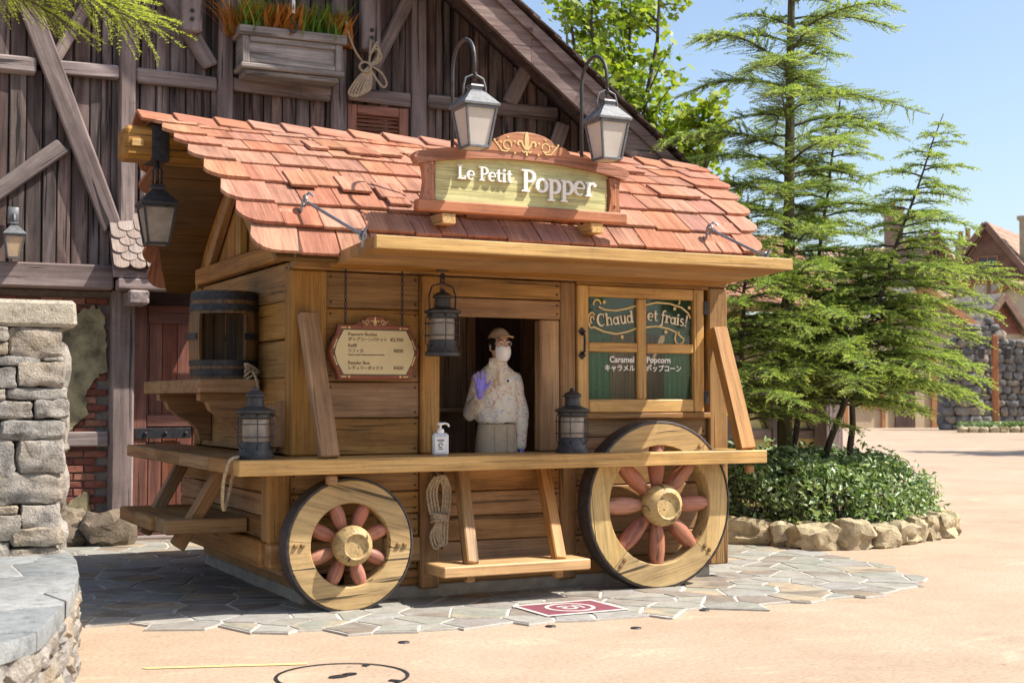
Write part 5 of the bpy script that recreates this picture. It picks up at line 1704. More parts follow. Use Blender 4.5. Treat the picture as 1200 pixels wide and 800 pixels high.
bpart('plaster_patch', M['plaster'], lambda m: patch(m, [pz(*q) for q in ((150, 720), (290, 715), (288, 640), (265, 636), (205, 682), (150, 690))], 0.07))
bpart('brick_rail', tb, lambda m: m.bx(-1.6, -0.375, 0.02, 0.11, 0.9, 1.04, 0.012, 0, 0.005))
bpart('door_post', tb, lambda m: m.bx(-0.365, -0.155, -0.05, 0.16, 0.27, 2.38, 0.018, 2, 0.006))
bpart('door_lintel', tb, lambda m: m.bx(-0.36, 1.3, -0.38, -0.2, 2.36, 2.46, 0.012, 0, 0.004))
bpart('bracket_block', tb, lambda m: m.bx(-0.27, -0.08, -0.42, -0.06, 2.22, 2.355, 0.02, 1))
for i, (a, b) in enumerate(((-0.13, 0.0), (0.003, 0.13), (0.133, 0.27), (0.273, 0.42), (0.423, 0.57), (0.573, 0.72))):
    bpart('door_board', M['doorwood'], lambda m: m.bx(a, b, 0.1 + 0.004 * (i % 2), 0.14, 0.06, 2.2, 0.008, 2))
bpart('door_frame', M['doorwood'], lambda m: (m.bx(-0.152, -0.02, 0.06, 0.1, 0.05, 2.25, 0.01, 2), m.bx(-0.015, 0.8, 0.065, 0.1, 2.08, 2.25, 0.01, 0), m.bx(-0.015, 0.8, 0.07, 0.1, 1.08, 1.2, 0.01, 0), m.bx(-0.015, 0.8, 0.07, 0.1, 0.05, 0.2, 0.01, 0), m.bx(0.72, 0.85, 0.06, 0.101, 0.2, 2.08, 0.01, 2)))
for z in (0.97, 0.14):
    bpart('strap_hinge', M['iron'], lambda m: (m.bx(-0.13, 0.4, 0.045, 0.058, z, z + 0.1, 0.004), [m.lathe([(0, 0.018), (0.016, 0.012), (0.02, 0)], front(-0.03 + q * 0.19, 0.045, z + 0.05), 10) for q in range(3)]))
bpart('threshold', tb, lambda m: m.bx(-0.15, 0.85, -0.1, 0.1, 0.0, 0.05, 0.01, 0))
for i in range(14):
    bpart('lower_board', tm, lambda m: m.bx(0.86 + i * 0.33, 1.185 + i * 0.33, 0.1, 0.14, 0, 2.6, 0.01, 2))
# scalloped lean-to roof over the door
def scallop(u, v, z, w, sl):
    L = 0.2
    P = [(-w / 2, 0.0)] + [(w / 2 * -math.cos(R(a)), 0.0 - w * 0.42 * math.sin(R(a))) for a in (20, 45, 70, 90, 110, 135, 160)] + [(w / 2, 0), (w / 2, L), (-w / 2, L)]
    d = Vector((0, sl[0], sl[1])).normalized(); nn = Vector((1, 0, 0)).cross(d)
    T = Matrix.Identity(4)
    for i in range(3): T[i][0] = (1, 0, 0)[i]; T[i][1] = d[i]; T[i][2] = nn[i]
    T.translation = Vector((u, v, z))
    mb = MB(); mb.prism(P, T, 0.014, 0, [(p[1] + u, p[0], 0) for p in P] * 2); mb.build('scallop_shingle', M['scallop'], BLD, False, True)
M['scallop'] = wood('scallop_shingle_paint', (0.19, 0.145, 0.12), (0.27, 0.21, 0.175), (0.34, 0.275, 0.235), 0.8, 0.1, 0.3, 0.3)
for r in range(6):
    f = r / 6
    v = -0.36 + 0.33 * f; z = 2.56 + 0.45 * f
    for c in range(7):
        u = -0.33 + c * 0.15 + (0.075 if r % 2 else 0)
        scallop(u, v - 0.022, z + 0.03, 0.14, (0.35, 0.38))
bpart('lean_to_deck', tb, lambda m: m.add([(-0.4, -0.36, 2.47), (0.9, -0.36, 2.47), (0.9, 0.03, 3.0), (-0.4, 0.03, 3.0), (-0.4, -0.36, 2.53), (0.9, -0.36, 2.53), (0.9, 0.02, 3.03), (-0.4, 0.02, 3.03)], [(3, 2, 1, 0), (4, 5, 6, 7), (0, 1, 5, 4), (1, 2, 6, 5), (2, 3, 7, 6), (3, 0, 4, 7)]))
# gable roof
def slab(m, side, off0, off1, v0, v1, u0, u1):
    V = []
    for uu in (u0, u1):
        for vv in (v0, v1):
            for of in (off0, off1): V.append((uu, vv, roofz(uu) + of))
    F = [(0, 1, 3, 2), (4, 6, 7, 5), (0, 4, 5, 1), (2, 3, 7, 6), (0, 2, 6, 4), (1, 5, 7, 3)]
    m.add(V, F, [(v[0], v[1], v[2]) for v in V])
bpart('roof_slab', M['timberdark'], lambda m: (slab(m, 1, 0.025, 0.1, -0.8, 7.2, -1.0, 6.15), slab(m, 1, 0.025, 0.1, -0.8, 7.2, -5.0, -1.002)))
u = -0.99
while u < 6.1:
    bpart('soffit_board', M['timberdark'], lambda m: slab(m, 1, -0.005, 0.02, -0.79, 0.0, u + 0.003, min(6.12, u + 0.2)))
    u += 0.203
def along(m, v0, v1, o0, o1, u0, u1, mat=None):
    slab(m, 1, o0, o1, v0, v1, u0, u1)
u = -1.0
for (a, b) in ((-1.0, 1.5), (1.503, 3.62), (3.623, 6.15)):
    bpart('barge_board', M['barge'], lambda m: along(m, -0.85, -0.8, -0.36, -0.075, a, b))
    bpart('verge_board', M['barge'], lambda m: along(m, -0.885, -0.82, -0.07, 0.06, a, b))
k = 0
u = 5.95
def roofsh(m):
    u = -0.95; k = 0
    while u < 6.0:
        v = -0.93
        while v < 7.0:
            w = rb_.uniform(0.16, 0.3)
            z0, z1 = roofz(u), roofz(u + 0.32)
            V = [(u, v, z0 + 0.104), (u + 0.32, v, z1 + 0.13), (u + 0.32, v + w, z1 + 0.13), (u, v + w, z0 + 0.104)]
            V += [(p[0], p[1], p[2] + 0.02) for p in V]
            m.add(V, [(3, 2, 1, 0), (4, 5, 6, 7), (0, 1, 5, 4), (1, 2, 6, 5), (2, 3, 7, 6), (3, 0, 4, 7)], [(p[0] + k, p[1] + v, p[2]) for p in V])
            v += w + 0.006
        u += 0.24; k += 1
o = bpart('roof_shingles', M['timber'], roofsh); o['kind'] = 'stuff'
# louvred vent
VENT = bpart('vent', M['ventwood'], lambda m: (m.bx(1.94, 2.04, -0.02, 0.05, 3.75, 4.36, 0.008, 2), m.bx(2.5, 2.6, -0.02, 0.05, 3.75, 4.36, 0.008, 2), m.bx(2.042, 2.498, -0.018, 0.05, 4.26, 4.358, 0.008, 0), m.bx(2.042, 2.498, -0.018, 0.05, 3.75, 3.84, 0.008, 0)))
for i in range(10):
    mb = MB(); mb.cbox((2.27, 0.02, 3.87 + i * 0.042), (0.456, 0.05, 0.012), rotm(R(38)), 0.002); mb.build('slat', M['ventwood'], VENT, False, True)
# wall lantern
t = empty('wall_lantern', (0, 0, 0), R(-2.9), 'small grey lantern on an iron bracket on the plank wall, far left', 'lantern')
p = wm(BLD) @ Vector((-1.255, -0.2, 2.63)); t.location = p; WM[t.name] = Matrix.Translation(p) @ Matrix.Rotation(R(-2.9), 4, 'Z')
M['amber'] = plain('amber_pane', (0.5, 0.36, 0.22), 0.3)
carriage_lantern(t, 0.72, M['lampgrey'], M['amber'], False)
mb = MB(); mb.tube([(0, 0, 0.3), (0, 0, 0.36), (0, 0.03, 0.4), (0, 0.14, 0.4)], 0.012, 8); mb.cbox((0, 0.16, 0.4), (0.1, 0.04, 0.16), None, 0.01); mb.tube([(0, 0.14, 0.34), (0, 0.06, 0.35), (0, 0.02, 0.38)], 0.008, 6); mb.build('bracket', M['lampgrey'], t, True, True)

# flower box and its plants
FB = empty('flower_box', tuple(wm(BLD) @ Vector((1.29, -0.3, 4.5))), R(-2.9), 'grey panelled wooden flower box fixed high on the plank wall', 'flower box')
WM[FB.name] = Matrix.Translation(wm(BLD) @ Vector((1.29, -0.3, 4.5))) @ Matrix.Rotation(R(-2.9), 4, 'Z')
bw = M['boxwood']
def fpart(nm, fn, mat=bw, parent=None):
    mb = MB(); fn(mb); return mb.build(nm, mat, parent or FB, False, True)
fpart('rim', lambda m: (m.bx(-0.54, 0.54, -0.06, 0.02, 0.37, 0.46, 0.008, 0), m.bx(-0.54, -0.46, 0.022, 0.34, 0.37, 0.46, 0.008, 1), m.bx(0.46, 0.54, 0.022, 0.34, 0.37, 0.46, 0.008, 1)))
fpart('front_frame', lambda m: (m.bx(-0.5, -0.43, -0.03, 0.0, 0.1, 0.368, 0.006, 2), m.bx(0.43, 0.5, -0.03, 0.0, 0.1, 0.368, 0.006, 2), m.bx(-0.428, 0.428, -0.028, 0.0, 0.31, 0.367, 0.006, 0), m.bx(-0.428, 0.428, -0.028, 0.0, 0.1, 0.155, 0.006, 0)))
fpart('front_panel', lambda m: m.bx(-0.43, 0.43, -0.004, 0.018, 0.15, 0.315, 0.004, 0))
fpart('side_panel', lambda m: (m.bx(-0.5, -0.47, 0.02, 0.32, 0.1, 0.368, 0.006, 1), m.bx(0.47, 0.5, 0.02, 0.32, 0.1, 0.368, 0.006, 1)))
fpart('bottom_moulding', lambda m: (m.bx(-0.52, 0.52, -0.05, 0.3, 0.045, 0.098, 0.012, 0), m.bx(-0.47, 0.47, -0.01, 0.3, -0.01, 0.043, 0.012, 0)))
fpart('soil', lambda m: m.bx(-0.46, 0.46, 0.022, 0.32, 0.2, 0.4, 0.004), M['soil'])

# ------------------------------------------------------------------ leaves and blades
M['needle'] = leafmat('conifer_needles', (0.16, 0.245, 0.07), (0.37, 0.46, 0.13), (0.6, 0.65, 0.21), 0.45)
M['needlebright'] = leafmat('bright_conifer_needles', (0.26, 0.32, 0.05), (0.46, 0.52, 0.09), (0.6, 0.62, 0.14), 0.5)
M['leafbright'] = leafmat('bright_leaves', (0.09, 0.155, 0.018), (0.22, 0.3, 0.035), (0.39, 0.43, 0.06), 0.45)
M['leafglossy'] = leafmat('glossy_shrub_leaves', (0.075, 0.14, 0.05), (0.23, 0.32, 0.13), (0.48, 0.54, 0.31), 0.22, 0.4, 0.5)
M['grassblade'] = leafmat('grass_blades', (0.08, 0.16, 0.02), (0.17, 0.28, 0.035), (0.3, 0.4, 0.07), 0.4)
M['orangeleaf'] = leafmat('orange_leaves', (0.2, 0.06, 0.015), (0.42, 0.15, 0.025), (0.55, 0.27, 0.05), 0.3)
M['purple'] = leafmat('purple_petals', (0.3, 0.08, 0.2), (0.42, 0.14, 0.32), (0.5, 0.2, 0.4), 0.3)

def blades(name, root, mat, n, spread, h, w, lean, seed, z0=0.0, seg=3):
    """arching narrow blades from a tuft"""
    rr = np.random.RandomState(seed)
    V = []; F = []; A = []
    for i in range(n):
        x0, y0 = rr.normal(0, spread * 0.35, 2)
        az = rr.uniform(0, 6.283); L = h * rr.uniform(0.6, 1.1); ln = lean * rr.uniform(0.3, 1.2)
        d = np.array([math.cos(az), math.sin(az)]); q = np.array([-d[1], d[0]]) * w
        b = len(V); rv = rr.uniform(0, 1)
        for k in range(seg + 1):
            t_ = k / seg
            r = ln * t_ ** 1.7 * L; z = z0 + L * (t_ - 0.25 * ln * t_ ** 2)
            ww = (1 - t_ ** 2) + 0.05
            for s_ in (-1, 1):
                V.append((x0 + d[0] * r + q[0] * s_ * ww, y0 + d[1] * r + q[1] * s_ * ww, z)); A.append(rv * 0.7 + 0.3 * t_)
        for k in range(seg): F.append((b + 2 * k, b + 2 * k + 1, b + 2 * k + 3, b + 2 * k + 2))
    me = np_mesh(name, np.array(V), np.array(F), mat, {'rv': np.array(A)})
    return link_mesh(name, me, root)
def plant_in_box(du, lb, cat, kind, seed):
    p = wm(FB) @ Vector((du, 0.17 + 0.03 * (seed % 2), 0.4))
    t = empty('box_plant', tuple(p), 0, lb, cat, 'plants in the flower box')
    if kind == 'orange': blades('leaves', t, M['orangeleaf'], 260, 0.22, 0.34, 0.026, 0.6, seed)
    elif kind == 'brown': blades('leaves', t, M['orangeleaf'], 260, 0.14, 0.42, 0.005, 1.1, seed)
    else:
        blades('leaves', t, M['grassblade'], 330, 0.26, 0.42, 0.009, 0.5, seed)
        if kind == 'purple': blades('flowers', t, M['purple'], 30, 0.2, 0.14, 0.016, 0.5, seed + 9, 0.24)
plant_in_box(-0.5, 'wispy rust brown grass spilling over the left end of the flower box', 'plant', 'brown', 41)
plant_in_box(-0.36, 'tuft of green grass near the left end of the flower box', 'plant', 'grass', 42)
plant_in_box(-0.22, 'orange leafed plant left of the middle of the flower box', 'plant', 'orange', 43)
plant_in_box(-0.02, 'small orange leafed plant in the middle of the flower box', 'plant', 'orange', 44)
plant_in_box(0.16, 'tall green grass with purple flowers in the flower box', 'plant', 'purple', 45)
plant_in_box(0.36, 'green grass tuft at the right end of the flower box', 'plant', 'grass', 46)
plant_in_box(0.45, 'short orange leafed plant at the right corner of the flower box', 'plant', 'orange', 47)
# rope tied on the stub post
Bp = lambda u, v, z: tuple(wm(BLD) @ Vector((u, v, z)))
st = []
for k in range(5):
    dx = 0.02 * (k - 2)
    st.append(([Bp(2.12, -0.2, 4.72), Bp(2.06 + dx, -0.2, 4.62), Bp(1.99 + dx * 1.5, -0.2, 4.5), Bp(1.96 + dx * 1.5, -0.19, 4.42), Bp(2.02 + dx, -0.19, 4.4 + 0.01 * k), Bp(2.09 + dx, -0.19, 4.5), Bp(2.11 + dx * 0.5, -0.2, 4.64)], True))
for k in range(3):
    st.append(([Bp(2.12, -0.2, 4.74), Bp(2.2, -0.2, 4.76 + 0.03 * k), Bp(2.24 - 0.02 * k, -0.2, 4.84 + 0.05 * k), Bp(2.18, -0.2, 4.9 + 0.03 * k), Bp(2.12, -0.2, 4.83)], True))
st.append(([Bp(2.13, -0.2, 4.72), Bp(2.24, -0.2, 4.66), Bp(2.3, -0.19, 4.56), Bp(2.26, -0.19, 4.52), Bp(2.18, -0.2, 4.6), Bp(2.12, -0.2, 4.7)], True))
st.append(([Bp(2.06 + 0.06 * math.cos(R(a)), -0.22, 4.7 + 0.05 * math.sin(R(a))) for a in range(0, 360, 60)], True))
st.append(([Bp(2.13, -0.18, 5.0), Bp(2.12, -0.19, 4.88), Bp(2.11, -0.2, 4.75)], False))
st.append(([Bp(2.05, -0.2, 4.74), Bp(1.95, -0.22, 4.86), Bp(1.86, -0.27, 5.02), Bp(1.83, -0.31, 5.12)], False))
rope_thing('rope_bundle', st, 0.012, 'beige rope tied in a bow hanging from the beam stub right of the flower box', Bp(2.1, -0.2, 4.4))
st = [([Bp(1.28, -0.36, 6.85), Bp(1.28, -0.36, 6.0), Bp(1.28, -0.36, 5.12)], False)]
t = empty('hanging_hook', Bp(1.28, -0.36, 4.9), 0, 'white rope with iron hook hanging over the middle of the flower box', 'hook')
mb = MB(); mb.tube(rope(None, st[0][0], 0, None), 0.018, 8); mb.build('rope_end', M['white'], t, True)
mb = MB(); mb.tube(rope(None, [Bp(1.28, -0.36, 5.12), Bp(1.25, -0.37, 5.07), Bp(1.27, -0.38, 5.03), Bp(1.31, -0.38, 4.99), Bp(1.3, -0.38, 4.94), Bp(1.26, -0.38, 4.93), Bp(1.23, -0.38, 4.96)], 0, None), 0.008, 7); mb.build('hook', M['iron'], t, True)

# boulders at the door foot
M['doorstone'] = rock('shaded_brown_stone', [(0.15, 0.115, 0.085), (0.25, 0.2, 0.14)], 0.9, 4, 1.0, 0.03)  # brown stone darkened in colour to stand for shade by the door
for (px, py, w, d, h, lb) in ((-0.62, 4.7, 0.52, 0.4, 0.34, 'big brown boulder at the foot of the dark door post'), (-0.97, 4.75, 0.3, 0.3, 0.2, 'small stone left of the boulder by the pillar'), (-0.92, 4.95, 0.34, 0.3, 0.36, 'pale rounded stone under the brick wall'), (-1.25, 4.8, 0.36, 0.3, 0.3, 'grey stone half hidden behind the stone pillar')):
    o = stone_obj('boulder', M['doorstone'], None, (px, py, h * 0.42), (w, d, h), int(px * 91) % 50 + 7, 0.1, 5, 3.2, 0.1); tag(o, lb, 'boulder', 'boulders by the door')

# timber framed annex behind the planter
AN = empty('timber_shed', (7.4, 5.55, 0), R(-12), 'low timber framed shed with ochre plaster and X braces behind the conifers', 'shed')
def apart(nm, mat, fn):
    mb = MB(); fn(mb); return mb.build(nm, mat, AN, False, True)
M['yellowplaster'] = plain('yellow_plaster', (0.62, 0.52, 0.24), 0.9, 0, 0, 0.2, 4, 0.3)
apart('plaster_wall', M['yellowplaster'], lambda m: (m.bx(-2.0, 0.92, 0.06, 0.2, 0, 2.4, 0.01), m.bx(0.8, 0.92, 0.21, 3, 0, 2.4, 0.01)))
apart('corner_post', tb, lambda m: m.bx(0.76, 1.0, -0.28, 0.05, 0, 2.45, 0.015, 2))
for u in (-1.2, -0.4, 0.25): apart('post', tb, lambda m: m.bx(u - 0.07, u + 0.07, 0.0, 0.07, 0, 2.4, 0.012, 2))
for z in (0.85, 1.95): apart('rail', tb, lambda m: [m.bx(a, b, 0.004, 0.068, z, z + 0.13, 0.012, 0) for (a, b) in ((-1.98, -1.28), (-1.12, -0.48), (-0.32, 0.17), (0.33, 0.75))])
for (a, b) in ((-1.13, -0.47), (-0.33, 0.18), (0.33, 0.75)):
    apart('brace', tb, lambda m: m.bar((a, 0.03, 0.98), (b, 0.03, 1.94), 0.05, 0.1, (0, 0, 1)))
    apart('brace', tb, lambda m: m.bar((b, 0.034, 0.98), (a, 0.034, 1.94), 0.052, 0.1, (0, 0, 1)))
    apart('brace', tb, lambda m: m.bar((b, 0.034, 0.02), (a, 0.034, 0.84), 0.052, 0.1, (0, 0, 1)))
apart('roof', M['ventwood'], lambda m: (m.add([(-2.2, -0.45, 2.4), (1.15, -0.45, 2.4), (1.15, 1.6, 3.5), (-2.2, 1.6, 3.5), (-2.2, -0.45, 2.5), (1.15, -0.45, 2.5), (1.15, 1.6, 3.6), (-2.2, 1.6, 3.6)], [(3, 2, 1, 0), (4, 5, 6, 7), (0, 1, 5, 4), (1, 2, 6, 5), (2, 3, 7, 6), (3, 0, 4, 7)]),
      m.add([(-2.2, 1.6, 3.5), (1.15, 1.6, 3.5), (1.15, 3.4, 2.4), (-2.2, 3.4, 2.4), (-2.2, 1.6, 3.6), (1.15, 1.6, 3.6), (1.15, 3.4, 2.5), (-2.2, 3.4, 2.5)], [(3, 2, 1, 0), (4, 5, 6, 7), (0, 1, 5, 4), (1, 2, 6, 5), (2, 3, 7, 6), (3, 0, 4, 7)])))
# ------------------------------------------------------------------ planter, shrubs
PK = empty('planter_kerb', (5.4, 2.4, 0), 0, 'border of rough tan boulders around the shrub bed on the right', 'kerb')
for i, (x, y, w, d, h, rz) in enumerate(((4.5, 2.75, 0.3, 0.3, 0.2, -1.2), (4.57, 2.42, 0.28, 0.28, 0.17, -1.2), (4.68, 2.03, 0.46, 0.32, 0.24, -0.75), (4.84, 1.74, 0.2, 0.3, 0.23, -0.5), (4.99, 1.46, 0.42, 0.34, 0.24, -0.25), (5.32, 1.36, 0.34, 0.34, 0.27, 0.0), (5.66, 1.34, 0.32, 0.3, 0.2, 0.1), (6.0, 1.48, 0.3, 0.3, 0.22, 0.3), (6.24, 1.58, 0.2, 0.3, 0.23, 0.3), (6.46, 1.66, 0.22, 0.3, 0.25, 0.3), (6.78, 1.78, 0.3, 0.32, 0.25, 0.4), (7.08, 2.0, 0.32, 0.3, 0.24, 0.8), (7.25, 2.35, 0.36, 0.3, 0.24, 1.2), (7.3, 2.8, 0.4, 0.32, 0.26, 1.5), (7.3, 3.3, 0.42, 0.3, 0.25, 1.55), (7.25, 3.8, 0.4, 0.32, 0.24, 1.6), (7.05, 4.25, 0.4, 0.32, 0.24, 2.0))):
    V, F = stone_geo(w * 1.04, d, h * 1.05, i + 201, 5, 5.0, 0.11)
    mb = MB(); mb.add(V, F)
    link_mesh('boulder', mb.mesh('boulder', M['boulder'], 32), PK, (x - 5.4, y + 0.12 - 2.4, h * 0.44), (0, 0, rz))
BED = [(4.62, 2.6), (4.8, 2.1), (4.95, 1.8), (5.15, 1.62), (5.6, 1.56), (6.0, 1.66), (6.5, 1.86), (6.9, 2.05), (7.15, 2.4), (7.2, 3.3), (7.05, 4.1), (6.2, 4.9), (4.5, 4.9), (4.45, 3.4)]
mb = MB(); mb.prism(BED, flat(0, 0, 0.01), 0.11); tag(mb.build('planter_soil', M['soil']), kind='structure')

def leaves_mesh(name, C, N, L, W, mat, rr, rv, fold=0.25):
    """diamond leaves folded along the midrib. C centres, N normals, L length, W width (arrays)"""
    n = len(C)
    t_ = np.cross(N, rr.normal(size=(n, 3))); t_ /= np.linalg.norm(t_, axis=1)[:, None] + 1e-9
    s_ = np.cross(N, t_)
    L = L[:, None]; W = W[:, None]
    base = C - t_ * L * 0.5; tip = C + t_ * L * 0.5 - N * L * 0.12
    mid = C - t_ * L * 0.05
    l = mid + s_ * W * 0.5 + N * W * fold; r_ = mid - s_ * W * 0.5 + N * W * fold
    V = np.stack([base, l, tip, r_], 1).reshape(-1, 3)
    i = np.arange(n)[:, None] * 4
    F = np.concatenate([i + np.array([[0, 2, 1]]), i + np.array([[0, 3, 2]])], 1).reshape(-1, 3)
    return np_mesh(name, V, F, mat, {'rv': np.repeat(rv, 4)})

# ground cover shrubs : a clipped mass of glossy leaves
rr = np.random.RandomState(5)
n = 26000
xs = rr.uniform(4.45, 7.25, n); ys = rr.uniform(1.5, 4.6, n)
keep = np.array([inside((x, y), BED) for x, y in zip(xs, ys)])
xs, ys = xs[keep], ys[keep]
def edge_dist(x, y):
    d = 9
    for i in range(len(BED)):
        a, b = BED[i], BED[(i + 1) % len(BED)]
        dx, dy = b[0] - a[0], b[1] - a[1]
        t_ = max(0, min(1, ((x - a[0]) * dx + (y - a[1]) * dy) / (dx * dx + dy * dy)))
        d = min(d, math.hypot(x - a[0] - dx * t_, y - a[1] - dy * t_))
    return d
ed = np.array([edge_dist(x, y) for x, y in zip(xs, ys)])
hn = np.array([noise.noise(Vector((x * 2.2, y * 2.2, 0.3))) * 0.12 + noise.noise(Vector((x * 6, y * 6, 3.3))) * 0.09 for x, y in zip(xs, ys)])
top = np.clip(0.4 + 0.6 * np.sqrt(np.clip(ed, 0, 0.4)), 0, 0.78) + hn
depth = rr.exponential(0.13, len(xs))
zz = top - depth
edge = ed < 0.28
zz = np.where(edge, rr.uniform(0.24, 1.0, len(xs)) * top, zz)
k = zz > 0.2
xs, ys, zz, ed = xs[k], ys[k], zz[k], ed[k]
cl = np.array([noise.noise(Vector((x * 5, y * 5, z * 5))) for x, y, z in zip(xs, ys, zz)])
k = cl > -0.22
xs, ys, zz, cl = xs[k], ys[k], zz[k], cl[k]
m_ = len(xs)
N = rr.normal(size=(m_, 3)) * 0.55 + np.array([0.4, -0.4, 0.75]); N /= np.linalg.norm(N, axis=1)[:, None]
rv = np.clip(rr.uniform(0, 0.75, m_) + 0.3 * cl + 0.35 * (rr.uniform(size=m_) < 0.12), 0, 1)
me = leaves_mesh('shrub_bed', np.stack([xs + rr.normal(0, 0.05, m_) + 0.03, ys - 0.03 + rr.normal(0, 0.05, m_), zz + np.where(rr.uniform(size=m_) < 0.06, rr.uniform(0, 0.14, m_), 0)], 1), N, rr.uniform(0.055, 0.105, m_), rr.uniform(0.028, 0.05, m_), M['leafglossy'], rr, rv)
tag(link_mesh('shrub_bed', me), 'dense low bed of glossy green leafy shrubs inside the boulder border', None, None, 'stuff')
mb = MB(); rq = random.Random(9)
for i in range(240):
    x, y = rq.uniform(4.6, 7.0), rq.uniform(1.65, 4.2)
    if not inside((x, y), BED): continue
    dx, dy = rq.uniform(-0.08, 0.08), rq.uniform(-0.08, 0.08); h = rq.uniform(0.3, 0.55)
    mb.tube([(x, y, 0.1), (x + dx * 0.4, y + dy * 0.4, 0.1 + h * 0.5), (x + dx, y + dy, 0.1 + h)], [0.006, 0.005, 0.003], 4)
tag(mb.build('shrub_stems', M['bark']), 'thin brown stems under the leaves of the shrub bed', None, None, 'stuff')

# ------------------------------------------------------------------ conifers
def conifer(name, label, base, top, r0, r1, specs, seed, group, bark='bark', mat='needle', needle=(0.042, 0.0042), bend=0.0, droop=0.17, dens=1.0, step=0.016):
    """specs: list of (t along trunk, azimuth deg, length, rise)"""
    rr = np.random.RandomState(seed)
    base = np.array(base, float); top = np.array(top, float)
    t = empty(name, tuple(base), 0, label, 'tree', group)
    inv = wm(t).inverted()
    K = 14
    side = np.cross(top - base, [0, 0, 1]); side = side / (np.linalg.norm(side) + 1e-6)
    wob = rr.normal(0, 0.012, (K + 1, 3)); wob[:, 2] = 0
    tp = [base + (top - base) * (i / K) + wob[i] * (1 if i else 0) + side * bend * math.sin(math.pi * i / K) for i in range(K + 1)]
    def tr(s):
        f = s * K; i = min(K - 1, int(f)); return tp[i] + (tp[i + 1] - tp[i]) * (f - i)
    mb = MB(); mb.tube([inv @ Vector(p) for p in tp], [r0 + (r1 - r0) * (i / K) for i in range(K + 1)], 10); mb.build('trunk', M[bark], t, True, True)
    VB = []; mbb = MB()
    V = []; A = []
    for (s, az, L, rise) in specs:
        p0 = tr(s)
        d = np.array([math.cos(R(az)), math.sin(R(az)), 0.0])
        q = np.array([-d[1], d[0], 0.0])
        crv = rr.normal(0, 0.12)
        def bp(f):
            return p0 + d * L * f + q * L * crv * f * f + np.array([0, 0, L * (rise * f - (rise * 0.55 + droop) * f ** 2.2)])
        pts = [bp(i / 8) for i in range(9)]
        mbb.tube([inv @ Vector(p) for p in pts], [max(0.0035, 0.016 * (L / 1.4) ** 0.5 * (1 - 0.85 * i / 8)) for i in range(9)], 5)
        nt = max(3, int(L / 0.03 * dens))
        for k in range(nt):
            f = 0.12 + 0.88 * (k + rr.uniform(0, 1)) / nt
            o = bp(f); tang = bp(min(1, f + 0.03)) - bp(f - 0.03); tang /= np.linalg.norm(tang)
            for sg in (-1, 1):
                if rr.uniform() < 0.12: continue
                l = L * 0.36 * (1 - f * 0.72) * rr.uniform(0.5, 1.15) + 0.05
                l = min(l, 0.42)
                a = R(rr.uniform(28, 72)) * sg
                td = tang * math.cos(a) + q * math.sin(a) + np.array([0, 0, rr.uniform(-0.2, 0.42)])
                td /= np.linalg.norm(td)
                n = max(3, int(l / step))
                ff = (np.arange(n) + rr.uniform(0, 1, n)) / n
                C = o + td * (l * ff)[:, None] + np.array([0, 0, -1]) * (l * 0.2 * ff ** 2)[:, None]
                m = 3
                C = np.repeat(C, m, 0); fr = np.repeat(ff, m)
                rd = rr.normal(size=(len(C), 3)); rd[:, 2] = rd[:, 2] * 0.6 + 0.15
                dirs = td * 0.75 + rd * 0.55; dirs /= np.linalg.norm(dirs, axis=1)[:, None]
                nl = needle[0] * rr.uniform(0.6, 1.15, len(C)) * (1 - 0.35 * fr)
                sd = np.cross(dirs, rr.normal(size=(len(C), 3))); sd /= np.linalg.norm(sd, axis=1)[:, None] + 1e-9
                w = needle[1]
                V.append(np.stack([C + sd * w, C - sd * w, C + dirs * nl[:, None]], 1).reshape(-1, 3))
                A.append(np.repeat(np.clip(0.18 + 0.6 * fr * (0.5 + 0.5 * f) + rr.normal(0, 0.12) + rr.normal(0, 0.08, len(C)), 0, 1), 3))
                if l > 0.16:
                    VB.append((o, o + td * l * 0.5 - np.array([0, 0, l * 0.14]), o + td * l - np.array([0, 0, 0.2 * l])))
    for (a, b, c) in VB:
        mbb.tube([inv @ Vector(a), inv @ Vector(b), inv @ Vector(c)], [0.0035, 0.0025, 0.001], 3, False, 0, False)
    mbb.build('branches', M[bark], t, True, True)
    V = np.concatenate(V) - base; A = np.concatenate(A)
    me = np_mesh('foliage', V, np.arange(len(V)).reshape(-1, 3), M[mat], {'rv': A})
    link_mesh('foliage', me, t)
    return len(V) // 3

def specs(n, s0, s1, Lf, seed, rise=(0.1, 0.35), avoid=None, az0=0.0):
    rq = random.Random(seed); out = []
    for i in range(n):
        s = s0 + (s1 - s0) * (i + rq.uniform(0, 1)) / n
        az = (az0 + i * 137.5 + rq.uniform(-25, 25)) % 360
        L = Lf(s) * rq.uniform(0.5, 1.22)
        if avoid and avoid(s, az, L): continue
        out.append((s, az, L, rq.uniform(*rise)))
    return out
GC = 'conifers in the shrub bed'
NT = 0
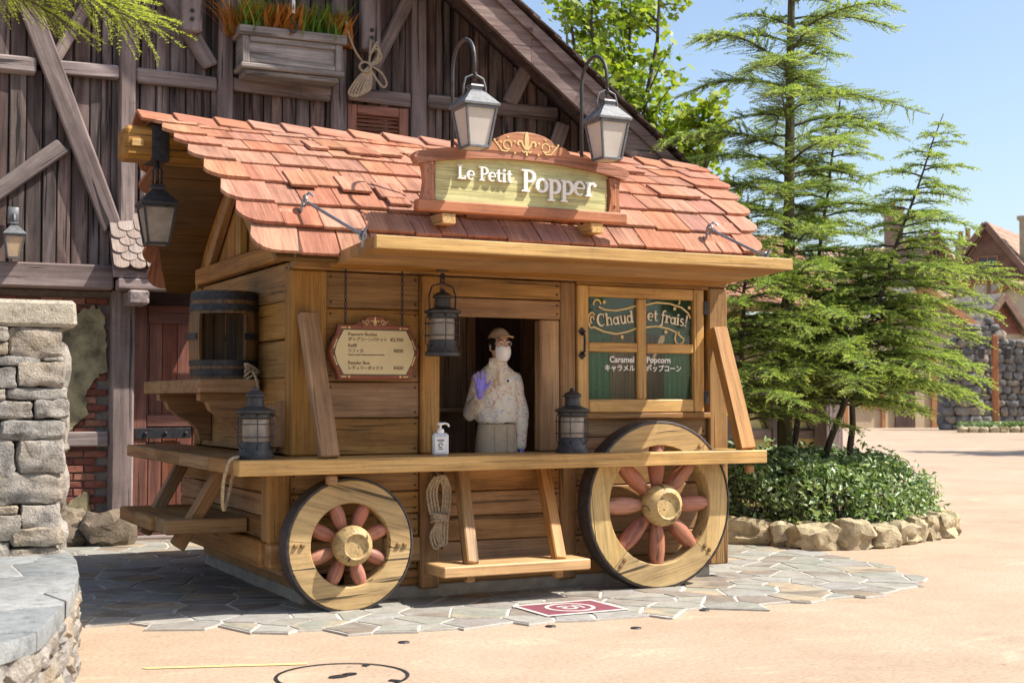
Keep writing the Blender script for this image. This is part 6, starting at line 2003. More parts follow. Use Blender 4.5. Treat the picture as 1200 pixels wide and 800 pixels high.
# main conifer : bare pole above, tiers of feathery boughs
def clear_cart(s, az, L):      # keep boughs out of the cart and the pitched roof in front of it
    x = 5.81 + L * math.cos(R(az)); z = 7.4 * s
    return x < 4.15 and z < 3.4
NT += conifer('conifer', 'tall conifer with a straight bare trunk rising out of the frame behind the shrubs', (5.8, 3.02, 0.05), (5.95, 2.98, 7.4), 0.088, 0.02,
        specs(92, 0.2, 0.98, lambda s: 2.0 * (1 - s) ** 0.75 + 0.2 if s > 0.42 else 1.2, 3, (0.15, 0.6), clear_cart), 31, GC, 'barkgreen')
NT += conifer('conifer', 'slender conifer leaning far to the right with a pointed feathery tip', (5.85, 2.85, 0.05), (6.98, 1.95, 4.2), 0.042, 0.005,
        specs(64, 0.3, 0.985, lambda s: 1.3 * (1 - s) ** 0.75 + 0.16, 8, (0.05, 0.35)) + [(0.6 + 0.055 * i, -27 + (25 if i % 2 else -20), 0.75 - 0.07 * i, 0.15) for i in range(7)], 32, GC)
NT += conifer('conifer', 'thin young conifer between the tall trunk and the leaning one', (6.0, 3.3, 0.05), (6.55, 3.0, 4.5), 0.04, 0.008,
        specs(64, 0.3, 0.985, lambda s: 1.1 * (1 - s) ** 0.7 + 0.15, 12, (0.1, 0.4)), 33, GC)
NT += conifer('conifer', 'low bushy conifer filling the gap beside the food stand roof', (4.95, 2.7, 0.05), (5.1, 2.65, 3.35), 0.04, 0.008,
        specs(66, 0.32, 0.98, lambda s: 1.15 * (1 - s) ** 0.6 + 0.2, 15, (0.15, 0.4), lambda s, az, L: 4.95 + L * math.cos(R(az)) < 3.85), 34, GC)
NT += conifer('conifer', 'spreading conifer with long low boughs reaching out over the plaza', (6.35, 2.75, 0.05), (6.5, 2.6, 2.9), 0.045, 0.01,
        specs(56, 0.42, 0.97, lambda s: 1.4 * (1 - s) ** 0.5 + 0.25, 19, (0.1, 0.35)) + [(0.5, -30, 1.2, 0.2), (0.56, -50, 1.3, 0.12), (0.6, -75, 1.2, 0.2), (0.7, -22, 1.4, 0.22), (0.78, -40, 1.3, 0.2), (0.88, -15, 1.9, 0.3)], 35, GC)
# conifer outside the left edge whose bough hangs into the picture
NT += conifer('conifer', 'bright conifer outside the left edge, its boughs hanging over the top left corner', (-3.9, -1.3, 0), (-3.85, -1.35, 4.6), 0.09, 0.03,
        [(0.74, -4, 1.9, 0.24), (0.79, 10, 1.7, 0.2), (0.8, -14, 1.6, 0.2), (0.76, -6, 2.15, 0.2), (0.77, 6, 2.3, 0.17), (0.74, -18, 1.7, 0.18), (0.8, 14, 1.9, 0.18), (0.75, 18, 1.6, 0.1), (0.82, -2, 1.9, 0.15), (0.85, 20, 2.0, 0.1), (0.85, 2, 2.2, 0.1), (0.8, 170, 1.5, 0.2), (0.7, 120, 1.4, 0.2), (0.72, 230, 1.4, 0.2), (0.9, 300, 1.2, 0.2), (0.9, 80, 1.2, 0.2)], 36, None, 'bark', 'needlebright', (0.032, 0.002), 0.0, 0.2, 1.5, 0.01)

# bright broadleaf tree behind the house
def broadleaf(label, base, H, cr, nstem, nl, seed, lsz, mat, group=None, crown0=0.35):
    rr = np.random.RandomState(seed)
    t = empty('broadleaf_tree', base, 0, label, 'tree', group)
    mb = MB(); tips = []
    mb.tube([(0, 0, 0), (0.03, 0, H * 0.12), (0, 0.02, H * 0.26)], [0.16, 0.13, 0.11], 9)
    for i in range(nstem):
        a = 6.283 * i / nstem + rr.uniform(-0.4, 0.4)
        sp = cr * rr.uniform(0.2, 0.75); top = H * rr.uniform(0.8, 1.0)
        pts = [np.array([0, 0, H * 0.24]) + (np.array([math.cos(a) * sp, math.sin(a) * sp, top - H * 0.24])) * np.array([f ** 0.8, f ** 0.8, f]) for f in np.linspace(0, 1, 8)]
        pts = [p + rr.normal(0, 0.04, 3) for p in pts]
        mb.tube([tuple(p) for p in pts], [0.075 * (1 - 0.85 * k / 7) for k in range(8)], 6)
        for k in range(22):
            f = rr.uniform(0.2, 1.0); j = min(6, int(f * 7)); o = pts[j] + (pts[j + 1] - pts[j]) * (f * 7 - j)
            az = rr.uniform(0, 6.283); L = cr * rr.uniform(0.28, 0.62) * (1.15 - 0.55 * f)
            d = np.array([math.cos(az), math.sin(az), rr.uniform(0.2, 0.9)])
            e = o + d * L; m_ = o + d * L * 0.5 + np.array([0, 0, 0.04])
            mb.tube([tuple(o), tuple(m_), tuple(e)], [0.02, 0.014, 0.006], 4)
            tips.append((o, m_, e))
    mb.build('trunk', M['bark'], t, True, True)
    C = []
    for i in range(nl):
        o, m_, e = tips[rr.randint(len(tips))]
        f = rr.uniform(0.25, 1.08)
        p = o + (e - o) * f
        C.append(p + rr.normal(0, 0.1 * cr / 1.5, 3))
    C = np.array(C)
    N = rr.normal(size=(nl, 3)) * 0.6 + np.array([0.15, -0.25, 0.7]); N /= np.linalg.norm(N, axis=1)[:, None]
    tt = np.cross(N, rr.normal(size=(nl, 3))); tt /= np.linalg.norm(tt, axis=1)[:, None]; ss = np.cross(N, tt)
    L = lsz * rr.uniform(0.7, 1.2, nl)
    # lobed leaf outline (fan of 7 around the stalk)
    sh = [(-0.5, 0), (-0.25, 0.42), (0.02, 0.26), (0.35, 0.45), (0.5, 0.0), (0.35, -0.45), (0.02, -0.26), (-0.25, -0.42)]
    P = np.stack([C + tt * (L * a)[:, None] + ss * (L * b)[:, None] - N * (L * 0.25 * abs(b))[:, None] for a, b in sh], 1).reshape(-1, 3)
    F = (np.arange(nl)[:, None] * 8 + np.arange(8)[None]).reshape(nl, 8)
    rv = np.clip(rr.uniform(0.1, 0.9, nl) + 0.15 * (C[:, 2] / H - 0.5), 0, 1)
    me = np_mesh('crown', P, F, M[mat], {'rv': np.repeat(rv, 8)})
    link_mesh('crown', me, t)
broadleaf('bright green broadleaf tree with lobed leaves above the house roof', (8.3, 10.6, 0), 9.4, 1.9, 6, 5200, 51, 0.135, 'leafbright')
broadleaf('second bright broadleaf tree lower down behind the roof slope', (9.2, 9.6, 0), 6.2, 1.2, 4, 2400, 52, 0.13, 'leafbright')
print('needles', NT)
# plaza trees to the right of the view, they throw the bands of shade on the far plaza
broadleaf('nearer plaza tree standing outside the picture on the right', (28.5, 13.2, 0), 8.0, 3.6, 6, 3500, 53, 0.32, 'leafbright', 'plaza trees beyond the right edge')
broadleaf('farther plaza tree standing outside the picture on the right', (40.0, 20.0, 0), 9.0, 4.0, 6, 3500, 54, 0.34, 'leafbright', 'plaza trees beyond the right edge')

# ------------------------------------------------------------------ the far village
FW = Vector((0.4524, 0.8918, 0)); RT = Vector((0.8918, -0.4524, 0))
def far(px, d, z=0.0):
    """ground point at distance d along the view axis and the bearing of column px (all distances in metres)"""
    p = CAM + FW * d + RT * ((px - 600) / 1600 * d); return Vector((p.x, p.y, z))
VIEWROT = R(-26.9)
M['farbeige'] = plain('beige_render', (0.5, 0.4, 0.27), 0.9, 0, 0, 0.12, 0.8)
M['farcream'] = plain('cream_render', (0.62, 0.55, 0.4), 0.9, 0, 0, 0.12, 0.8)
M['farbeam'] = plain('orange_brown_beams', (0.36, 0.17, 0.07), 0.8, 0, 0, 0.2, 2)
M['farroof'] = rock('far_roof_tiles', [(0.3, 0.2, 0.145), (0.38, 0.265, 0.19)], 0.9, 1.0, 0.8, 0.05, 0.2)
M['fargrey'] = rock('far_grey_tiles', [(0.3, 0.26, 0.22), (0.38, 0.33, 0.28)], 0.9, 1.0, 0.8, 0.05, 0.2)
M['farstone'] = rock('far_yellow_stone', [(0.42, 0.36, 0.24), (0.36, 0.32, 0.24)], 0.9, 0.8, 0.6, 0.05)
M['farbrown'] = plain('far_brown_boards', (0.2, 0.115, 0.08), 0.8, 0, 0, 0.2, 2)
M['farbrick'] = plain('far_brick_chimney', (0.3, 0.19, 0.145), 0.9, 0, 0, 0.2, 2)
M['fargreen'] = plain('green_shutter', (0.06, 0.11, 0.06), 0.7)
M['postorange'] = plain('orange_brown_post', (0.34, 0.12, 0.04), 0.7, 0, 0, 0.2, 6)
M['farglass'] = plain('dark_window_glass', (0.05, 0.06, 0.08), 0.2)

def tri_roof(m, w, dp, z0, z1, ov, th=0.16, course=0.45):
    """gable roof, ridge along local y, made of stepped courses"""
    hw = w / 2 + ov
    n = max(4, int(math.hypot(hw, z1 - z0) / course))
    for sg in (-1, 1):
        for i in range(n):
            f0, f1 = i / n, (i + 1.1) / n
            xa, za = sg * hw * (1 - f0), z0 + (z1 - z0) * f0
            xb, zb = sg * hw * (1 - min(1, f1)), z0 + (z1 - z0) * min(1, f1)
            V = [(xa, -ov, za + 0.05), (xa, dp + ov, za + 0.05), (xb, dp + ov, zb), (xb, -ov, zb)]
            V += [(v[0], v[1], v[2] + th * 0.6) for v in V]
            F = [(3, 2, 1, 0), (4, 5, 6, 7), (0, 1, 5, 4), (1, 2, 6, 5), (2, 3, 7, 6), (3, 0, 4, 7)]
            if sg > 0: F = [f[::-1] for f in F]
            m.add(V, F)
def house(px, d, w, dp, eave, ridge, rot, label, wall, roof, wins=(), beams=(), chim=(), gable=None, ov=0.35, doors=()):
    p = far(px, d)
    t = empty('village_house', tuple(p), VIEWROT + R(rot), label, 'house', 'village houses')
    def hp(nm, mat, fn, parent=None):
        mb = MB(); fn(mb); return mb.build(nm, mat, parent or t, False, True)
    hp('wall', M[wall], lambda m: m.prism([(-w / 2, 0), (w / 2, 0), (w / 2, eave), (0, ridge - 0.1), (-w / 2, eave)], front(0, dp, 0), dp))
    if gable:
        hp('gable_boards', M[gable], lambda m: m.prism([(-w / 2 + 0.05, eave - 0.1), (w / 2 - 0.05, eave - 0.1), (0, ridge - 0.2)], front(0, 0.0, 0), 0.06))
    rf = hp('roof', M[roof], lambda m: tri_roof(m, w, dp, eave - 0.25, ridge, ov))
    for sg in (-1, 1):
        hp('barge_board', M['farbeam'] if gable is None else M['farbrown'], lambda m: m.bar((sg * (w / 2 + ov + 0.05), -ov - 0.05, eave - 0.42), (0, -ov - 0.05, ridge - 0.05 - 0.002 * sg), 0.1, 0.32, (0, 0, 1), 0.01))
    for (x, z, ww, hh) in wins:
        f = hp('window', M['farbeam'], lambda m: (m.bx(x - ww / 2, x - ww / 2 + 0.08, -0.14, 0, z, z + hh), m.bx(x + ww / 2 - 0.08, x + ww / 2, -0.14, 0, z, z + hh), m.bx(x - ww / 2 + 0.081, x + ww / 2 - 0.081, -0.13, 0, z + hh - 0.08, z + hh), m.bx(x - ww / 2 + 0.081, x + ww / 2 - 0.081, -0.13, 0, z, z + 0.08), m.bx(x - 0.03, x + 0.03, -0.12, 0, z + 0.081, z + hh - 0.081)))
        mb = MB(); mb.bx(x - ww / 2 + 0.08, x + ww / 2 - 0.08, -0.07, -0.065, z + 0.08, z + hh - 0.08, 0.001); mb.build('pane', M['farglass'], f, False, True)
    for (x0, z0, x1, z1, ww) in beams:
        hp('beam', M['farbeam'], lambda m: m.bar((x0, -0.05, z0), (x1, -0.05, z1), 0.1, ww, (0, 0, 1) if abs(x1 - x0) > abs(z1 - z0) else (1, 0, 0), 0.01))
    for (x, z, ww, hh, mt) in doors:
        hp('shutter', M[mt], lambda m: m.bx(x - ww / 2, x + ww / 2, -0.1, 0, z, z + hh, 0.01))
    for (x, y, z0, z1, ww, mt, pots) in chim:
        c = hp('chimney', M[mt], lambda m: (m.bx(x - ww / 2, x + ww / 2, y - ww / 2, y + ww / 2, z0, z1 - 0.25, 0.02), m.bx(x - ww / 2 - 0.1, x + ww / 2 + 0.1, y - ww / 2 - 0.1, y + ww / 2 + 0.1, z1 - 0.249, z1, 0.03)))
        for q in range(pots):
            mb = MB(); xx = x + (q - (pots - 1) / 2) * 0.4
            mb.lathe([(0.15, z1), (0.13, z1 + 0.35 + 0.15 * (q % 2)), (0.16, z1 + 0.4 + 0.15 * (q % 2)), (0.16, z1 + 0.48 + 0.15 * (q % 2)), (0.1, z1 + 0.48 + 0.15 * (q % 2))], Matrix.Translation((xx, y, 0)), 10); mb.build('chimney_pot', M['farbeam'], c, 40, True)
    return t
# heights from the eye line: 0.045 m per pixel at 72 m
house(1160, 74, 4.0, 9, 7.9, 10.85, -34, 'steep gabled village house with brown boarded gable and tiny window at far right', 'farcream', 'farroof', [(0.0, 8.35, 1.1, 0.75)],
      [(-1.9, 6.4, 1.9, 6.4, 0.22), (-1.9, 7.7, 1.9, 7.7, 0.22), (-1.8, 6.4, -1.8, 7.7, 0.16), (-0.9, 6.4, -0.9, 7.7, 0.16), (0, 6.4, 0, 7.7, 0.16), (0.9, 6.4, 0.9, 7.7, 0.16), (1.8, 6.4, 1.8, 7.7, 0.16), (-1.8, 6.45, -0.95, 7.6, 0.13), (1.75, 6.45, 0.95, 7.6, 0.13)],
      [(-1.6, 1.2, 6.5, 10.2, 0.8, 'farstone', 2), (2.0, 0.6, 6.5, 11.2, 0.8, 'farstone', 1)], 'farbrown', 0.5)
house(1190, 71, 8.5, 5, 5.0, 7.4, -58, 'half timbered cream village house with orange brown beams at the right edge', 'farcream', 'farroof', [(1.5, 2.4, 1.0, 1.2), (-1.2, 2.4, 1.0, 1.2)],
      [(-4.2, 4.9, 4.2, 4.9, 0.22), (-4.2, 3.9, 4.2, 3.9, 0.2)] + [(-4.1 + 1.03 * i, 3.9, -4.1 + 1.03 * i, 4.9, 0.16) for i in range(9)])
house(1172, 66, 2.7, 4, 4.6, 6.35, 20, 'small grey tiled house with red brown gable just behind the ruined wall', 'farbeige', 'fargrey', [], [], [], 'ventwood', 0.35)
house(1105, 84, 14, 7, 6.6, 10.6, 84, 'long low village house with wide brown tiled roof', 'farbeige', 'farroof', [], [], [(-2.0, 3.2, 8.6, 12.9, 1.0, 'farbrick', 1)], None, 0.4)
house(1098, 79, 1.9, 4, 9.2, 11.0, 8, 'little dormer with dark gable on the long brown roof', 'farroof', 'farroof', [(0, 9.3, 0.6, 0.7)], [], [], 'farbrown', 0.2)
house(1080, 64, 8.0, 6, 3.9, 6.6, 12, 'beige village house with green shutters behind the conifer boughs', 'farbeige', 'fargrey', [(-1.5, 2.3, 0.9, 1.1), (-2.6, 0.9, 0.9, 1.2)],
      [(-3.9, 0, -3.9, 3.8, 0.25), (0.6, 0, 0.6, 3.4, 0.3), (3.9, 0, 3.9, 3.8, 0.25), (-3.9, 3.4, 3.9, 3.4, 0.2), (-2.0, 0, -2.0, 1.9, 0.2)], [(-1.0, 3.0, 5, 8.2, 0.9, 'farstone', 1)], None, 0.4, [(2.2, 1.0, 0.55, 1.6, 'fargreen'), (-0.9, 0.0, 1.0, 2.0, 'timberdark')])
house(1010, 70, 11, 7, 4.6, 7.6, 4, 'brown roofed village house mostly hidden by conifers', 'farbeige', 'farroof', [(-2, 2, 1, 1.2), (2, 2, 1, 1.2)], [(-5.4, 2.2, 5.4, 2.2, 0.2)], [], None, 0.4)
house(1290, 80, 12, 8, 6.5, 10.5, 5, 'village house beyond the right edge of the picture', 'farcream', 'farroof', [(-2, 3, 1, 1.2), (2, 3, 1, 1.2)])

# ruined stone wall : rough stones on a core
RW = empty('ruined_wall', tuple(far(1160, 59)), VIEWROT, 'dark broken rubble stone wall on the far side of the plaza', 'wall')
prof = [(-2.05, 0.5), (-1.95, 2.6), (-1.7, 3.9), (-1.2, 4.35), (-0.5, 4.6), (0.1, 4.75), (0.55, 4.6), (0.8, 4.0), (1.1, 4.05), (1.8, 4.1), (2.6, 4.0), (3.4, 4.2), (4.4, 4.1), (5.4, 4.3), (6.5, 3.4)]
def ptop(x):
    for (a, za), (b, zb) in zip(prof, prof[1:]):
        if a <= x <= b: return za + (zb - za) * (x - a) / (b - a)
    return 0
mb = MB(); mb.prism([(-1.95, 0)] + [(6.4, 0)] + [(x, max(0.3, z - 0.2)) for x, z in prof[::-1]], front(0, 0.9, 0), 0.75); mb.build('core', M['darkstone'], RW, False, True)
rw = random.Random(4); cnt = 0; z = 0.0
SM = []
for k in range(14):
    V, F = stone_geo(1, 0.8, 1, 300 + k, 3, 3.0, 0.13); mb = MB(); mb.add(V, F); SM.append(mb.mesh('stone', M['darkstone'], 60))
while z < 4.8 and cnt < 290:
    h = rw.uniform(0.24, 0.4); x = -2.1 + rw.uniform(0, 0.2)
    while x < 6.4:
        w = rw.uniform(0.28, 0.62)
        if z + h * 0.5 < ptop(x + w / 2):
            big = 1.25 if (x < -0.75 and x > -1.5) else 1.0
            o = link_mesh('stone', SM[rw.randrange(14)], RW, (x + w / 2, 0.12 - (0.22 if -1.6 < x < -0.6 else 0) + rw.uniform(-0.06, 0.05), z + h / 2), (rw.uniform(-0.1, 0.1), rw.uniform(-0.1, 0.1), rw.uniform(-0.15, 0.15)))
            o.scale = (w * 1.1 * big, 0.55, h * 1.15); cnt += 1
        x += w
    z += h
# lamp post before the ruin
t = empty('lamp_post', tuple(far(1166, 56)), VIEWROT, 'orange brown wooden lamp post with two lanterns on a crossbar', 'lamp post')
mb = MB(); mb.bx(-0.11, 0.11, -0.11, 0.11, 0, 3.95, 0.02, 2); mb.build('post', M['postorange'], t, False, True)
mb = MB(); mb.bx(-0.62, 0.62, -0.04, 0.04, 3.55, 3.62, 0.01); mb.tube([(-0.5, 0, 3.6), (0, 0, 3.3), (0.5, 0, 3.6)], 0.02, 6); mb.build('crossbar', M['iron'], t, False, True)
for sg in (-1, 1):
    mb = MB(); mb.lathe([(0.02, 3.5), (0.2, 3.4), (0.2, 3.36), (0.02, 3.38)], Matrix.Translation((sg * 0.55, 0, 0)), 6); mb.lathe([(0.1, 2.98), (0.17, 3.36), (0.1, 3.37)], Matrix.Translation((sg * 0.55, 0, 0)), 6); mb.tube([(sg * 0.55, 0, 3.48), (sg * 0.55, 0, 3.57)], 0.015, 5)
    mb.build('lantern', M['lampmetal'], t, False, True)
# strip of ground cover with edging stones at the foot of the ruin
rr = np.random.RandomState(77); n = 4500
o0 = far(1132, 55); ax = RT
a = rr.uniform(0, 5.2, n); b = rr.uniform(0, 1.4, n)
C = np.array([[o0.x + ax.x * p + FW.x * q, o0.y + ax.y * p + FW.y * q, 0.0] for p, q in zip(a, b)]); C[:, 2] = rr.uniform(0.12, 0.4, n)
N = rr.normal(size=(n, 3)) * 0.6 + np.array([0, -0.2, 0.8]); N /= np.linalg.norm(N, axis=1)[:, None]
me = leaves_mesh('ground_cover', C, N, rr.uniform(0.12, 0.2, n), rr.uniform(0.06, 0.1, n), M['leafglossy'], rr, rr.uniform(0, 0.9, n))
tag(link_mesh('ground_cover', me), 'low strip of green ground cover at the foot of the ruined wall', None, None, 'stuff')
EK = empty('edging_stones', tuple(far(1165, 54.8)), VIEWROT, 'row of small pale edging stones before the far ground cover', 'kerb')
for i in range(11):
    o = stone_obj('stone', M['boulder'], None, (0, 0, 0), (0.4, 0.3, 0.26), 400 + i, 0, 3)
    o.parent = EK; o.location = (-1.3 + i * 0.42, 0, 0.1)

# unseen trees and house, added so the window glass reflects less sky
broadleaf('unseen plaza tree added behind the photographer, leftmost of three', (6.0, -27.0, 0), 9.0, 4.2, 6, 3000, 61, 0.4, 'leafbright', 'plaza trees added behind the photographer')
broadleaf('unseen plaza tree added behind the photographer, middle of three', (14.0, -24.0, 0), 8.0, 4.0, 6, 3000, 62, 0.4, 'leafbright', 'plaza trees added behind the photographer')
broadleaf('unseen plaza tree added behind the photographer, rightmost of three', (23.0, -27.0, 0), 9.0, 4.2, 6, 3000, 63, 0.4, 'leafbright', 'plaza trees added behind the photographer')
t = house(600, -34, 26, 8, 6.0, 10.5, 150, 'unseen long village house added across the plaza behind the photographer', 'farbeige', 'farroof', [(-8 + 4 * i, 2, 1.2, 1.5) for i in range(5)])
t.location = (15, -34, 0)
# ------------------------------------------------------------------ the attendant
PER = empty('person', (1.3, 0.555, 0.275), R(-22), 'person in cream patterned shirt, tan cap and white mask raising a purple gloved hand', 'person')
Z0 = 0.275
PER.scale = (0.89, 0.92, 1.0)
def ell(mb, c, r, M3=None, n=14):
    T = Matrix.Identity(4)
    if M3 is not None: T = M3.to_4x4()
    T = Matrix.Translation(Vector(c)) @ T @ Matrix.Diagonal((r[0], r[1], r[2], 1))
    mb.lathe([(max(0.0, math.sin(math.pi * i / n)), -math.cos(math.pi * i / n)) for i in range(n + 1)], T, 18)
def caps(mb, p0, p1, r0, r1, n=12, fl=1.0):
    p0 = Vector(p0); p1 = Vector(p1); L = (p1 - p0).length
    T = frame(p1 - p0, (1, 0, 0)).to_4x4(); T.translation = p0
    T = T @ Matrix.Diagonal((1, fl, 1, 1))
    pr = [(r0 * math.sin(R(a)), -r0 * math.cos(R(a))) for a in (0, 22, 45, 68, 90)] + [(r1 * math.cos(R(a)), L + r1 * math.sin(R(a))) for a in (0, 22, 45, 68, 90)]
    mb.lathe(pr, T, n)
def loft(mb, secs, n=24):
    """secs: (z, cx, cy, rx, ry) closed tube of ellipses"""
    V = []; F = []
    for (z, cx, cy, rx, ry) in secs:
        for j in range(n):
            a = 2 * math.pi * j / n
            c, s = math.cos(a), math.sin(a)
            k = (abs(c) ** 2.4 + abs(s) ** 2.4) ** (-1 / 2.4)
            V.append((cx + rx * c * k, cy + ry * s * k, z))
    for i in range(len(secs) - 1):
        for j in range(n):
            F.append((i * n + j, i * n + (j + 1) % n, (i + 1) * n + (j + 1) % n, (i + 1) * n + j))
    F.append(tuple(range(n - 1, -1, -1))); F.append(tuple(range((len(secs) - 1) * n, len(secs) * n)))
    mb.add(V, F)
def remesh(mb, voxel, sm=4, fac=0.5):
    me = bpy.data.meshes.new('tmp'); me.from_pydata(mb.v, [], mb.f)
    ob = bpy.data.objects.new('tmp', me); col.objects.link(ob)
    m = ob.modifiers.new('r', 'REMESH'); m.mode = 'VOXEL'; m.voxel_size = voxel
    s = ob.modifiers.new('s', 'SMOOTH'); s.iterations = sm; s.factor = fac
    dg = bpy.context.evaluated_depsgraph_get()
    out = bpy.data.meshes.new_from_object(ob.evaluated_get(dg))
    bpy.data.objects.remove(ob); bpy.data.meshes.remove(me)
    n = len(out.vertices); co = np.empty(n * 3, np.float32); out.vertices.foreach_get('co', co)
    return out, co.reshape(-1, 3)
def finish(me, name, mats, parent, mi=None):
    me.name = name
    me.materials.clear()
    for q in mats: me.materials.append(q)
    me.polygons.foreach_set('use_smooth', np.ones(len(me.polygons), dtype=bool))
    if mi is not None: me.polygons.foreach_set('material_index', mi)
    me.update()
    return link_mesh(name, me, parent)
W_ = lambda z: z - Z0          # world height to person height

def skin_mat():
    m, nt, b = nmat('skin')
    b.inputs['Base Color'].default_value = (0.7, 0.43, 0.31, 1); b.inputs['Roughness'].default_value = 0.5
    b.inputs['Subsurface Weight'].default_value = 0.15; b.inputs['Subsurface Radius'].default_value = (0.02, 0.008, 0.005)
    return m
def shirt_mat():
    m, nt, b = nmat('patterned_shirt_cloth')
    v = coords(nt, 'obj', rnd=False)
    c = None
    base = (0.82, 0.75, 0.6)
    cc = None
    for i, (colr, sc_, off) in enumerate((((0.45, 0.25, 0.12), 11, 0.0), ((0.35, 0.48, 0.66), 9, 4.0), ((0.66, 0.3, 0.25), 10, 9.0), ((0.55, 0.45, 0.25), 13, 13.0))):
        sh = nd(nt, 'ShaderNodeVectorMath', operation='ADD'); sh.inputs[1].default_value = (off, off * 0.7, off * 1.3)
        nt.links.new(v, sh.inputs[0])
        n = noise_n(nt, sh.outputs[0], sc_, 1.5, 0.5, 2.2)
        # thin contour lines of a distorted noise read as drawn motifs
        r_ = ramp(nt, [(0.5, 0.0), (0.52, 1.0), (0.55, 1.0), (0.57, 0.0)])
        nt.links.new(n, r_.inputs[0])
        g = noise_n(nt, sh.outputs[0], 9, 1, 0.5)
        k = ramp(nt, [(0.53, 0.0), (0.57, 1.0)]); nt.links.new(g, k.inputs[0])
        f = math_n(nt, 'MULTIPLY', math_n(nt, 'MULTIPLY', r_.outputs[0], k.outputs[0]), 0.75)
        cc = mixc(nt, cc if cc is not None else base, colr, f)
    nt.links.new(cc, b.inputs['Base Color'])
    b.inputs['Roughness'].default_value = 0.85
    bump(nt, b, noise_n(nt, v, 260, 2), 0.15, 0.001)
    return m
M['skin'] = skin_mat(); M['shirt'] = shirt_mat()
M['glove'] = plain('purple_glove', (0.27, 0.22, 0.78), 0.45, 0, 0, 0.08, 30)
M['trousers'] = plain('tan_trouser_cloth', (0.55, 0.44, 0.3), 0.85, 0, 0, 0.1, 20, 0.2)
M['cap'] = plain('tan_cap_cloth', (0.62, 0.42, 0.24), 0.85, 0, 0, 0.1, 30, 0.2)
M['hair'] = plain('dark_hair', (0.022, 0.015, 0.012), 0.5, 0, 0, 0.4, 60, 0.5)
M['mask'] = plain('white_mask', (0.86, 0.84, 0.83), 0.8, 0, 0, 0.02, 20)
M['belt'] = plain('black_belt', (0.02, 0.018, 0.018), 0.45)
M['eyes'] = plain('dark_eyes', (0.02, 0.012, 0.01), 0.2)

HC = Vector((0.02, -0.02, W_(1.722)))
HR = Matrix.Rotation(R(24), 3, 'Z') @ Matrix.Rotation(R(-3), 3, 'X')
hp_ = lambda x, y, z: HC + HR @ Vector((x, y, z))
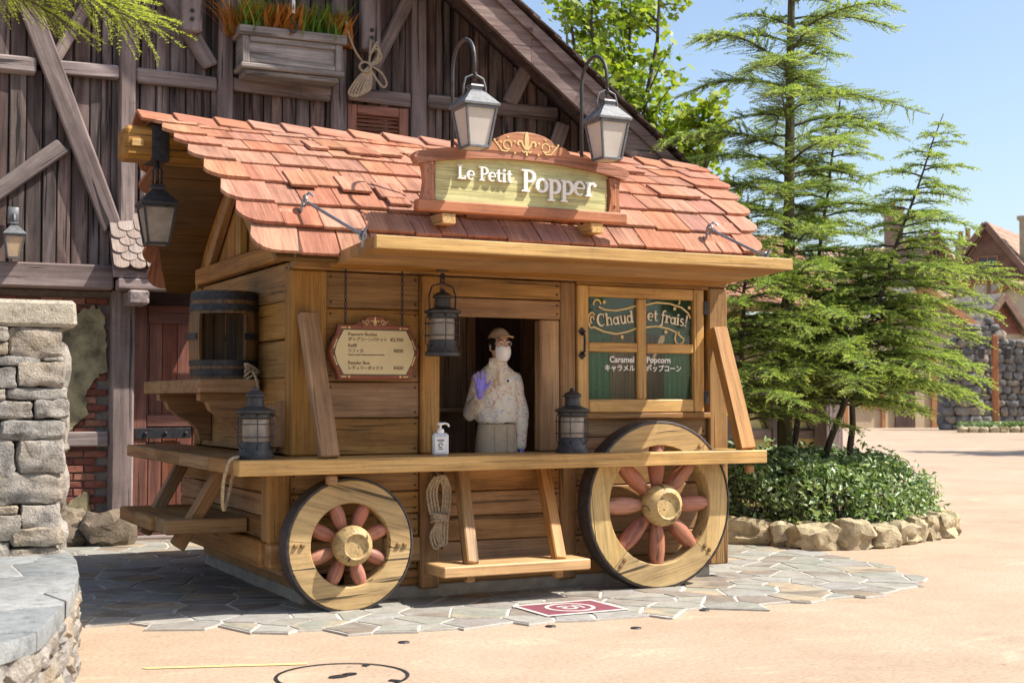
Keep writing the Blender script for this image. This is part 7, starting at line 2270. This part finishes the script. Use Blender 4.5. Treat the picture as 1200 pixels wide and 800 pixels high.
# right arm (image left): raised ; left arm hanging
RSH, REL, RWR = Vector((-0.145, 0.0, W_(1.485))), Vector((-0.215, 0.01, W_(1.25))), Vector((-0.15, -0.2, W_(1.375)))
LSH, LEL, LWR = Vector((0.145, 0.0, W_(1.485))), Vector((0.205, 0.0, W_(1.25))), Vector((0.195, -0.05, W_(1.02)))
def body(m):
    loft(m, [(W_(0.95), 0, 0, 0.14, 0.1), (W_(1.05), 0, 0, 0.15, 0.105), (W_(1.2), 0, 0, 0.125, 0.09), (W_(1.35), 0, 0, 0.145, 0.1), (W_(1.47), 0, 0.005, 0.155, 0.095), (W_(1.54), 0, 0.01, 0.14, 0.075), (W_(1.575), 0, 0.01, 0.07, 0.06)])
    caps(m, (0, 0.01, W_(1.54)), (0.015, -0.005, W_(1.68)), 0.052, 0.048)
    ell(m, HC, (0.074, 0.094, 0.112), HR)
    ell(m, hp_(0, -0.035, -0.055), (0.056, 0.06, 0.06), HR)
    caps(m, hp_(0, -0.09, 0.012), hp_(0, -0.106, -0.02), 0.009, 0.014)
    for s in (-1, 1):
        ell(m, hp_(s * 0.076, 0.008, -0.005), (0.01, 0.018, 0.031), HR, 10)
        ell(m, hp_(s * 0.033, -0.077, 0.026), (0.022, 0.014, 0.008), HR, 8)
    ell(m, hp_(0, -0.088, -0.055), (0.026, 0.014, 0.012), HR, 8)
    for (a, b, c) in ((RSH, REL, RWR), (LSH, LEL, LWR)):
        caps(m, a, b, 0.05, 0.036); caps(m, b, c, 0.036, 0.024)
    # raised hand, palm to the viewer
    px, py, pz = RWR.x + 0.004, RWR.y - 0.012, RWR.z
    caps(m, (RWR.x, RWR.y, RWR.z - 0.01), (px, py, pz + 0.03), 0.026, 0.03, 12, 0.7)
    ell(m, (px, py - 0.002, pz + 0.062), (0.043, 0.017, 0.05))
    for (dx, L, an, r0) in ((-0.034, 0.054, -24, 0.0088), (-0.012, 0.07, -9, 0.0096), (0.01, 0.077, 1, 0.0098), (0.031, 0.068, 11, 0.0096)):
        b0 = Vector((px + dx, py - 0.003, pz + 0.098 - abs(dx + 0.001) * 0.25))
        d1 = Vector((math.sin(R(an)), -0.1, math.cos(R(an)))).normalized(); d2 = Vector((math.sin(R(an)), -0.32, math.cos(R(an)))).normalized()
        k1 = b0 + d1 * L * 0.55
        caps(m, b0 - d1 * 0.012, k1, r0 * 1.05, r0, 10); caps(m, k1, k1 + d2 * L * 0.45, r0, r0 * 0.85, 10)
    t0 = Vector((px + 0.03, py - 0.006, pz + 0.04)); t1 = Vector((px + 0.062, py - 0.016, pz + 0.07)); t2 = Vector((px + 0.078, py - 0.024, pz + 0.098))
    caps(m, t0, t1, 0.014, 0.0115, 10); caps(m, t1, t2, 0.0115, 0.009, 10)
    # hanging hand, fingers slightly curled
    q = LWR
    ell(m, (q.x, q.y - 0.008, q.z - 0.055), (0.018, 0.038, 0.05))
    for i in range(4):
        y0 = q.y - 0.036 + 0.019 * i
        k1 = Vector((q.x - 0.006, y0 - 0.004, q.z - 0.13)); L = (0.05, 0.056, 0.052, 0.04)[i]
        caps(m, (q.x, y0, q.z - 0.09), k1, 0.01, 0.0095, 10); caps(m, k1, k1 + Vector((-0.022, -0.004, -L * 0.75)), 0.0095, 0.008, 10)
    caps(m, (q.x - 0.006, q.y - 0.035, q.z - 0.04), (q.x - 0.018, q.y - 0.062, q.z - 0.085), 0.012, 0.01, 10)
    for s in (-1, 1):
        caps(m, (s * 0.085, 0, W_(0.98)), (s * 0.09, -0.005, W_(0.65)), 0.085, 0.055); caps(m, (s * 0.09, -0.005, W_(0.65)), (s * 0.09, 0.02, W_(0.36)), 0.053, 0.034)
        caps(m, (s * 0.09, 0.02, W_(0.31)), (s * 0.1, -0.13, W_(0.305)), 0.032, 0.028)
mb = MB(); body(mb)
me, co = remesh(mb, 0.0055, 3, 0.4)
nf = len(me.polygons); cen = np.empty(nf * 3, np.float32); me.polygons.foreach_get('center', cen); cen = cen.reshape(-1, 3)
gl = ((cen[:, 0] < -0.03) & (cen[:, 1] < -0.12) & (cen[:, 2] > RWR.z - 0.035)) | ((cen[:, 0] > 0.12) & (cen[:, 2] < LWR.z + 0.0) & (cen[:, 2] > 0.5))
shoe = cen[:, 2] < W_(0.36)
mi = np.where(gl, 1, np.where(shoe, 2, 0)).astype(np.int32)
finish(me, 'body', [M['skin'], M['glove'], M['belt']], PER, mi)
# shirt
mb = MB()
loft(mb, [(W_(1.165), 0, -0.004, 0.14, 0.105), (W_(1.19), 0, -0.006, 0.168, 0.128), (W_(1.24), 0, -0.006, 0.17, 0.13), (W_(1.35), 0, 0, 0.172, 0.125), (W_(1.44), 0, 0.005, 0.176, 0.118), (W_(1.5), 0, 0.01, 0.172, 0.1), (W_(1.54), 0, 0.01, 0.145, 0.085), (W_(1.572), 0, 0.01, 0.105, 0.072), (W_(1.605), 0.004, 0.004, 0.068, 0.064)])
caps(mb, RSH + Vector((-0.005, 0, 0.0)), REL + Vector((0, 0, -0.005)), 0.054, 0.058); caps(mb, REL, RWR - (RWR - REL) * 0.06 + Vector((0, 0.005, 0)), 0.06, 0.036)
caps(mb, LSH + Vector((0.005, 0, 0.0)), LEL, 0.054, 0.052); caps(mb, LEL, LWR, 0.056, 0.04)
me, co = remesh(mb, 0.0075, 8, 0.5)
no = np.empty(len(co) * 3, np.float32); me.vertices.foreach_get('normal', no); no = no.reshape(-1, 3)
w = np.array([noise.noise(Vector((c[0] * 11, c[1] * 11, c[2] * 17))) * 0.004 + abs(noise.noise(Vector((c[0] * 16 + c[2] * 9, c[1] * 16, c[2] * 7 - c[0] * 12)))) * -0.007 + 0.003 for c in co])
co = co + no * w[:, None]
me.vertices.foreach_set('co', co.astype(np.float32).ravel())
SH = finish(me, 'shirt', [M['shirt']], PER)
def pp(nm, mat, fn, smooth=True, parent=None):
    mb = MB(); fn(mb); return mb.build(nm, mat, parent or PER, smooth, True)
pp('collar', M['shirt'], lambda m: [m.prism([(0, 0), (s * 0.075, 0.02), (s * 0.07, 0.066), (s * 0.012, 0.055)][::s], Matrix.Translation((0.006, -0.07, W_(1.555))) @ Matrix.Rotation(R(68), 4, 'X'), 0.006) for s in (-1, 1)] + [m.lathe([(0.075, 0), (0.068, 0.05), (0.062, 0.05), (0.066, 0)], Matrix.Translation((0.006, 0.002, W_(1.59))), 20)], False, SH)
pp('placket', M['shirt'], lambda m: m.bar((0.005, -0.128, W_(1.24)), (0.007, -0.088, W_(1.54)), 0.03, 0.006, (0, 1, 0)), False, SH)
pp('neck_tab', M['cap'], lambda m: m.bar((0.008, -0.112, W_(1.44)), (0.008, -0.092, W_(1.54)), 0.014, 0.008, (0, 1, 0)), False, SH)
pp('buttons', M['white'], lambda m: [m.lathe([(0, 0.004), (0.006, 0.003), (0.007, 0)], front(0.006, -0.131 + (z - 1.24) * 0.13, W_(z)), 8) for z in (1.27, 1.33, 1.39)], True, SH)
pp('name_badge', M['white'], lambda m: m.prism([(0.026 * math.cos(R(a)), 0.016 * math.sin(R(a))) for a in range(0, 360, 30)], front(0.085, -0.118, W_(1.475)), 0.004), False)
pp('badge_print', M['iron'], lambda m: m.prism([(0.01 * math.cos(R(a)), 0.01 * math.sin(R(a))) for a in range(0, 360, 40)], front(0.08, -0.1222, W_(1.475)), 0.001), False)
# trousers, belt
mb = MB()
loft(mb, [(W_(0.88), 0, 0, 0.16, 0.115), (W_(0.97), 0, 0, 0.178, 0.128), (W_(1.08), 0, 0, 0.168, 0.122), (W_(1.2), 0, -0.003, 0.148, 0.112)])
for s in (-1, 1):
    caps(mb, (s * 0.085, 0, W_(0.93)), (s * 0.09, 0, W_(0.6)), 0.1, 0.075); caps(mb, (s * 0.09, 0, W_(0.6)), (s * 0.09, 0.015, W_(0.4)), 0.075, 0.062)
me, co = remesh(mb, 0.009, 6, 0.5)
TR = finish(me, 'trousers', [M['trousers']], PER)
pp('trouser_crease', M['trousers'], lambda m: [m.bar((x, -0.121, W_(1.15)), (x, -0.129, W_(0.98)), 0.008, 0.006, (0, 1, 0)) for x in (-0.02, 0.08)], False, TR)
pp('belt', M['belt'], lambda m: loft(m, [(W_(1.172), 0, -0.003, 0.153, 0.119), (W_(1.175), 0, -0.003, 0.156, 0.122), (W_(1.208), 0, -0.003, 0.155, 0.121), (W_(1.211), 0, -0.003, 0.152, 0.118)]), 40)
pp('buckle', M['steel'], lambda m: (m.bx(-0.028, 0.028, -0.13, -0.124, W_(1.174), W_(1.18), 0.001), m.bx(-0.028, 0.028, -0.13, -0.124, W_(1.204), W_(1.21), 0.001), m.bx(-0.028, -0.022, -0.13, -0.124, W_(1.181), W_(1.203), 0.001), m.bx(0.022, 0.028, -0.13, -0.124, W_(1.181), W_(1.203), 0.001)), False)
# head wear
HM = HR.to_4x4(); HM.translation = HC
def shell(m, rx, ry, rz, z0, z1, a0, a1, c=(0, 0, 0), n=16, th=0.004):
    """part of an ellipsoid between heights z0..z1 and azimuths (deg, 270 = forwards)"""
    V = []; F = []
    for k in range(9):
        z = z0 + (z1 - z0) * k / 8
        s = math.sqrt(max(0.0, 1 - (z / rz) ** 2))
        for j in range(n + 1):
            a = R(a0 + (a1 - a0) * j / n)
            V.append(HM @ Vector((c[0] + rx * s * math.cos(a), c[1] + ry * s * math.sin(a), c[2] + z)))
    for k in range(8):
        for j in range(n):
            q = k * (n + 1) + j; F.append((q, q + 1, q + n + 2, q + n + 1))
    m.add(V, F)
pp('face_mask', M['mask'], lambda m: shell(m, 0.077, 0.099, 0.088, -0.07, 0.032, 204, 336, (0, -0.02, -0.04)))
pp('mask_straps', M['mask'], lambda m: [m.tube([hp_(s * 0.07, -0.035, -0.02), hp_(s * 0.083, 0.0, 0.0), hp_(s * 0.085, 0.02, 0.01)], 0.002, 5) for s in (-1, 1)])
pp('hair', M['hair'], lambda m: (shell(m, 0.082, 0.103, 0.118, -0.075, 0.117, -5, 185, (0, 0.006, 0.004)), shell(m, 0.084, 0.104, 0.12, 0.045, 0.115, 180, 240, (0, -0.001, 0.003)), shell(m, 0.081, 0.1, 0.12, 0.085, 0.115, 262, 362, (0, 0, 0.002)),
                              shell(m, 0.081, 0.098, 0.118, -0.03, 0.05, 176, 215, (0, 0, 0)), shell(m, 0.081, 0.098, 0.118, -0.03, 0.05, 325, 364, (0, 0, 0))))
CP = pp('cap', M['cap'], lambda m: shell(m, 0.096, 0.118, 0.128, 0.052, 0.1279, 0, 360, (0, 0.004, 0.008), 28))
def brim(m):
    V = []; F = []
    for (k, (r, dz)) in enumerate(((0.0, 0.0), (0.5, 0.003), (1.0, -0.006))):
        for j in range(13):
            a = R(205 + 130 * j / 12)
            x = 0.09 * math.cos(a) * (1 + 0.02 * r); y = 0.108 * math.sin(a) - r * 0.08 * max(0, -math.sin(a) - 0.3) / 0.7
            V.append(HM @ Vector((x, y, 0.064 + dz - 0.12 * x * x * 8 * 0.3)))
    for k in range(2):
        for j in range(12): F.append((k * 13 + j, k * 13 + j + 1, (k + 1) * 13 + j + 1, (k + 1) * 13 + j))
    n = len(V)
    V += [v - Vector((0, 0, 0.005)) for v in V]
    F += [tuple(i + n for i in f[::-1]) for f in F]
    for j in range(12): F.append((26 + j, 26 + j + 1, n + 26 + j + 1, n + 26 + j))
    m.add(V, F)
pp('brim', M['cap'], brim, True, CP)
pp('eyes', M['eyes'], lambda m: [ell(m, hp_(s * 0.03, -0.086, 0.013), (0.009, 0.005, 0.004), HR, 8) for s in (-1, 1)])
pp('eyebrows', M['hair'], lambda m: [m.tube([hp_(s * 0.014, -0.095, 0.033), hp_(s * 0.032, -0.092, 0.038), hp_(s * 0.05, -0.078, 0.033)], 0.0035, 5) for s in (-1, 1)])
M['clearframe'] = plain('clear_glasses_frame', (0.6, 0.55, 0.5), 0.3)
pp('glasses', M['clearframe'], lambda m: ([m.tube([hp_(s * 0.034 + 0.026 * math.cos(R(a)), -0.098 + abs(math.cos(R(a))) * 0.004, 0.012 + 0.018 * math.sin(R(a))) for a in range(0, 360, 30)], 0.0018, 5, True) for s in (-1, 1)], m.tube([hp_(-0.008, -0.1, 0.016), hp_(0.008, -0.1, 0.016)], 0.0018, 5), [m.tube([hp_(s * 0.06, -0.094, 0.016), hp_(s * 0.08, 0.0, 0.014)], 0.0018, 5) for s in (-1, 1)]))
